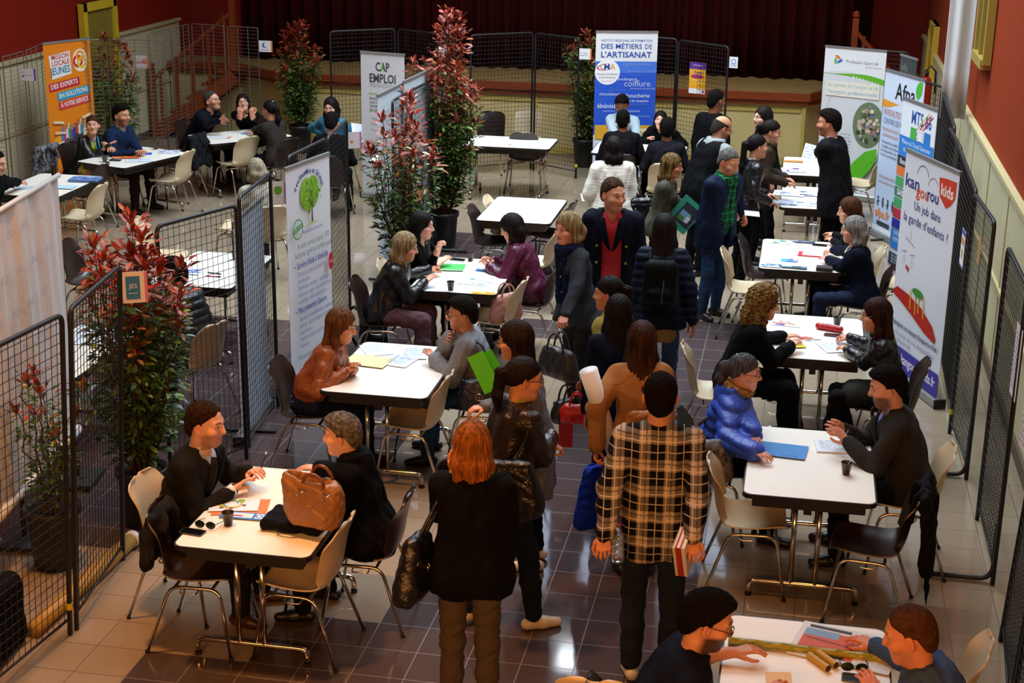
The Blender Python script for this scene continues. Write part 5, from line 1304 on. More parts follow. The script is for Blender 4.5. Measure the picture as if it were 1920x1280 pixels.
card('yellow and purple open day poster fixed to the mesh before the stage', PV(1291, 174, (2.37, 14.56), -.4, .10), -.4, .25, .43, d_portes, base='#e8a81c', nm='poster', cat='poster', g=None)
card('blank cardboard sheet tucked behind the right grille', PV(1831, 489, (5.52, 4.5), radians(-88)), radians(-88), .12, .20, lambda s, w, h: None, base='#b98a5a', nm='cardboard_sheet', cat='cardboard', g=None)

# ------------------------------------------------------------------ photinia bushes in pots
BARK = mat('bark_brown', '#4a3524', .8); POT = mat('plastic_pot_black', '#191a1b', .5); SOIL = mat('potting_soil', '#2a1d12', .95)
LEAF = mat('photinia_leaf', '#4a7a2a', .38, spec=.5, attr='Col')
def bush(label, base, h, rx, n, seed, red0=.6, dens=1., pot=.42, lean=(0, 0), leaf=.075, spiky=0):
    rg = random.Random(seed); t = thing('photinia_bush', label, 'potted bush', (base[0], base[1], 0), 0, 'potted red-tipped bushes')
    mb = MB(); r = .17 if pot > .3 else .13
    mb.lathe([(r * .78, 0), (r * .82, .02), (r * .98, pot - .05), (r * 1.08, pot - .05), (r * 1.08, pot), (r * .96, pot), (r * .94, pot - .06)], (0, 0, 0), 20); mb.build('pot', [POT], t, True)
    mb = MB(); mb.lathe([(.01, 0), (r * .95, 0), (r * .95, .01)], (0, 0, pot - .05), 16); mb.build('soil', [SOIL], t)
    mb = MB(); tips = []
    for k in range(n):
        a = rg.uniform(0, 2 * pi); R = rx * math.sqrt(rg.random()); top = pot + (h - pot) * (1 - .40 * (R / rx) ** 1.3 * rg.uniform(.6, 1.2)) * (1 if rg.random() < .7 else rg.uniform(.5, .9))
        p = [np.array([.05 * cos(a), .05 * sin(a), pot - .05])]
        for i in range(1, 8):
            f = i / 7; q = np.array([R * cos(a) * f ** .6 + rg.gauss(0, .018) + lean[0] * f ** 2, R * sin(a) * f ** .6 + rg.gauss(0, .018) + lean[1] * f ** 2, pot + (top - pot) * f]); p.append(q)
        mb.tube(p, np.linspace(.010, .003, 8), 5, cap=False); tips.append(p)
    mb.build('stem', [BARK], t, True)
    V = []; Q = []; CL = []
    def leafq(o, d, up, L, col):
        d = nrm(d); sd = nrm(np.cross(d, up)); nn = np.cross(sd, d); w = L * .19; b = len(V)
        V.extend([o, o + d * L * .35 + sd * w * .95 + nn * L * .05, o + d * L * .40, o + d * L * .35 - sd * w * .95 + nn * L * .05, o + d * L * .75 + sd * w * .75 + nn * L * .01, o + d * L * .78 - nn * L * .04, o + d * L * .75 - sd * w * .75 + nn * L * .01, o + d * L - nn * L * .10])
        Q.extend([(b, b + 1, b + 2, b + 3), (b + 1, b + 4, b + 5, b + 2), (b + 3, b + 2, b + 5, b + 6), (b + 4, b + 7, b + 5, b + 5), (b + 5, b + 7, b + 6, b + 6)]); CL.extend([col] * 8)
    redc = [(.32, .030, .012), (.24, .035, .014), (.34, .07, .02), (.17, .016, .010)]; orc = [(.28, .08, .02), (.26, .13, .025), (.18, .08, .02)]; grc = [(.055, .14, .025), (.085, .18, .03), (.04, .10, .02), (.15, .22, .035), (.03, .075, .02)]
    for p in tips:
        m = int(118 * dens * (h / 2))
        for k in range(m):
            f = 1 - rg.random() ** 1.15 * .93; f = max(.06, f); i = min(6, int(f * 7)); g = f * 7 - i; o = p[i] * (1 - g) + p[i + 1] * g
            a = rg.uniform(0, 2 * pi); tw = rg.uniform(.02, .10) * (1.3 - .5 * f)
            dd = np.array([cos(a), sin(a), rg.uniform(-.2, .9)]); o2 = o + dd * tw
            z = (o2[2] - pot) / (h - pot); rr = rg.random() + (z - red0) * 3.0 + (f > .9) * .45
            col = rg.choice(redc) if rr > .95 else (rg.choice(orc) if rr > .55 else rg.choice(grc)); j = rg.uniform(.7, 1.3)
            leafq(o2, np.array([cos(a), sin(a), rg.uniform(-.5, .7) + (.6 if z > .8 else 0)]), np.array([rg.gauss(0, .4), rg.gauss(0, .4), 1]), leaf * rg.uniform(.65, 1.25), tuple(c * j for c in col))
        for k in range(9):      # the upright tuft at each tip
            a = rg.uniform(0, 2 * pi); z = (p[-1][2] - pot) / (h - pot); col = rg.choice(redc) if z > red0 * .75 or rg.random() < .4 else rg.choice(orc + grc); j = rg.uniform(.8, 1.4)
            leafq(p[-1] - [0, 0, rg.uniform(0, .07)], np.array([cos(a) * .7, sin(a) * .7, rg.uniform(.5, 1.6)]), np.array([cos(a), sin(a), .3]), leaf * rg.uniform(.8, 1.3), tuple(c * j for c in col))
    V = np.array(V); Qa = np.array(Q); tri = Qa[:, 2] == Qa[:, 3]; tri2 = Qa[:, 3] == Qa[:, 2]
    T3 = Qa[tri][:, :3]; Q4 = Qa[~tri]
    mesh_obj('foliage', V, [Q4, T3], [0, 0], [LEAF], t, True, np.array(CL))
    return t
c = P(272, 985, 0); bush('big potted bush with red tips and green base behind the man in black suit', (c[0] - .02, c[1] + .05), 2.22, .34, 30, 1, .62, 1.1, leaf=.080)
bush('sparser green bush tucked behind the left grille and its stand', (-.42, 1.25), 1.35, .24, 10, 2, .90, .8, leaf=.065)
c = P(715, 560, 0); bush('potted bush with crimson tufts in front of the pale banners', (.32, 7.35), 2.30, .36, 26, 3, .58, .9, leaf=.078)
c = P(840, 470, 0); bush('tallest potted bush with crimson crown just right of the pale banners', (c[0] - .10, c[1] + .2), 2.92, .38, 32, 4, .52, .85, leaf=.084)
c = P(565, 285, 0); bush('round potted bush with red crown before the stage steps at left', (c[0], c[1]), 2.05, .32, 24, 5, .64, .9, leaf=.084)
c = P(1078, 330, 0); bush('dark green potted bush left of the blue trade banner', (c[0] + .02, c[1] + .75), 2.15, .32, 24, 6, .85, .8, leaf=.075)
c = P(262, 262, 0); bush('slim potted shrub between the orange banner and the left wall', (-5.70, 13.7), 1.95, .22, 9, 7, .80, .8, leaf=.08); bush('thin leafy shrub behind the wire grille right of the orange banner', (-5.15, 12.75), 1.95, .30, 12, 8, .7, .8, leaf=.08)
# ------------------------------------------------------------------ who is there
SK1, SK2, SK3, SK4 = '#d8a084', '#c68e6c', '#8f5c3e', '#deaa8e'
BK = cloth('#060607'); BK2 = cloth('#0b0c0f'); NAVY = cloth('#0b1122'); CHAR = cloth('#1a1b1e'); JEAN = cloth('#2a4468', rough=.9); JEAND = cloth('#161d30', rough=.9)
WHT = cloth('#d8dade'); BLKL = leather('#0e0f12', .32)
def seated(kind, clabel, label, hp, face, **k):
    p = person(label, hp, face, True, **k); PEOPLE.append(p)
    if kind:
        o = rotz(p['th']) @ np.array([0, .02, 0]) + p['base']
        if kind[-1] == '!': kind = kind[:-1]; o = o + [-.14, -.10, 0]
        chair(kind, clabel, o[0], o[1], face)
    return p
def standing(label, hp, face, **k):
    p = person(label, hp, face, False, **k); PEOPLE.append(p); return p
w = lambda px, py, z=.80, *a: ('w', px, py, z, *a)
A = {}
A['beard'] = seated('beige', 'beige shell chair under the bearded man in black suit', 'bearded man in black suit and open white shirt holding a pen at front left table', (386, 797), -92, lean=16, h=1.80, head=(0, -6, 0), arms=(w(466, 884, .84), w(436, 918, .80)), stubble=.55, brow='#3a2212', skin=SK4, hair=('short', '#33200f', '#1d120a'),
    top=dict(m=cloth('#191918'), open=(.078, .0, None), lapel=cloth('#1d1d1c')), shirt=dict(m=cloth('#d9dcda', '#c2c8cc', noise_scale=90)), legs=dict(m=CHAR), shoes='#3a1d10', cuffs=WHT, hands=((.45, 1), .25), palms=((.2, 0, 1), (-.6, 0, .8)), fat=1.08)
A['hoodie'] = seated('brown', 'dark brown shell chair under the woman in black hoodie', 'woman with short grey hair in a black hooded sweatshirt sitting at front left table', (641, 817), 92, lean=14, h=1.66, fem=True, head=(0, -6, 0), arms=(w(603, 925, .80), w(600, 880, .80)), skin=SK4, brow='#55504a', hair=('pixie', '#6f6c68', '#3c3a38'),
    top=dict(m=BK, inf=.03, hem=.48, ra=.066, rb=.044), hood=BK, legs=dict(m=BK2), shoes='#0b0b0d', leg={1: (.06, -.10, 0), -1: (.10, -.02, 0)}, fat=1.12)
A['tan'] = seated('brown', 'dark brown shell chair under the woman in tan leather jacket', 'woman in tan leather jacket with long light brown hair leaning over her notes', (640, 612), -88, lean=27, h=1.68, fem=True, head=(0, -12, 0), arms=(w(660, 690, .82), w(643, 700, .80)), hair=('long', '#6e4722', '#3c2412', .30), brow='#4a2e18',
    top=dict(m=leather('#86461e', .40), inf=.018, hem=.68), shirt=dict(m=dots_mat('polka_blue', '#1b2a78', '#d5daea'), hem=.53, name='blouse', inf=.006), legs=dict(m=JEAND), shoes='#0b0b0d', hands=(.3, (.8, 1)))
A['greycoat'] = seated('brown', 'dark shell chair under the woman in light grey coat', 'woman with short black hair and glasses in light grey coat, hand on her upper arm', (866, 590), 96, lean=14, h=1.66, fem=True, head=(10, -4, 0), arms=(w(816, 673, .80), (-.02, .26, .98, (1, 0, -1))), hair=('pixie', '#121110', '#1c1a18'), glasses='#2a1014', brow='#141210', skin=SK2,
    top=dict(m=cloth('#85888c', '#787b80', noise_scale=60), inf=.026, hem=.52, ra=.066, rb=.046, collar='coat'), legs=dict(m=JEAN), shoes='#15151a', palms=(None, (0, 1, .3, -1, .1, .1)), hands=(.2, .3), fat=1.05)
A['blondl'] = seated('brown', 'dark brown shell chair under the blonde woman in black leather', 'woman with shoulder length ash blonde hair in black leather jacket writing at the table', (760, 464), -86, lean=22, h=1.66, fem=True, head=(4, -10, 0), arms=(w(803, 505, .81), w(797, 529, .80)), hair=('bob', '#a08c66', '#5e4a32', .17), brow='#6a5030', skin=SK1,
    top=dict(m=BLKL, inf=.022, hem=.55, ra=.064), legs=dict(m=cloth('#5c4045'), r=(.100, .072, .058)), shoes='#111111', fat=1.15, hands=((.7, 1), .3))
A['blackh'] = seated('beige', 'beige shell chair under the dark haired woman in black top at the far side', 'pale woman with straight black hair in black top resting her hand on her mouth', (791, 424), -84, lean=12, h=1.68, fem=True, head=(-6, -4, 0), arms=(w(822, 466, .98, (0, 0, -1)), w(826, 492, .80)), sleeve=.8, skin='#dfb09a', hair=('long', '#0d0b0c', '#17120f', .28, dict(w=-.004)), brow='#120e0c', top=dict(m=BK, inf=.01, collar='crew'), legs=dict(m=BK2), shoes='#0b0b0d', hands=(.9, .3))
A['burg'] = seated('brown', 'dark brown shell chair under the woman in burgundy leather', 'smiling woman with dark bobbed hair in burgundy leather jacket leaning on the table', (960, 428), 88, lean=20, h=1.66, fem=True, head=(4, -22, 0), arms=(w(918, 499, .80), w(925, 489, .82)), hair=('bob', '#1d1214', '#120b0c', .13), brow='#1d1214', skin=SK1,
    top=dict(m=leather('#4d1030', .38), inf=.024, hem=.56, ra=.064), shirt=dict(m=WHT, hem=.49), legs=dict(m=cloth('#4a5058'), r=(.10, .07, .055)), shoes='#15151a', fat=1.1)
A['puffer'] = seated('brown', 'dark shell chair under the woman in blue padded coat', 'woman with grey tied hair and glasses in bright blue padded coat with fur trimmed hood', (1396, 700), -92, lean=16, h=1.66, fem=True, head=(2, -4, 0), arms=(w(1418, 833, .82), w(1414, 846, .80)), hair=('tail', '#55575a', '#2c2d30', .16, dict(clip='#c8ccd0')), glasses='#14110f', brow='#3a3634', skin='#d8a488',
    top=dict(m=mat('quilted_blue', '#2c4bb0', .42, spec=.45, bump=(30, .3), bump2=(9, .5)), puff=True, inf=.038, hem=.50, ra=.070, rb=.050), hood=mat('quilted_blue'), fur=mat('faux_fur', '#b58c3e', .95, col2='#6a4a1e', noise_scale=60), legs=dict(m=BK2), shoes='#0b0b0d', fat=1.05)
A['suit'] = seated('beige', 'beige shell chair under the bearded man in charcoal jacket at front right', 'dark haired bearded man in charcoal jacket and pale blue shirt clasping his hands', (1664, 728), 90, lean=16, h=1.80, head=(0, -14, 0), arms=(w(1590, 829, .86), w(1583, 806, .87)), stubble=.75, hair=('crop', '#15100d', '#0d0a08'), brow='#15100d', skin=SK1,
    top=dict(m=cloth('#2e2c2a'), open=(.078, 0, None), lapel=cloth('#33312f'), inf=.018), shirt=dict(m=cloth('#7f98d8')), legs=dict(m=BK2), cuffs=cloth('#7f98d8'), palms=((.9, 0, .5), (-.9, 0, .5)), hands=(.4, .5), fat=1.1)
A['curly'] = seated('beige!', 'beige shell chair under the curly haired woman, its back showing at left', 'woman with long curly blonde brown hair in black jacket holding a yellow leaflet', (1432, 570), -84, lean=18, h=1.70, fem=True, head=(-2, -6, 0), arms=(w(1468, 631, .80), w(1480, 650, .80)), hair=('curly', '#8a6a34', '#3a2810', .24), brow='#5a4020', skin=SK4,
    top=dict(m=BK2, inf=.026, hem=.52, ra=.064), legs=dict(m=BK, r=(.10, .08, .06)), shoes='#b0956e', leg={1: (.10, .02, 0), -1: (.08, .12, 0)}, fat=1.1)
A['brunette'] = seated('brown', 'dark shell chair under the long haired woman in black leather jacket', 'young woman with long brown hair and glasses in black leather jacket and skirt', (1642, 592), 90, lean=14, h=1.68, fem=True, head=(2, -6, 0), arms=(w(1590, 657, .80), w(1594, 634, .81)), hair=('long', '#3a1c10', '#140c0a', .34), glasses='#8a8478', brow='#20140e', skin=SK1,
    top=dict(m=BLKL, inf=.016, hem=.52), legs=dict(m=cloth('#120d0c'), r=(.08, .055, .045), over=cloth('#22221a'), name='tights'), shoes='#0a0a0c', leg={1: (.06, -.16, 0), -1: (.02, .06, .02)}, hands=(.5, (.7, 1)))
A['greybob'] = seated('brown', 'dark shell chair draped with a black jacket by the woman with silver hair', 'woman with silver bobbed hair and pale necklace in black sweater', (1600, 432), 88, lean=12, h=1.64, fem=True, head=(6, -4, 0), arms=(w(1553, 487, .80), w(1560, 470, .80)), hair=('bob', '#8d8c88', '#5a5956', .11), brow='#7a7874', skin=SK1, top=dict(m=NAVY, inf=.016, hem=.50, collar='crew'), legs=dict(m=cloth('#1c2438')), shoes='#15151a', fat=1.05)
A['chestnut'] = seated('beige', 'beige shell chair under the chestnut haired woman beside silver hair', 'woman with chestnut hair in dark top sitting just behind the silver haired woman', (1592, 396), 90, lean=8, h=1.66, fem=True, head=(10, -6, 0), arms=(w(1562, 452, .80), w(1566, 440, .80)), hair=('bob', '#5a3218', '#2a160a', .15), brow='#3a2212', skin=SK1, top=dict(m=BK2), legs=dict(m=BK2))
A['botleft'] = seated('brown', 'dark brown shell chair under the man in navy shirt at the bottom', 'black bearded man with glasses in navy short sleeved shirt at the bottom edge', (1326, 1166), -82, lean=24, h=1.80, head=(0, -16, 0), arms=(w(1375, 1222, .80), w(1440, 1302, .80)), stubble=.9, sleeve=.35, hair=('afro', '#120e0c', '#0a0807'), glasses='#14110f', brow='#0f0b09', skin=SK2,
    top=dict(m=cloth('#0e1426'), inf=.012, rb=.05, collar='coat'), legs=dict(m=CHAR), fat=1.12)
A['botright'] = seated(None, '', 'man with receding reddish cropped hair in blue shirt reaching over the papers', (1706, 1192), 82, lean=26, h=1.80, head=(0, -16, 0), arms=(w(1640, 1300, .80), w(1640, 1211, .80)), stubble=.3, hair=('buzz', '#4e3424', '#3a2418', .3, dict(line=.085)), brow='#6a4026', skin='#d08a66', top=dict(m=cloth('#3a5078'), inf=.014), legs=dict(m=CHAR), fat=1.12, hands=(.3, .35))
A['missionw'] = seated('brown', 'dark shell chair with a patterned jacket under the woman by the orange banner', 'woman with tied auburn hair in black jacket over yellow top looking at the camera', (174, 236), -112, lean=24, h=1.60, fem=True, head=(-48, 8, 0), arms=(w(207, 277, .88), w(200, 275, .86)), hair=('tail', '#4a2818', '#2a1610', .06), brow='#3a2014', skin=SK1, top=dict(m=BLKL, open=(.05, .02, None)), shirt=dict(m=cloth('#c8c41e')), legs=dict(m=cloth('#c8c41e'), skirt=.6, name='skirt'), bare_leg=True)
A['missionm'] = seated('brown', 'dark shell chair under the man in navy sweater by the orange banner', 'man with dark hair and stubble in navy sweater with clasped hands on the table', (228, 217), -104, lean=14, h=1.80, head=(-4, -4, 0), arms=(w(262, 283, .80), w(252, 285, .80)), stubble=.6, hair=('crop', '#16110e', '#0c0908'), brow='#16110e', skin=SK2, top=dict(m=cloth('#15233f'), open=(.05, 0, 1.0)), shirt=dict(m=cloth('#7d8288')), legs=dict(m=cloth('#2a1a18')), fat=1.1)
A['leftedge'] = seated(None, '', 'man in dark top cut by the left edge looking at his phone', (-8, 306), -92, lean=16, h=1.78, head=(0, -14, 0), arms=(w(36, 341, .84), w(28, 349, .82)), hair=('short', '#15110e', '#0c0908'), brow='#15110e', skin=SK1, top=dict(m=BK2), legs=dict(m=CHAR))
A['polem'] = seated('brown', 'dark shell chair under the man with raised joined hands at far left', 'grey haired man with glasses in black sweater holding up his joined hands', (398, 190), -104, lean=30, h=1.76, head=(-4, 12, 0), arms=(w(419, 222, .98), w(412, 226, .96)), stubble=.3, glasses='#2a2622', hair=('short', '#4c4a48', '#2c2a28'), brow='#3a3634', skin=SK1, top=dict(m=cloth('#11141c')), legs=dict(m=BK2), palms=((.9, 0, .4), (-.9, 0, .4)), hands=(.15, .15), fat=1.1)
A['polew'] = seated('brown', 'dark shell chair under the woman resting her chin on her hands', 'woman with long black hair and glasses resting chin on her hands', (456, 194), -176, lean=30, h=1.62, fem=True, head=(14, 14, 8), arms=(w(470, 216, 1.03, (0, .3, -1)), w(456, 216, 1.03, (0, .3, -1))), sleeve=.7, palms=((0, 1, 0, 0, 0, 1), (0, 1, 0, 0, 0, 1)), glasses='#1a1614', hair=('long', '#100c0c', '#1a1210', .30), brow='#120e0c', skin=SK1, top=dict(m=BK), legs=dict(m=BK2), hands=(.9, .9))
A['taupe'] = seated('brown', 'dark shell chair under the woman in taupe coat seen from behind', 'woman with dark ponytail in taupe coat seen from behind at far left table', (506, 207), 62, lean=12, h=1.66, fem=True, arms=(w(470, 245, .80), w(478, 252, .82)), hair=('tail', '#15110f', '#0d0a09', .24, dict(clip='#8a8478')), brow='#15110f', skin=SK2, top=dict(m=cloth('#2f2b27'), inf=.02, hem=.48), legs=dict(m=BK2))
A['ashback'] = seated('beige', 'beige shell chair under the ash blonde woman behind the grille', 'ash blonde woman in cream sweater seen from behind the black mesh grille', (480, 320), 40, lean=12, h=1.64, fem=True, hair=('bob', '#9c9078', '#6e6450', .08), skin=SK1, top=dict(m=cloth('#b3ad9c'), inf=.02), legs=dict(m=CHAR), arms=(None, None))
A['bluecard'] = seated('brown', 'dark shell chair under the woman in light blue cardigan', 'woman with dark bob and glasses in light blue cardigan reading with head down', (620, 202), 176, lean=10, h=1.66, fem=True, head=(0, -6, 0), arms=(w(634, 250, .80), w(606, 250, .80)), hair=('bob', '#1a1012', '#0e090a', .15), glasses='#20181a', brow='#1a1012', skin=SK4, top=dict(m=cloth('#3f7896'), inf=.014), legs=dict(m=CHAR))
A['blackfront'] = seated('brown', 'dark shell chair under the person in black behind the mesh grille', 'person in black with dark hair seen from behind facing the blue cardigan', (622, 232), 6, lean=16, h=1.70, head=(0, -14, 0), hair=('pixie', '#0d0b0c', '#15110f'), skin=SK1, top=dict(m=BK), legs=dict(m=BK2))
A['cmaw'] = seated('brown', 'dark shell chair under the person in pale sweater by the blue banner', 'person with black afro hair in pale grey sweater bent over the table', (1166, 198), 176, lean=14, h=1.76, head=(0, -26, 0), arms=(w(1178, 262, .80), w(1158, 262, .80)), hair=('afro', '#0c0a0a', '#15110f'), skin=SK3, brow='#0c0a0a', top=dict(m=cloth('#9fb0b8'), inf=.02), legs=dict(m=JEAND))
A['cmab'] = seated('brown', 'dark shell chair under the youth wearing a black backpack', 'youth with cropped black hair in black jacket wearing a backpack, seen from behind', (1168, 226), 4, lean=8, h=1.76, hair=('short', '#0c0a0a', '#15110f'), skin=SK3, top=dict(m=BK2, inf=.02), legs=dict(m=BK2))
A['cmac'] = seated('brown', 'dark shell chair under the woman with fringe in black', 'woman with dark fringe in wide black top facing the youth in dark tee', (1238, 226), 174, lean=34, h=1.56, fem=True, head=(4, 8, 0), arms=(w(1262, 262, .80), w(1214, 262, .80)), hair=('bob', '#17100f', '#0d0908', .12), skin=SK4, top=dict(m=BK, inf=.03), legs=dict(m=BK2), fat=1.1)
A['cmad'] = seated('beige', 'beige shell chair under the youth in dark tee facing the stage', 'youth with black curly hair in dark tee seen from behind at the trade table', (1251, 243), 4, lean=8, h=1.74, hair=('afro', '#0d0a0a', '#171210'), skin=SK3, top=dict(m=cloth('#17161d'), collar='crew'), legs=dict(m=BK2))
A['blackpuff'] = seated('beige', 'beige shell chair under the person in black padded jacket behind the mesh', 'person with black hair in black padded jacket half hidden behind the left bush', (325, 515), 70, lean=14, h=1.72, hair=('pixie', '#0c0a0a', '#15110f'), skin=SK2, top=dict(m=mat('quilted_black', '#101216', .4, bump=(30, .3)), puff=True, inf=.03), legs=dict(m=JEAND))

# standing and walking
B = {}
PLAID = plaid_mat('plaid_flannel', '#a99c8c', '#070709', '#c9bfae', 7.2)
B['plaid'] = standing('man in black and cream plaid shirt seen from behind walking up the aisle', (1238, 745), 6, h=1.80, arms=(w(1128, 1030, .93), w(1302, 1068, .90)), hair=('short', '#17100c', '#0c0908'), skin=SK2, brow='#17100c',
    top=dict(m=PLAID, inf=.018, hem=.80, ra=.062, rb=.042, fold=.006, name='plaid_shirt'), legs=dict(m=cloth('#1b222e'), r=(.088, .064, .056)), shoes='#d8d4cc', stride=.10, fat=1.06, knees={-1: ([-.10, .10, .50], [-.10, .04, .085]), 1: ([.11, .0, .50], [.11, -.30, .15])}, hands=(.7, .7))
B['red'] = standing('woman with copper red bob in long black sweater and floral scarf seen from behind', (886, 836), 8, h=1.68, fem=True, arms=((-.13, .26, 1.36, (-.1, .1, -1)), w(944, 1062, .84)), hair=('bob', '#9a5c22', '#5a3410', .15), skin=SK1, top=dict(m=BK, inf=.026, hem=.80, ra=.062, rb=.044), legs=dict(m=cloth('#4c4238')), shoes='#141010', scarf=dict(m=mat('floral_scarf', '#a89a1c', .9, col2='#101a10', noise_scale=30)), fat=1.12, hands=(.6, .4), group=None)
B['brownl'] = standing('woman in dark brown leather jacket with curly dark ponytail and glasses', (982, 712), -52, h=1.68, fem=True, head=(-14, -8, 0), arms=((-.12, .32, 1.06), w(1030, 822, 1.12)), hair=('tail', '#1e1412', '#0f0a09', .26), glasses='#2a2220', skin=SK2, brow='#1e1412', top=dict(m=leather('#1f1512', .33), inf=.026, hem=.76, ra=.062, rb=.044), scarf=None, shirt=dict(m=cloth('#9aa03a')), legs=dict(m=cloth('#141c2c')), shoes='#c9bfa4', fat=1.12, hands=(.6, .5), knees={1: ([.12, .10, .50], [.14, .14, .085]), -1: ([-.10, -.04, .50], [-.10, -.16, .10])})
B['greylong'] = standing('woman with very long brown hair and glasses in long pale grey coat', (966, 640), 92, h=1.66, fem=True, head=(0, -6, 0), arms=(w(936, 748, 1.04), (.10, .32, 1.04)), hair=('long', '#2e1a12', '#150d0a', .42), glasses='#2a2220', skin=SK1, brow='#20140e', top=dict(m=cloth('#74777a', '#60646a', noise_scale=80), inf=.022, hem=.52, flare=.03, open=(.05, .05, .52)), shirt=dict(m=BK2), legs=dict(m=BK2), shoes='#d8d4cc', hands=(.7, .6))
B['camel'] = standing('woman in camel coat with long brown hair walking away holding a white roll', (1203, 640), 10, h=1.66, fem=True, arms=(w(1118, 838, .88), (.12, .28, 1.1, (.1, -.3, -1))), hair=('long', '#43261a', '#1c100c', .40), skin=SK1, top=dict(m=cloth('#a07448'), inf=.022, hem=.72, ra=.060, rb=.042), legs=dict(m=BK2), shoes='#15151a', hands=(.8, .6))
B['navyhair'] = standing('woman with very long black hair in navy jacket walking up the aisle', (1160, 588), 8, h=1.64, fem=True, hair=('long', '#0d0b0c', '#1a1416', .46), skin=SK2, top=dict(m=NAVY, inf=.02), legs=dict(m=BK2), shoes='#15151a', arms=(None, (.16, .26, 1.05)))
B['yellow'] = standing('girl in pale yellow jacket with sleek ponytail turned to the left', (1141, 552), 60, h=1.62, fem=True, head=(24, -4, 0), hair=('tail', '#17110f', '#0d0a09', .22), skin=SK2, brow='#17110f', top=dict(m=cloth('#a59a4c'), inf=.02, hem=.68), legs=dict(m=BK2), shoes='#15151a', arms=((-.22, .12, .92), None))
B['greyjkt'] = standing('blonde bobbed woman in dark grey buttoned coat and navy scarf carrying a bag', (1064, 430), 128, h=1.70, fem=True, head=(14, -4, 0), arms=(w(1052, 624, .86), None), hair=('bob', '#a08c5e', '#5a4a34', .07), skin='#d8a088', brow='#6a5030', top=dict(m=cloth('#30353a'), inf=.02, hem=.76, flare=.05), scarf=dict(m=cloth('#111c3a'), ends=.25), legs=dict(m=cloth('#34363a')), shoes='#15110f', hands=(.9, .4))
B['peacoat'] = standing('man in navy double breasted coat over coral red sweater looking right', (1150, 366), 184, h=1.84, head=(40, -6, 0), hair=('short', '#4c3a2a', '#2c2018'), skin=SK1, brow='#4c3a2a', top=dict(m=cloth('#0d1220'), inf=.026, hem=.62, open=(.085, .085, .62), ra=.064, lapel=cloth('#0f1526')), shirt=dict(m=cloth('#c23a42'), v=.09, hem=.95, name='sweater'), legs=dict(m=JEAND), shoes='#15110f', stubble=.25, arms=((-.26, -.02, .80), (.26, -.02, .80)), fat=1.06)
B['backpackw'] = standing('woman with long black hair in navy puffer with a black backpack walking away', (1246, 432), 2, h=1.70, fem=True, hair=('long', '#0f0d0e', '#1c1618', .36), skin=SK2, top=dict(m=cloth('#111a30', rough=.5), inf=.026, puff=True, hem=.80), shirt=dict(m=cloth('#a08a5c'), hem=.74), legs=dict(m=cloth('#3c5680')), shoes='#9a9a9a', arms=(None, w(1300, 606, .84)), stride=.08)
B['greenscarf'] = standing('grey haired man in navy jacket and green checked scarf reading a paper', (1366, 305), -128, h=1.74, head=(6, -22, 0), arms=(w(1392, 398, 1.02), w(1376, 402, 1.02)), hair=('buzz', '#6a6865', '#4a4846', .3, dict(line=.085)), stubble=.3, skin='#cc8e6c', brow='#6a6865', top=dict(m=cloth('#0f1a34', rough=.6), inf=.028, hem=.76, open=(.05, .05, .76)), shirt=dict(m=plaid_mat('plaid_green', '#1f7a4c', '#0a2014', '#3aa06a', 14)), scarf=dict(m=mat('plaid_green'), ends=.2), legs=dict(m=JEAN), shoes='#14100f', fat=1.12, hands=(.6, .6))
B['ombre'] = standing('girl with long blonde tipped hair in khaki grey jacket holding a teal folder', (1260, 312), -96, h=1.60, fem=True, head=(2, -6, 0), arms=((-.12, .26, .96), w(1290, 395, .92)), hair=('long', '#7d6334', '#2a1a12', .26), skin=SK2, brow='#20140e', top=dict(m=cloth('#4a4a40'), inf=.018, hem=.78, open=(.05, .05, .78)), shirt=dict(m=cloth('#8a8f94')), legs=dict(m=BK2), shoes='#15151a', hands=(.6, .6))
B['vest'] = standing('balding man in black body warmer over grey hooded sweater leaning forward', (1353, 242), -52, lean=22, h=1.78, head=(-10, -24, 0), arms=((-.24, .30, .92), (.20, .38, .94)), hair=('bald', '#3c3632', '#2a2522'), skin='#c08a68', brow='#3c3632', stubble=.4, glasses='#1a1614', top=dict(m=mat('vest_black', '#050608', .8, spec=.1, bump2=(9, .4), bump=(90, .2)), inf=.034, hem=.78, ra=.062, rb=.045, collar='coat', slm=cloth('#8d9294')), hood=cloth('#8d9294'), legs=dict(m=BK2), fat=1.15)
B['backman'] = standing('man with short black hair in black coat standing nearest the yellow poster', (1343, 190), -34, h=1.80, hair=('buzz', '#141110', '#0c0a0a'), skin=SK3, top=dict(m=BK, inf=.022, hem=.70), legs=dict(m=BK2), head=(-10, -8, 0), lean=5)
B['whitesw'] = standing('woman with dark shoulder length hair in white knitted sweater seen from behind', (1150, 280), 12, h=1.66, fem=True, hair=('bob', '#1b1212', '#0e0909', .17), skin=SK1, top=dict(m=mat('knit_white', '#cfcbc0', .95, bump=(1, .8, (4, 4, 110))), inf=.034, hem=.76, ra=.068, rb=.048), legs=dict(m=BK2), arms=((-.20, .24, .95), None), fat=1.12)
B['longcurl'] = standing('woman with long dark wavy hair in black speaking toward the group', (1430, 222), 118, h=1.68, fem=True, head=(6, 2, 0), hair=('long', '#100d0d', '#1c1512', .30), skin='#d8ab94', brow='#120e0c', top=dict(m=BK), legs=dict(m=BK2), arms=(None, None))
B['furcol'] = standing('dark haired woman in brown coat with fur collar facing right', (1446, 248), -88, h=1.66, fem=True, head=(0, -10, 0), hair=('tail', '#120e0e', '#1c1512', .20), skin=SK1, brow='#120e0c', top=dict(m=cloth('#3a2f26'), inf=.028, hem=.70), fur=mat('fur_brown', '#6e5636', .95, col2='#3a2a18', noise_scale=60), legs=dict(m=BK2), arms=((-.14, .3, 1.0), (.14, .3, 1.0)))
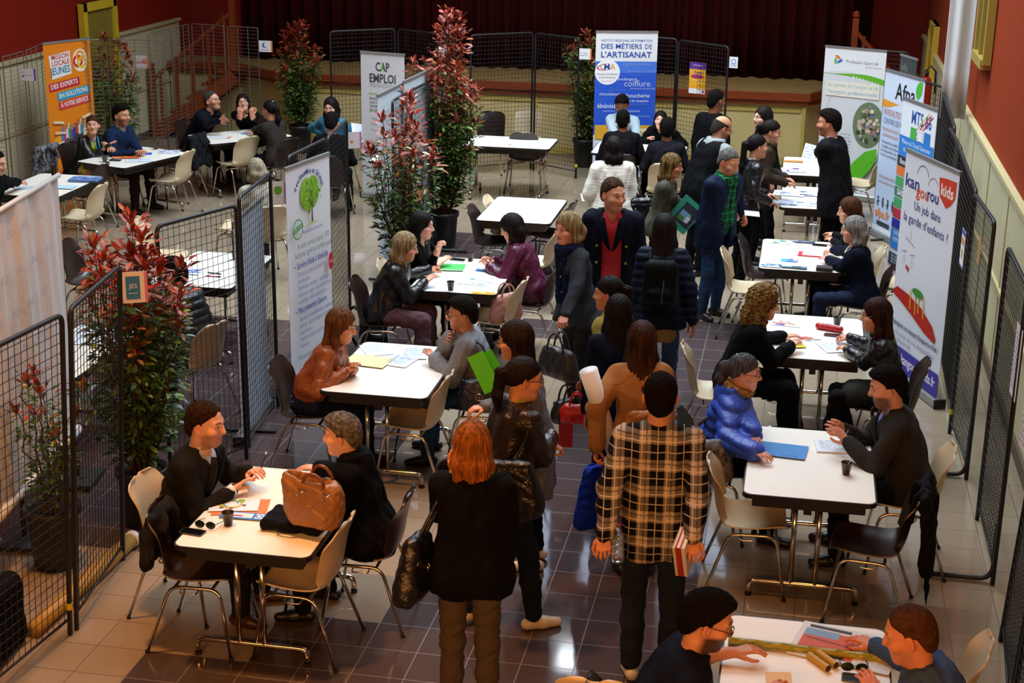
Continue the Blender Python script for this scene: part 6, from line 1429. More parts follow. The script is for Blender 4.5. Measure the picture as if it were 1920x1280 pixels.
B['leatherl'] = standing('woman with long black ponytail in black leather jacket among the group at right', (1420, 276), -66, h=1.66, fem=True, hair=('tail', '#0e0b0b', '#171212', .44), skin=SK1, brow='#120e0c', top=dict(m=BLKL, inf=.018, hem=.86), shirt=dict(m=WHT, hem=.80), legs=dict(m=BK), arms=((-.14, .3, 1.0), (.16, .22, .98)))
B['bluesuit'] = standing('man in black suit and white collar standing and gesturing at the right', (1554, 232), 66, h=1.88, head=(10, -4, 0), hair=('crop', '#1c1410', '#0f0b09'), stubble=.4, skin='#cc8e6c', brow='#1c1410', top=dict(m=cloth('#131417'), inf=.022, hem=.74, open=(.05, 0, None)), shirt=dict(m=WHT), legs=dict(m=BK), shoes='#0b0b0d', arms=(w(1516, 298, 1.08), w(1518, 288, 1.16)), cuffs=WHT, palms=((1, 0, .2), (-1, 0, .2)), hands=(.3, .15), fat=1.05)
# ------------------------------------------------------------------ free chairs
def fb(kind, label, px, py, face):
    """a free chair from where the top of its back is seen"""
    q = P(px, py, .83) + rotz(radians(face)) @ np.array([0, .27, 0]); return chair(kind, label, q[0], q[1], face)
def fc(kind, label, px, py, face): q = P(px, py, 0); return chair(kind, label, q[0], q[1], face)
fb('brown', 'empty dark brown shell chair nearest the camera at front left, black jacket on it', 292, 944, -88)
fb('beige', 'empty beige shell chair at the near right corner of the front left table', 652, 975, 88)
fb('beige', 'empty beige shell chair at the near right corner of the table with yellow folder', 843, 703, 88)
fb('beige', 'empty beige shell chair with a pink handbag beside the table with green folder', 984, 526, 84)
fb('brown', 'empty dark brown shell chair left of the bare middle table', 880, 386, -90); fb('beige', 'empty beige shell chair at the far left corner of the bare middle table', 910, 369, -90)
fb('beige', 'empty beige shell chair at the near right of the bare middle table', 1050, 428, 86); fb('brown', 'empty dark shell chair at the far right of the bare middle table', 1076, 380, 80)
fc('brown', 'empty dark shell chair behind the crosswise table before the stage', 915, 322, 178); fc('beige', 'empty beige shell chair behind the crosswise table before the stage', 984, 318, 180)
fc('brown', 'empty dark shell chair in front of the crosswise table, its back to the camera', 985, 356, 2)
fb('beige', 'empty beige shell chair in front of the table with blue folder at right', 1330, 860, -86)
CO = fb('brown', 'dark shell chair with a black coat hanging over its back at front right', 1728, 922, 84)
fb('beige', 'empty beige shell chair left of the leaflet table behind the curly haired woman', 1354, 467, -90); fb('brown', 'empty dark shell chair left of the leaflet table, farther side', 1386, 442, -92)
fc('beige', 'tall looking beige shell chair behind the standing man in suit', 1612, 410, 70); fc('beige', 'beige shell chair behind the long haired woman in leather', 1690, 618, 86)
fc('beige', 'empty beige shell chair at the near side of the table by the orange banner', 326, 402, 84); fc('brown', 'dark shell chair with a dark coat, right of the orange banner table', 340, 372, 80)
fc('beige', 'empty beige shell chair behind the large white screen at left', 160, 478, 88); fc('brown', 'dark shell chair by the magazine table at far left', 165, 432, 88)
fc('beige', 'empty beige shell chair with its back to the camera at the far left table', 448, 368, 60)
fc('beige', 'beige shell chair behind the mesh table with pens, left side', 305, 560, -90); fc('beige', 'beige shell chair right of the mesh table with pens', 452, 500, 90)
fc('brown', 'dark shell chair half hidden behind the white screen stand', 178, 610, -90); fb('beige', 'beige shell chair behind the man in blue shirt at the bottom right corner', 1856, 1204, 84)
fc('beige', 'beige shell chair top showing at the bottom edge near the plaid man', 1120, 1505, 0)
# ------------------------------------------------------------------ small things
ZT = .7425
PAP = mat('paper_white', '#dfe3e8', .6)
_lay = [0]
def lay(nm, label, cat, px, py, w_, h_, rot=0, base='#dfe3e8', draw=None, z=ZT, th=.0016, group=None):
    _lay[0] += 1; z += (_lay[0] % 5) * .0022
    s = Sheet(w_, h_, flat(base) if isinstance(base, str) else base, th); s.mb.v = [v - [w_ / 2, 0, h_ / 2] for v in s.mb.v]
    k = len(s.mb.v)
    if draw: draw(s, w_, h_)
    for i in range(k, len(s.mb.v)): s.mb.v[i] = s.mb.v[i] - [w_ / 2, 0, h_ / 2]
    o = s.build(nm, None); c = P(px, py, z + th + .001); o.location = tuple(c); o.rotation_euler = (-pi / 2, 0, radians(rot)); return tag(o, label, cat, group)
def hold(nm, label, cat, c, w_, h_, eul, base, draw=None, th=.003):
    s = Sheet(w_, h_, flat(base), th); s.mb.v = [v - [w_ / 2, 0, h_ / 2] for v in s.mb.v]; k = len(s.mb.v)
    if draw: draw(s, w_, h_)
    for i in range(k, len(s.mb.v)): s.mb.v[i] = s.mb.v[i] - [w_ / 2, 0, h_ / 2]
    o = s.build(nm, None); o.location = tuple(c); o.rotation_euler = [radians(a) for a in eul]; return tag(o, label, cat)
CUPM = mat('cup_brown_plastic', '#33261f', .35); COF = mat('coffee', '#20130c', .2)
def cup(label, px, py, stir=False):
    c = P(px, py, ZT); t = thing('plastic_cup', label, 'cup', c, 0, 'dark brown vending cups')
    mb = MB(); mb.lathe([(.0225, 0), (.0345, .078), (.0365, .080), (.0365, .083), (.0335, .083), (.0330, .076), (.0290, .052), (.001, .052)], (0, 0, 0), 18); mb.build('cup_wall', [CUPM], t, True)
    mb = MB(); mb.lathe([(.0295, .053), (.0295, .054)], (0, 0, 0), 16); mb.build('coffee', [COF], t)
    if stir: mb = MB(); mb.tube([(0, 0, .05), (.03, .01, .105)], .0025, 5); mb.build('stirrer', [PAP], t)
cup('brown plastic cup beside the sunglasses on the front left table', 428, 984); cup('brown plastic cup at the near edge of the table with green folder', 845, 544); cup('brown plastic cup at the far edge of the table with green folder', 882, 489)
cup('brown plastic cup by the red pencil case', 1569, 612, True); cup('brown plastic cup on the table with the blue folder', 1586, 889, True); cup('brown plastic cup at the left corner near the woman in black leather, orange banner table', 197, 304); cup('brown plastic cup in the middle far edge of the orange banner table', 293, 280); cup('brown plastic cup on the table seen through the mesh grille', 441, 486)
DK = mat('phone_black', '#0c0c0e', .15); 
def phone(label, px, py, rot):
    c = P(px, py, ZT + .001); t = thing('smartphone', label, 'phone', c, radians(rot)); mb = MB(); mb.prism(rrect(.145, .075, .012), 0, .008); mb.build('phone_case', [mat('phone_edge', '#3a3a3e', .3)], t); mb = MB(); mb.prism(rrect(.137, .068, .010), .008, .0086); mb.build('screen', [DK], t)
phone('black smartphone at the near left corner of the front left table', 361, 998, -8); phone('black smartphone below the sunglasses at the bottom right', 1607, 1273, -3); phone('dark smartphone beside the green folder', 858, 487, -5); phone('dark smartphone next to the red pencil case', 1562, 629, -8); phone('dark smartphone above the red notebook', 1537, 460, -5); phone('blue lit smartphone on the orange banner table', 216, 301, 10)
def sunglasses(label, px, py, rot, sc_=1.0):
    c = P(px, py, ZT + .004); t = thing('sunglasses', label, 'sunglasses', c, radians(rot)); mb = MB()
    for k in (-1, 1):
        mb.tube([(k * .034 + cos(a) * .028, .012 * sin(a) * .2, .022 + sin(a) * .020) for a in np.linspace(0, 2 * pi, 16, endpoint=False)], .0026, 6, closed=True)
        mb.tube([(k * .062, 0, .030), (k * .066, .05, .020), (k * .060, .12, .004)], .0024, 5)
    mb.tube([(-.008, 0, .026), (0, -.002, .030), (.008, 0, .026)], .0022, 5); mb.build('frame', [DK], t, True)
    for k in (-1, 1): mb = MB(); mb.prism([(k * .034 + cos(a) * .027, .022 + sin(a) * .019) for a in np.linspace(0, 2 * pi, 16, endpoint=False)], -.001, .001, 0, ((0, 0, 0), (1, 0, 0), (0, 0, 1))); mb.build('lens', [mat('lens_green', '#1c2a18', .1)], t)
sunglasses('folded green lensed sunglasses on the front left table', 385, 990, -5); sunglasses('round black sunglasses at the bottom right on the cream table', 1602, 1258, 4)
# --- front left table papers
lay('folder', 'orange card folder under the ringed leaflet', 'folder', 452, 950, .32, .23, 12, '#d8762a')
def rings(s, w_, h_):
    for k, c in enumerate(('#3a9ad0', '#8ac03a', '#e0a02a')): s.disc(w_ * .42, h_ * .55, .045 + .013 * k, c, ri=.82, a0=k * 60, a1=k * 60 + 250)
    s.disc(w_ * .62, h_ * .75, .022, '#7ab82e'); s.disc(w_ * .25, h_ * .25, .012, '#5a5a60'); s.disc(w_ * .45, h_ * .2, .012, '#8a3a5a'); s.disc(w_ * .7, h_ * .4, .012, '#5a5a60')
lay('leaflet', 'white leaflet with coloured rings on the front left table', 'leaflet', 440, 945, .29, .19, 14, '#dfe3e8', rings, z=ZT + .003)
lay('leaflet', 'blue edged leaflet beside the cup on the front left table', 'leaflet', 456, 966, .27, .09, 2, '#2a7ac8', lambda s, w_, h_: (s.rect(w_ * .1, h_ * .15, w_ * .72, h_ * .85, '#dfe3e8'), s.rect(w_ * .78, h_ * .15, w_ * .95, h_ * .85, '#e8ecf0'), s.disc(w_ * .86, h_ * .5, .022, '#2a7ac8', ri=.6), s.rect(w_ * .2, h_ * .3, w_ * .5, h_ * .5, '#b04060')))
# --- bags
def bag_sdf(w_, h_, d_, taper=.85, slump=.0, r=None):
    s = Sdf(.03); n = max(4, int(h_ / d_ * 2.6)); r = r or d_ / 2
    for i in range(n + 1):
        f = i / n; ww = w_ / 2 * (1 - (1 - taper) * f) - r * .6; z = r * .8 + (h_ - r * 1.4) * f; rr = r * (1 - .35 * f)
        s.cone((-ww, slump * f, z), (ww, slump * f, z), rr, n=(1, 0, 0), f=1.0, k=.04)
    return s
def handbag(nm, label, c, w_, h_, d_, rz, m, handle=.18, taper=.8, strap=None, seed=1, metal=True, parts=(), fold=.0035, vx=.008, tilt=0, hm=None, clasp=None):
    t = thing(nm, label, 'bag', c, rz); hm = hm or m
    V, Q = bag_sdf(w_, h_, d_, taper).build(vx, folds(seed, fold, .09, (1, 1, 1)), lambda X, Y, Z, D: np.maximum(D, np.maximum(.002 - Z, -1 + 0 * X + 0 * Y).astype(np.float32))); mesh_obj('bag_body', V, [Q], [0], [m], t)
    if handle:
        for k in (-1, 1):
            mb = MB(); y = k * d_ * .28; pts = [np.array([cos(a) * w_ * .26, y, h_ * .82 + sin(a) * handle]) for a in np.linspace(0, pi, 11)]
            mb.tube([np.array([w_ * .26, y, h_ * .62])] + pts + [np.array([-w_ * .26, y, h_ * .62])], .008, 6); mb.build('handle', [hm], t, True)
    if metal:
        mb = MB()
        for k in (-1, 1): mb.tube([(k * w_ * .26 + cos(a) * .012, -d_ * .42, h_ * .66 + sin(a) * .012) for a in np.linspace(0, 2 * pi, 10, endpoint=False)], .003, 5, closed=True)
        mb.build('metal_ring', [CHROME], t, True)
    if strap:
        mb = MB(); R = rotz(-rz); pts = [R @ (np.array(q) - np.array(c)) for q in strap]; n = len(pts); 
        P2 = []
        for i in range(n - 1):
            for f in (0, .25, .5, .75): P2.append(pts[i] * (1 - f) + pts[i + 1] * f)
        P2.append(pts[-1]); P2 = np.array(P2)
        for _ in range(2): P2[1:-1] = (P2[:-2] + P2[1:-1] * 2 + P2[2:]) / 4
        mb.tube(P2, .010, 6); mb.build('strap', [hm], t, True)
    if clasp:
        mb = MB(); mb.tube([(cos(a) * .026, -d_ * .55, h_ * .5 + sin(a) * .026) for a in np.linspace(0, 2 * pi, 16, endpoint=False)], .004, 5, closed=True); mb.tube([(-.02, -d_ * .55, h_ * .5), (.02, -d_ * .55, h_ * .5)], .003, 5); mb.tube([(0, -d_ * .55, h_ * .5 - .02), (0, -d_ * .55, h_ * .5 + .02)], .003, 5); mb.build('charm', [CHROME], t, True)
    return t
TAN = leather('#946638', .45); BLB = leather('#0d0d0e', .35)
c = P(545, 1000, ZT); 
def laptop_bag():
    c = P(558, 985, ZT); t = thing('laptop_bag', 'flat black laptop bag under the tan handbag', 'bag', c, radians(-4)); s = Sdf(.02); 
    for x in (-.15, .15): s.cone((x, -.10, .035), (x, .10, .035), .032, n=(0, 0, 1), f=1.0)
    s.cone((-.15, 0, .035), (.15, 0, .035), .032)
    for y in np.linspace(-.10, .10, 5): s.cone((-.155, y, .034), (.155, y, .034), .031)
    V, Q = s.build(.008, folds(3, .004, .08), lambda X, Y, Z, D: np.maximum(D, (.002 - Z + 0 * X + 0 * Y).astype(np.float32))); mesh_obj('bag_body', V, [Q], [0], [cloth('#0e0e10')], t)
    mb = MB(); mb.tube([(cos(a) * .07, -.135 - sin(a) * .03, .03) for a in np.linspace(0, pi, 8)], .007, 6); mb.build('handle', [cloth('#0e0e10')], t, True)
laptop_bag()
def tote_open():
    c = P(590, 983, ZT + .066); t = thing('handbag', 'slouchy tan leather handbag standing on the black laptop bag', 'bag', c, radians(-12)); s = Sdf(.03)
    s.cone((-.09, 0, .05), (.09, 0, .05), .075, k=.05); s.cone((-.11, 0, .13), (.11, 0, .13), .080, k=.05); s.cone((-.12, .0, .21), (.11, .0, .21), .068, k=.05); s.cone((-.14, 0, .26), (.08, 0, .25), .055, k=.04)
    s.ell((-.02, 0, .30), (.145, .045, .075), k=.01, sub=True)
    V, Q = s.build(.007, folds(8, .004, .09, (1, 1, 1)), lambda X, Y, Z, D: np.maximum(D, np.maximum(.002 - Z + 0 * X + 0 * Y, Z - .285 + .1 * X + 0 * Y).astype(np.float32))); mesh_obj('bag_body', V, [Q], [0], [TAN], t)
    for k in (-1, 1):
        mb = MB(); mb.tube([np.array([.03 + cos(a) * .07, k * .05 - .012 * sin(a), .25 + sin(a) * (.10 if k > 0 else .085)]) for a in np.linspace(-.25, pi + .25, 14)], .010, 8); mb.build('handle', [leather('#6e3a18', .4)], t, True)
    mb = MB()
    for x in (-.06, .10): mb.lathe([(.009, 0), (.006, .008)], (x, -.078, .20), 8); mb.tube([(x, -.07, .24), (x + .03, -.085, .225), (x + .05, -.07, .235)], .005, 5)
    mb.build('buckle', [CHROME], t, True)
tote_open()
def jacket_on(label, chair_c, face, m, seed, w_=.25, drop=.45, tail=None, zt=.86, off=-.29):
    t = thing('draped_jacket', label, 'jacket', (chair_c[0], chair_c[1], 0), radians(face)); s = Sdf(.03)
    for k in (-1, 1):
        s.cone((k * w_ * .4, off + .02, zt - .03), (k * w_ * .8, off - .035, zt - .12), .035); s.cone((k * w_ * .8, off - .045, zt - .10), (k * w_ * .78, off - .055, zt - drop), .032, .04)
        s.cone((k * w_ * .5, off + .045, zt - .02), (k * w_ * .6, off + .07, zt - .16), .018)
    for x in np.linspace(-.8, .8, 6): s.cone((x * w_, off - .02, zt - .02), (x * w_ * 1.05, off - .05, zt - drop * .9), .026, .032)
    s.cone((-w_ * .8, off, zt - .005), (w_ * .8, off, zt - .005), .030)
    if tail:
        for q in tail: s.cone((q[0] * w_, off - .05, zt - drop * .8), (q[0] * w_ * 1.1, off - .07, zt - drop - q[1]), .045, .012, n=(0, 1, 0), f=1.5)
    V, Q = s.build(.011, folds(seed, .012, .10, (1.6, 1.6, .5))); mesh_obj('jacket_cloth', V, [Q], [0], [m], t); return t
co = CO.location; jacket_on('black wool coat hanging over the back of a shell chair at front right', co, 84, BK2, 11, .24, .46, ((.7, .34), (-.5, .24)))
q = P(292, 944, .83) + rotz(radians(-88)) @ np.array([0, .27, 0]); jacket_on('black jacket and grey lining thrown over the nearest dark chair at front left', q, -88, cloth('#14151a', '#2a2c30', noise_scale=8), 12, .17, .30, zt=.80, off=-.235)
b_ = A['missionw']['base']; jacket_on('black jacket with white squiggle print over the chair beside the orange banner', b_ + [-.02, -.38, 0], -100, mat('squiggle_print', '#0c0c0e', .9, col2='#8a8a90', noise_scale=34), 13, .24, .34)
b_ = A['greybob']['base']; jacket_on('shiny black jacket hung on the chair back behind silver hair', b_ + [.02, -.02, 0], 88, leather('#0a0b0e', .3), 14, .22, .36, off=-.33)
q = P(340, 372); jacket_on('dark grey coat hanging on a chair by the orange banner table', q, 80, CHAR, 15, .22, .40)
# --- backpacks
def backpack(label, c, rz, m, w_=.30, h_=.46, d_=.17, zip_='#2a6aa0'):
    t = thing('backpack', label, 'backpack', c, rz); s = Sdf(.03)
    for f in np.linspace(0, 1, 5):
        z = .08 + (h_ - .16) * f; s.cone((-w_ / 2 + .08, 0, z), (w_ / 2 - .08, 0, z), .080 - .012 * f, k=.05)
    s.cone((-w_ / 2 + .09, -.075, .10), (w_ / 2 - .09, -.075, .10), .045); s.cone((-w_ / 2 + .09, -.075, .18), (w_ / 2 - .09, -.075, .18), .040)
    V, Q = s.build(.010, folds(5, .005, .1)); mesh_obj('bag_body', V, [Q], [0], [m], t)
    mb = MB(); mb.tube([(.03, -.105, .30), (.02, -.115, .12)], .004, 5); mb.build('zip', [flat(zip_)], t)
    for k in (-1, 1): mb = MB(); mb.tube([(k * .09, .04, h_ - .05), (k * .10, .14, h_ - .0), (k * .11, .22, h_ - .06), (k * .12, .22, h_ - .22), (k * .13, .08, .10)], .016, 7); mb.build('shoulder_strap', [m], t, True)
    mb = MB(); mb.tube([(-.03, .02, h_ - .04), (0, .02, h_ + .02), (.03, .02, h_ - .04)], .007, 6); mb.build('grab_handle', [m], t, True)
def on_back(p, label, m, dy=-.19, dz=-.36, **k):
    c = p['w'](p['CH'] * .5 + p['N'] * .5 + np.array([0, dy, dz])); backpack(label, c, p['th'], m, **k)
on_back(B['backpackw'], 'black backpack worn by the woman with long black hair', cloth('#08090c', rough=.6)); on_back(A['cmab'], 'black backpack worn by the youth at the trade table', cloth('#0b0b0e'))
c = P(700, 665, 0); backpack('grey and black backpack on the floor under the blonde woman in leather', c, radians(60), cloth('#1c1e22', '#3a3c40', noise_scale=9), zip_='#8a8a90')
# --- shoulder and hand bags
p = B['red']; S_ = p['w'](p['SH'][-1] + [0.02, 0, .06]); c = p['w'](np.array([-.27, -.06, .78])); handbag('handbag', 'black leather shoulder bag of the woman with copper hair', c, .36, .34, .13, p['th'] + radians(70), BLB, 0, .55, [c + [0, .0, .30], S_ + [-.03, -.06, -.12], S_ + [0, 0, .015], S_ + [0, .09, -.10], c + [.02, .05, .30]], 4, clasp=1)
p = B['brownl']; S_ = p['w'](p['SH'][1] + [0, 0, .055]); c = p['w'](np.array([.27, -.10, .84])); handbag('handbag', 'black rounded shoulder bag of the woman in brown leather', c, .34, .34, .15, p['th'] + radians(60), leather('#0e0d0d', .3), 0, .75, [c + [0, 0, .30], S_ + [.02, -.08, -.1], S_, S_ + [.03, .08, -.12], c + [.02, .06, .3]], 5)
p = B['whitesw']; S_ = p['w'](p['SH'][1] + [0, 0, .06]); c = p['w'](np.array([.30, -.02, .72])); handbag('handbag', 'black leather shoulder bag of the woman in white sweater', c, .30, .33, .13, p['th'] + .2, BLB, 0, .8, [c + [0, 0, .28], S_ + [.0, -.07, -.1], S_, S_ + [.01, .07, -.1], c + [.03, .04, .28]], 6)
p = B['greyjkt']; c = p['w'](p['WR'][-1] + np.array([0, .06, -.52])); handbag('handbag', 'dark brown leather holdall carried by the woman in navy scarf', c, .34, .25, .14, p['th'] + .3, leather('#2c211c', .4), .17, .9, None, 7)
p = B['camel']; c = p['w'](p['WR'][-1] + np.array([-.01, .02, -.56])); handbag('shopping_bag', 'bright blue cloth bag carried by the woman in camel coat', c, .22, .42, .10, p['th'] + .5, cloth('#0a2aa8', rough=.6), .08, .55, None, 8, metal=False, fold=.003)
S_ = p['w'](p['SH'][1] + [-.02, 0, .05]); c2 = p['w'](np.array([.02, -.16, 1.02])); handbag('handbag', 'small camel purse on a thin black strap across the camel coat', c2, .18, .14, .05, p['th'], leather('#a06a34', .45), 0, .9, [c2 + [.03, 0, .12], p['w'](p['N'] + [.01, -.13, -.12]), p['w'](p['N'] + [-.02, -.04, .01])], 9, hm=BLB)
c = P(1080, 793, .62); handbag('handbag', 'bright red handbag carried in the aisle by the girl in yellow', c, .19, .14, .08, .1, leather('#b01412', .4), .11, .95, None, 10)
c = P(1060, 838, .40); hold('document_pouch', 'dark red pouch with tassel hanging below the red handbag', 'pouch', c + [0, 0, .12], .10, .24, (0, 0, 10), '#a01420', None, .02)
c = P(1062, 788, .60); handbag('handbag', 'black handbag beside the red handbag in the aisle', c, .22, .16, .10, .9, BLB, .13, .8, None, 21)
p = A['greycoat']; c = p['w'](np.array([.24, .05, .50])); S_ = p['w'](p['SH'][-1] + [0, 0, .06]); c = P(900, 768, .50); handbag('handbag', 'navy leather handbag with silver charm beside the woman in grey coat', c, .30, .24, .12, radians(5), leather('#141c2a', .35), 0, .8, [c + [0, 0, .22], c + [.02, .1, .45], p['w'](p['SH'][-1] + [0, -.05, .05])], 11, clasp=1)
p = A['puffer']; c = P(1325, 905, .52); S_ = p['w'](p['SH'][1] + [0, 0, .075]); handbag('handbag', 'grey patterned shoulder bag with taupe strap of the woman in blue coat', c, .30, .30, .12, radians(20), mat('pattern_grey', '#8a8480', .6, col2='#2a2a30', noise_scale=26), 0, .85, [c + [0, 0, .28], p['w'](p['SH'][1] * .5 + p['P0'] * .5 + [.14, .04, .02]), S_ + [0, .0, 0], p['w'](p['SH'][1] * .6 + p['P0'] * .4 + [.0, -.17, .0])], 12, hm=leather('#6a5040', .5))
c = P(948, 603, .46); handbag('handbag', 'dusty pink handbag standing on the beige chair', c, .30, .26, .12, radians(50), leather('#a8766a', .45), .14, .85, None, 13)
# --- papers on other tables
def txt(n, col='#8a94a0', seed=1): return lambda s, w_, h_: lines(s, w_ * .1, h_ * .88, n, w_ * .8, col, h_ * .8 / n, .010, seed)
def multi(cols, seed=1):
    def f(s, w_, h_):
        rg = random.Random(seed)
        for k in range(9): u, v = rg.uniform(0, w_ * .8), rg.uniform(0, h_ * .8); s.rect(u, v, min(w_, u + rg.uniform(.02, .08)), min(h_, v + rg.uniform(.015, .05)), cols[k % len(cols)])
    return f
lay('folder', 'open pale yellow folder in front of the woman in tan leather', 'folder', 690, 676, .34, .24, -8, '#d9d39a'); lay('paper', 'white form lying on the yellow folder', 'paper', 664, 684, .05, .22, 24, '#e2e6ea', z=ZT + .003)
lay('paper', 'printed sheet at the far left of the yellow folder table', 'paper', 706, 655, .21, .29, 30, '#dfe5ee', txt(9), group='loose sheets'); lay('paper', 'bluish printed form before the woman in grey coat, nearer sheet', 'paper', 752, 675, .21, .29, -12, '#d2dcec', txt(12, '#7a8ab8', 2)); lay('paper', 'bluish printed form before the woman in grey coat, farther sheet', 'paper', 778, 661, .21, .29, 8, '#d6e0ee', txt(11, '#7a8ab8', 3))
lay('folder', 'bright green folder under the hand of the dark haired woman', 'folder', 838, 500, .33, .24, 6, '#3fae4c', lambda s, w_, h_: s.rect(0, 0, w_, .012, '#dfe3e8')); lay('paper', 'white sheet under the hands of the blonde woman in leather', 'paper', 817, 540, .29, .20, 6, '#d8e4f0', txt(6))
lay('paper', 'sheet with blue cartoons before the woman in burgundy', 'paper', 892, 528, .30, .22, -6, '#e2e6ea', multi(['#9ab8c8', '#c8d8e0', '#7a9ab0'], 5)); lay('leaflet', 'orange yellow leaflet at the near edge by the cups', 'leaflet', 906, 549, .20, .08, 4, '#d8a838', multi(['#e0b850', '#c8902a'], 6)); lay('leaflet', 'shiny blue leaflet under the hands of the woman in burgundy', 'leaflet', 912, 506, .20, .08, -6, '#2a7ad0', multi(['#5aa0e0', '#e2e6ea'], 7))
lay('leaflet', 'yellow leaflet held by the curly haired woman', 'leaflet', 1496, 646, .10, .13, 20, '#d8c838'); lay('leaflet', 'red and white pictured leaflet in the middle of the pencil case table', 'leaflet', 1522, 636, .20, .12, -4, '#e0dcd8', multi(['#c83a2a', '#d85a3a', '#8a8a90'], 8)); lay('leaflet', 'orange and violet flyer at the far left of the pencil case table', 'leaflet', 1474, 606, .24, .15, -8, '#e2e0e4', multi(['#d88a5a', '#5a3ab0', '#c8a898'], 9))
lay('paper', 'handwritten sheet before the long haired woman in black leather', 'paper', 1563, 650, .21, .27, 20, '#e2e6ea', txt(9, '#8a94b8', 4)); lay('paper', 'white sheet under the arm of the long haired woman', 'paper', 1602, 645, .21, .25, -10, '#e2e6ea')
def pencil_case():
    c = P(1555, 620, ZT); t = thing('pencil_case', 'red pencil case with white zip on the cream table', 'pencil case', c, radians(-20)); s = Sdf(.02); s.cone((-.09, 0, .028), (.09, 0, .028), .028); V, Q = s.build(.006, folds(2, .003, .05)); mesh_obj('case_body', V, [Q], [0], [leather('#b01420', .4)], t); mb = MB(); mb.tube([(-.10, -.005, .052), (0, -.003, .058), (.10, -.005, .052)], .004, 5); mb.build('zip', [PAP], t)
pencil_case()
lay('folder', 'blue elastic folder under the hands of the woman in blue coat', 'folder', 1465, 843, .33, .24, -6, '#2f7fc0', lambda s, w_, h_: (s.disc(w_ * .72, h_ * .1, .05, '#16202e', ry=.02, ri=.9, a0=0, a1=180), s.disc(w_ * .30, h_ * .05, .04, '#16202e', ry=.015, ri=.9, a0=0, a1=180))); lay('notebook', 'white notebook under the clasped hands of the man in charcoal jacket', 'notebook', 1572, 836, .30, .21, 6, '#dfe3ea', txt(6), th=.012)
lay('leaflet', 'green and white leaflets at the far left of the leaflet table', 'leaflets', 1468, 453, .24, .15, -2, '#d0dcd4', multi(['#8ab838', '#5a9a8a', '#4a8ac0'], 11)); lay('leaflet', 'dark blue flyers at the far side of the leaflet table', 'leaflets', 1507, 453, .22, .10, -4, '#28384e', multi(['#6a7a9a', '#b8a888'], 12)); lay('leaflet', 'white and blue leaflets at the near left of the leaflet table', 'leaflets', 1447, 497, .20, .12, -4, '#d4dce6', multi(['#4a8ac0', '#3a6a9a', '#9ab8d0'], 13)); lay('leaflet', 'dark leaflets at the near edge of the leaflet table', 'leaflets', 1487, 500, .26, .09, -6, '#2c3a48', multi(['#c8b898', '#5a9ac0'], 14)); lay('leaflet', 'blue striped leaflets near the middle of the leaflet table', 'leaflets', 1480, 488, .16, .12, -4, '#4a9ac8', multi(['#2a6aa0', '#8a5ab0', '#d4dce6'], 15))
lay('notebook', 'red covered notebook lying open on the leaflet table', 'notebook', 1520, 476, .24, .17, -4, '#b8283a', lambda s, w_, h_: s.rect(w_ * .18, h_ * .15, w_, h_, '#e2e6ea'), th=.006); lay('organizer', 'dark grey organizer under the hands of the silver haired woman', 'organizer', 1546, 500, .15, .11, -4, '#2a2628', th=.03)
for k, (px, py, l) in enumerate(((1480, 362, 'far left'), (1520, 362, 'far right'), (1478, 380, 'near left'), (1520, 381, 'near right'))):
    lay('leaflet', 'blue and white flyer sheet spread on the table before the standing suit, ' + l, 'leaflets', px, py, .36, .28, -4, '#cfd8ea', multi(['#5a7ac8', '#2a3a6a', '#b8c8e8', '#e0e4f0', '#3a3a4a'], 20 + k), group='flyer sheets on the suit table')
lay('leaflet', 'tricolour magazine on the table by the sport banner', 'magazine', 1488, 318, .30, .22, 8, '#c8d0e0', multi(['#2a4aa0', '#b83a3a', '#e0e4f0'], 30), th=.012); lay('paper', 'orange envelope on the table by the sport banner', 'envelope', 1488, 302, .24, .10, 0, '#d88a3a')
lay('leaflet', 'orange brochures fanned on the table by the orange banner', 'brochures', 236, 294, .34, .16, 22, '#d85a28', multi(['#e8a030', '#e0e0e0', '#c83020'], 31)); lay('leaflet', 'blue booklet on the table by the orange banner', 'booklet', 268, 288, .22, .14, 20, '#2a4ab8'); lay('leaflet', 'white stack of forms at the far end of the orange banner table', 'forms', 318, 284, .26, .18, 24, '#d4dae4', multi(['#7a9ac8', '#c8a0b0'], 32), th=.012); lay('paper', 'pale sheets at the near edge of the orange banner table', 'paper', 262, 300, .34, .20, 24, '#d6e2ec', txt(6))
lay('magazine', 'stack of blue and white magazines at the far left table', 'magazines', 160, 334, .34, .22, 6, '#5a7ab0', multi(['#2a4a80', '#d4dae4', '#8ab0c8'], 33), th=.022); lay('paper', 'pale blue sheet on the far left table', 'paper', 122, 350, .24, .18, 4, '#b8d8e4'); lay('paper', 'papers beside the man with the phone', 'paper', 60, 352, .40, .20, 20, '#c4d4e4', txt(5))
lay('paper', 'white paper with orange edge on the far left clasped hands table', 'paper', 412, 257, .30, .16, 6, '#d8dce4', lambda s, w_, h_: s.rect(w_ * .85, 0, w_, h_, '#d8905a')); lay('leaflet', 'small blue card on the far left clasped hands table', 'card', 462, 250, .14, .10, -20, '#4a90c8')
lay('paper', 'paper with blue sticker marks seen through the mesh grille', 'paper', 350, 508, .28, .20, 4, '#dde6f0', multi(['#2a3ab8', '#3a5ac8'], 34)); 
def pen(label, px, py, rot, col, z=ZT, L=.14):
    c = P(px, py, z + .006); t = thing('marker_pen', label, 'pen', c, radians(rot)); mb = MB(); mb.tube([(-L / 2, 0, 0), (L / 2 - .04, 0, 0)], .0055, 8); mb.build('barrel', [flat(col)], t, True); mb = MB(); mb.tube([(L / 2 - .04, 0, 0), (L / 2, 0, 0)], .0065, 8); mb.build('cap', [DK], t, True)
pen('pink marker pen on the table behind the mesh', 400, 518, 4, '#c8288a'); pen('dark pen above the pink marker behind the mesh', 402, 512, -10, '#20283a')
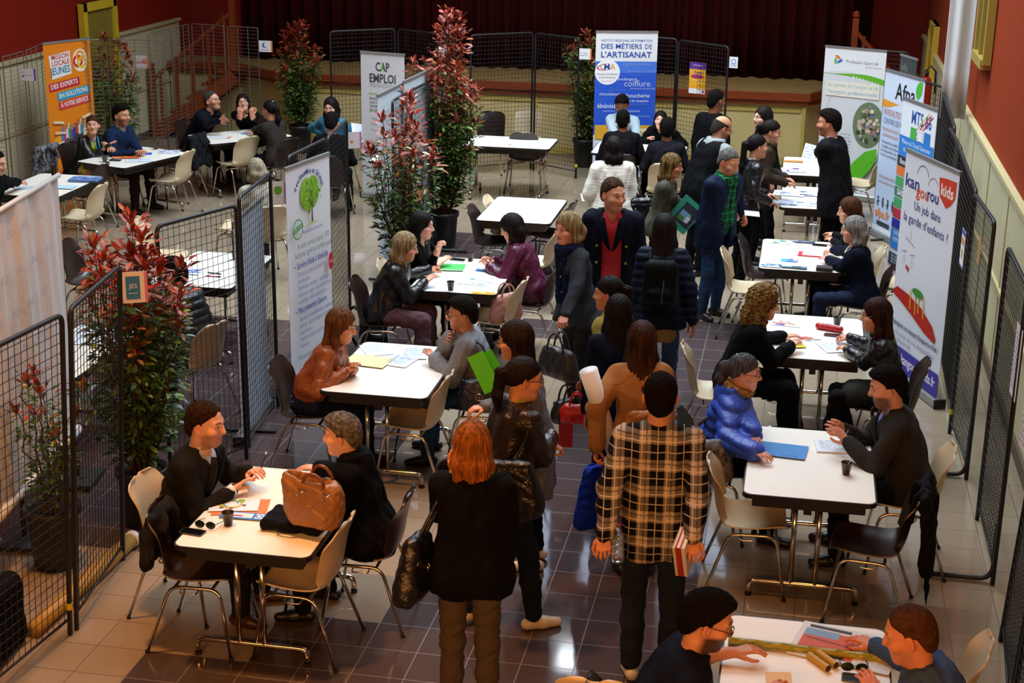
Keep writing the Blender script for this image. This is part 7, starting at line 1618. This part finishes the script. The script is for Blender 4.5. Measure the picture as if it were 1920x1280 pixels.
lay('newspaper', 'open newspaper pages on the table of the white job banner', 'newspaper', 668, 262, .5, .36, 30, '#d2d8e2', multi(['#a0aac0', '#c8a0a8', '#b8c4d8'], 35)); hold('newspaper_page', 'raised white newspaper page by the red tipped bush', 'paper', P(682, 245, .86), .34, .20, (-40, 10, 35), '#d8dde6')
lay('leaflet', 'small orange and white slip on the crosswise bare table', 'slip', 948, 271, .16, .05, 0, '#d8d4cc', lambda s, w_, h_: s.rect(w_ * .7, 0, w_, h_, '#d88a4a')); lay('paper', 'papers on the blue trade banner table', 'paper', 1225, 285, .30, .22, 4, '#dcd8d0', txt(5))
lay('paper', 'white sheet on the table left half hidden by the bush', 'paper', 182, 628, .5, .5, 0, '#e2e6ea', txt(9))
# --- bottom right table
def bamboo():
    a = P(1366, 1200, ZT + .022); b = P(1668, 1236, ZT + .022); t = thing('bamboo_cane', 'long yellow bamboo cane lying across the cream table at the bottom', 'bamboo cane', a); d = b - a; pts = []; rr = []
    for i in range(6):
        for f, r in ((0, .0235), (.03, .0195), (.5, .019), (.97, .0195)): pts.append(d * (i + f) / 6); rr.append(r)
    mb = MB(); mb.tube(pts, rr, 14); mb.build('cane', [mat('bamboo', '#b8a02a', .4, col2='#6a7a20', noise_scale=9, stretch=(3, 12, 12))], t, True)
bamboo()
for k, (px, py) in enumerate(((1535, 1240), (1550, 1234))):
    c = P(px, py, ZT + .019); t = thing('bamboo_tube', 'short hollow bamboo tube before the newspaper, %s of the pair' % ('left' if k == 0 else 'right'), 'bamboo tube', c, radians(-52)); mb = MB(); G = []
    mb.tube([(-.075, 0, 0), (.075, 0, 0)], .018, 14, cap=False); mb.build('tube_wall', [mat('bamboo_dry', '#b8922e', .5)], t, True); mb = MB(); mb.tube([(-.0745, 0, 0), (.0745, 0, 0)], .013, 12); mb.build('hollow', [mat('bamboo_hollow', '#3a2410', .8)], t)
def news(s, w_, h_):
    s.rect(w_ * .06, h_ * .10, w_ * .62, h_ * .80, '#c85020'); s.rect(w_ * .06, h_ * .62, w_ * .40, h_ * .82, '#7a9ab8'); s.poly([(w_ * .10, h_ * .10), (w_ * .55, h_ * .10), (w_ * .5, h_ * .34), (w_ * .2, h_ * .28)], '#2a1a1c'); s.rect(w_ * .1, h_ * .5, w_ * .55, h_ * .54, '#8a2a14', rot=-6)
    s.text(w_ * .08, h_ * .86, 'JOURNAL', .045, '#26262c', width=w_ * .5, bold=.03) if 0 else s.rect(w_ * .08, h_ * .86, w_ * .5, h_ * .93, '#26262c'); s.disc(w_ * .82, h_ * .7, .03, '#26262c', ry=.045, ri=.7)
lay('newspaper', 'newspaper with an orange landscape picture under the man in blue shirt', 'newspaper', 1585, 1212, .50, .36, -14, '#dcdcda', news, th=.004)
c = P(1462, 1288, .80); hold('leaflet', 'small pale booklet in the hand of the bearded man at the bottom', 'booklet', c, .12, .16, (-60, 0, 10), '#d8d0b8', None, .006)
# --- things held
p = B['greylong']; c = P(913, 698, 1.16); 
def greenfold():
    t = thing('green_folder', 'bright lime green folder held up by the woman with very long hair', 'folder', c, radians(15)); mb = MB()
    for k, (dx, rz_) in enumerate(((-.02, -8), (.045, 14))):
        mb2 = MB(); R = rotz(radians(rz_)) @ roty(radians(-28)) @ rotx(radians(-12)); mb2.box((dx, k * .03, 0), (.12, .003, .27), 0, 0, R=R); mb2.build('cover', [mat('lime_card', '#4fd016', .5)], t)
greenfold()
p = B['ombre']; c = P(1284, 402, .98)
hold('teal_folder', 'teal folder with a dark picture held by the girl with blonde tipped hair', 'folder', c, .25, .33, (-15, 38, -5), '#128a70', lambda s, w_, h_: (s.rect(w_ * .22, h_ * .18, w_ * .95, h_ * .85, '#16202a'), s.rect(w_ * .3, h_ * .3, w_ * .75, h_ * .6, '#6a9ac0'), s.rect(w_ * .3, h_ * .28, w_ * .6, h_ * .42, '#4a7a30'), s.rect(w_ * .62, h_ * .32, w_ * .8, h_ * .52, '#c8ccd0')))
hold('paper', 'small white paper read by the man in green scarf', 'paper', P(1410, 400, 1.04), .15, .09, (-70, 5, 10), '#d4e2ee')
hold('leaflet', 'white leaflet in the hand of the standing man in black suit', 'leaflet', P(1518, 287, 1.20), .15, .21, (-25, 12, 0), '#dfe6f0', txt(5, '#8aa0c8', 3)); hold('paper', 'sheets held low by the woman in white sweater', 'paper', P(1107, 372, .98), .20, .14, (-70, 10, 20), '#d8e4ee')
p = B['camel']
def roll():
    a = P(1103, 694, 1.38); b = P(1152, 852, .80); t = thing('paper_roll', 'large white rolled poster under the arm of the woman in camel coat', 'paper roll', b); mb = MB(); mb.tube([(0, 0, 0), tuple(a - b)], [.045, .060], 20); mb.build('roll', [mat('poster_roll_white', '#dfe2e6', .5)], t, True)
roll()
p = B['plaid']; wl = p['w'](p['WR'][-1]); wr = p['w'](p['WR'][1])
def bottle(label, c, eul, tint='#c8d4e4', sc_=1.0, liquid=False):
    t = thing('water_bottle', label, 'bottle', c); t.rotation_euler = [radians(a) for a in eul]; mb = MB()
    mb.lathe([(.012, .0), (.030, .002), (.034, .012), (.034, .05), (.031, .055), (.034, .06), (.034, .10), (.031, .105), (.034, .11), (.034, .15), (.026, .19), (.013, .215), (.013, .225)], (0, 0, 0), 18); mb.build('bottle_wall', [mat('clear_plastic' + tint.strip('#'), tint, .08, trans=.85)], t, True)
    mb = MB(); mb.lathe([(.0155, .222), (.0155, .24)], (0, 0, 0), 14); mb.build('cap', [flat('#b03060')], t, True)
bottle('clear plastic water bottle held by the man in plaid shirt', wl + [.085, -.10, -.10], (-62, 0, 8)); bottle('small green tinted bottle on the table by the tall beige chair', P(1589, 372, ZT), (0, 0, 0), '#8ac8a0')
c = wr + np.array([-.03, .02, -.11]); t = thing('books', 'books', 'books', c)
bpy.data.objects.remove(t)
for k, (col, dx, l, th_) in enumerate((('#c8c0a8', -.040, 'pale green paperback held innermost by the man in plaid shirt', .012), ('#a81c20', -.018, 'red book held in the middle by the man in plaid shirt', .022), ('#cfc8b8', .008, 'cream book held outermost by the man in plaid shirt', .018))):
    mb = MB(); t = thing('book', l, 'book', c + [dx, 0, 0], radians(-12), 'books held by the man in plaid'); t.rotation_euler = (radians(25), 0, radians(-12)); mb.box((0, 0, .02), (th_ * .8, .145, .215)); mb.build('pages', [PAP], t); mb = MB(); mb.box((-th_ / 2, 0, .02), (.003, .155, .225)); mb.box((th_ / 2, 0, .02), (.003, .155, .225)); mb.box((0, -.077, .02), (th_, .003, .225)); mb.build('cover', [flat(col)], t)
# --- coat details: anchors and brass buttons on the peacoat, buttons on the grey coat
def spots(p, name, pts, mk, m):
    for q in pts:
        mb = MB(); mk(mb, np.array(q)); mb.build(name, [m], p['root'], True)
p = B['peacoat']; N_ = p['N']; CH_ = p['CH']; AM = mat('anchor_red', '#b8141c', .5); BR = mat('brass', '#c8a040', .3, metal=.9)
for k in (-1, 1):
    mb = MB(); c = np.array([k * .112, CH_[1] + .150, N_[2] - .125]); mb.tube([c + [0, 0, .028], c + [0, 0, -.022]], .0045, 6); mb.tube([c + [cos(a) * .024, .003, -.004 + sin(a) * .022] for a in np.linspace(pi * 1.05, pi * 1.95, 9)], .0045, 6); mb.tube([c + [-.013, 0, .018], c + [.013, 0, .018]], .004, 6); mb.build('anchor_emblem', [AM], p['root'], True)
spots(p, 'brass_button', [(k * .125, CH_[1] + y, z) for k in (-1, 1) for y, z in ((.128, N_[2] - .27), (.122, N_[2] - .42))], lambda mb, q: mb.tube([q - [0, .006, 0], q + [0, .008, 0]], .011, 10), BR)
p = B['greyjkt']; spots(p, 'brass_button', [(.02, p['CH'][1] + .128 - .012 * k, p['N'][2] - .24 - k * .13) for k in range(3)], lambda mb, q: mb.tube([q - [0, .006, 0], q + [0, .012, 0]], .009, 10), BR)
# necklace of the silver haired woman, lanyard of the woman by the orange banner
p = A['greybob']; mb = MB(); mb.tube([p['N'] + np.array([cos(a) * .066, .035 + .062 * sin(a), -.012 - .055 * max(0, sin(a)) ** 2]) for a in np.linspace(-.3, pi + .3, 18)], .006, 6); mb.build('necklace', [mat('pearl', '#d8d4cc', .3)], p['root'], True)
p = A['missionw']; mb = MB(); mb.tube([p['N'] + [-.05, .06, 0], p['N'] + [-.02, .125, -.14], p['N'] + [0, .13, -.2], p['N'] + [.02, .125, -.14], p['N'] + [.05, .06, 0]], .007, 6); mb.build('lanyard', [flat('#1a9ad0')], p['root'], True)
pc = A['beard']; cc = pc['w'](pc['WR'][-1]) + np.array([.09, 0, .05]); t = thing('pen', 'blue and white pen upright in the hand of the bearded man', 'pen', cc); mb = MB(); mb.tube([(-.02, .0, -.06), (.02, .01, .07)], .005, 8); mb.build('barrel', [flat('#1c2a4a')], t, True); mb = MB(); mb.tube([(.02, .01, .07), (.024, .011, .085)], .0052, 8); mb.build('pen_end', [PAP], t, True)
# --- floor clutter at the left
def tube_roll():
    a = P(128, 1120, .05); b = P(246, 1012, .05); t = thing('carpet_roll', 'yellow ochre roll tube lying along the foot of the left mesh grille', 'roll', a); d = b - a; mb = MB(); mb.tube([d * f for f in (-.5, 0, .3, .34, .66, .7, 1)], [.050, .050, .050, .053, .053, .050, .050], 16); mb.build('tube', [mat('tube_ochre', '#a8863c', .5)], t, True); mb = MB(); mb.tube([d * .985, d * 1.04], .056, 16); mb.build('end_cap', [PAP], t, True)
tube_roll()
t = thing('loudspeaker_case', 'black fabric covered case on the floor at the bottom left corner', 'case', (-.28, -.20, 0), radians(4)); s = Sdf(.03)
for x in (-.14, .14):
    for y in (-.5, .42): s.cone((x, y, .06), (x, y, .40), .06)
for z in (.06, .15, .24, .33, .40):
    for x in (-.14, 0, .14): s.cone((x, -.5, z), (x, .42, z), .065)
V, Q = s.build(.02, folds(3, .008, .2), lambda X, Y, Z, D: np.maximum(D, (.004 - Z + 0 * X + 0 * Y).astype(np.float32))); mesh_obj('cover_cloth', V, [Q], [0], [cloth('#08080a')], t)
mb = MB(); mb.tube([(-.05, .50, .32), (0, .54, .34), (.05, .50, .32)], .012, 6); mb.build('handle', [BLK], t, True)
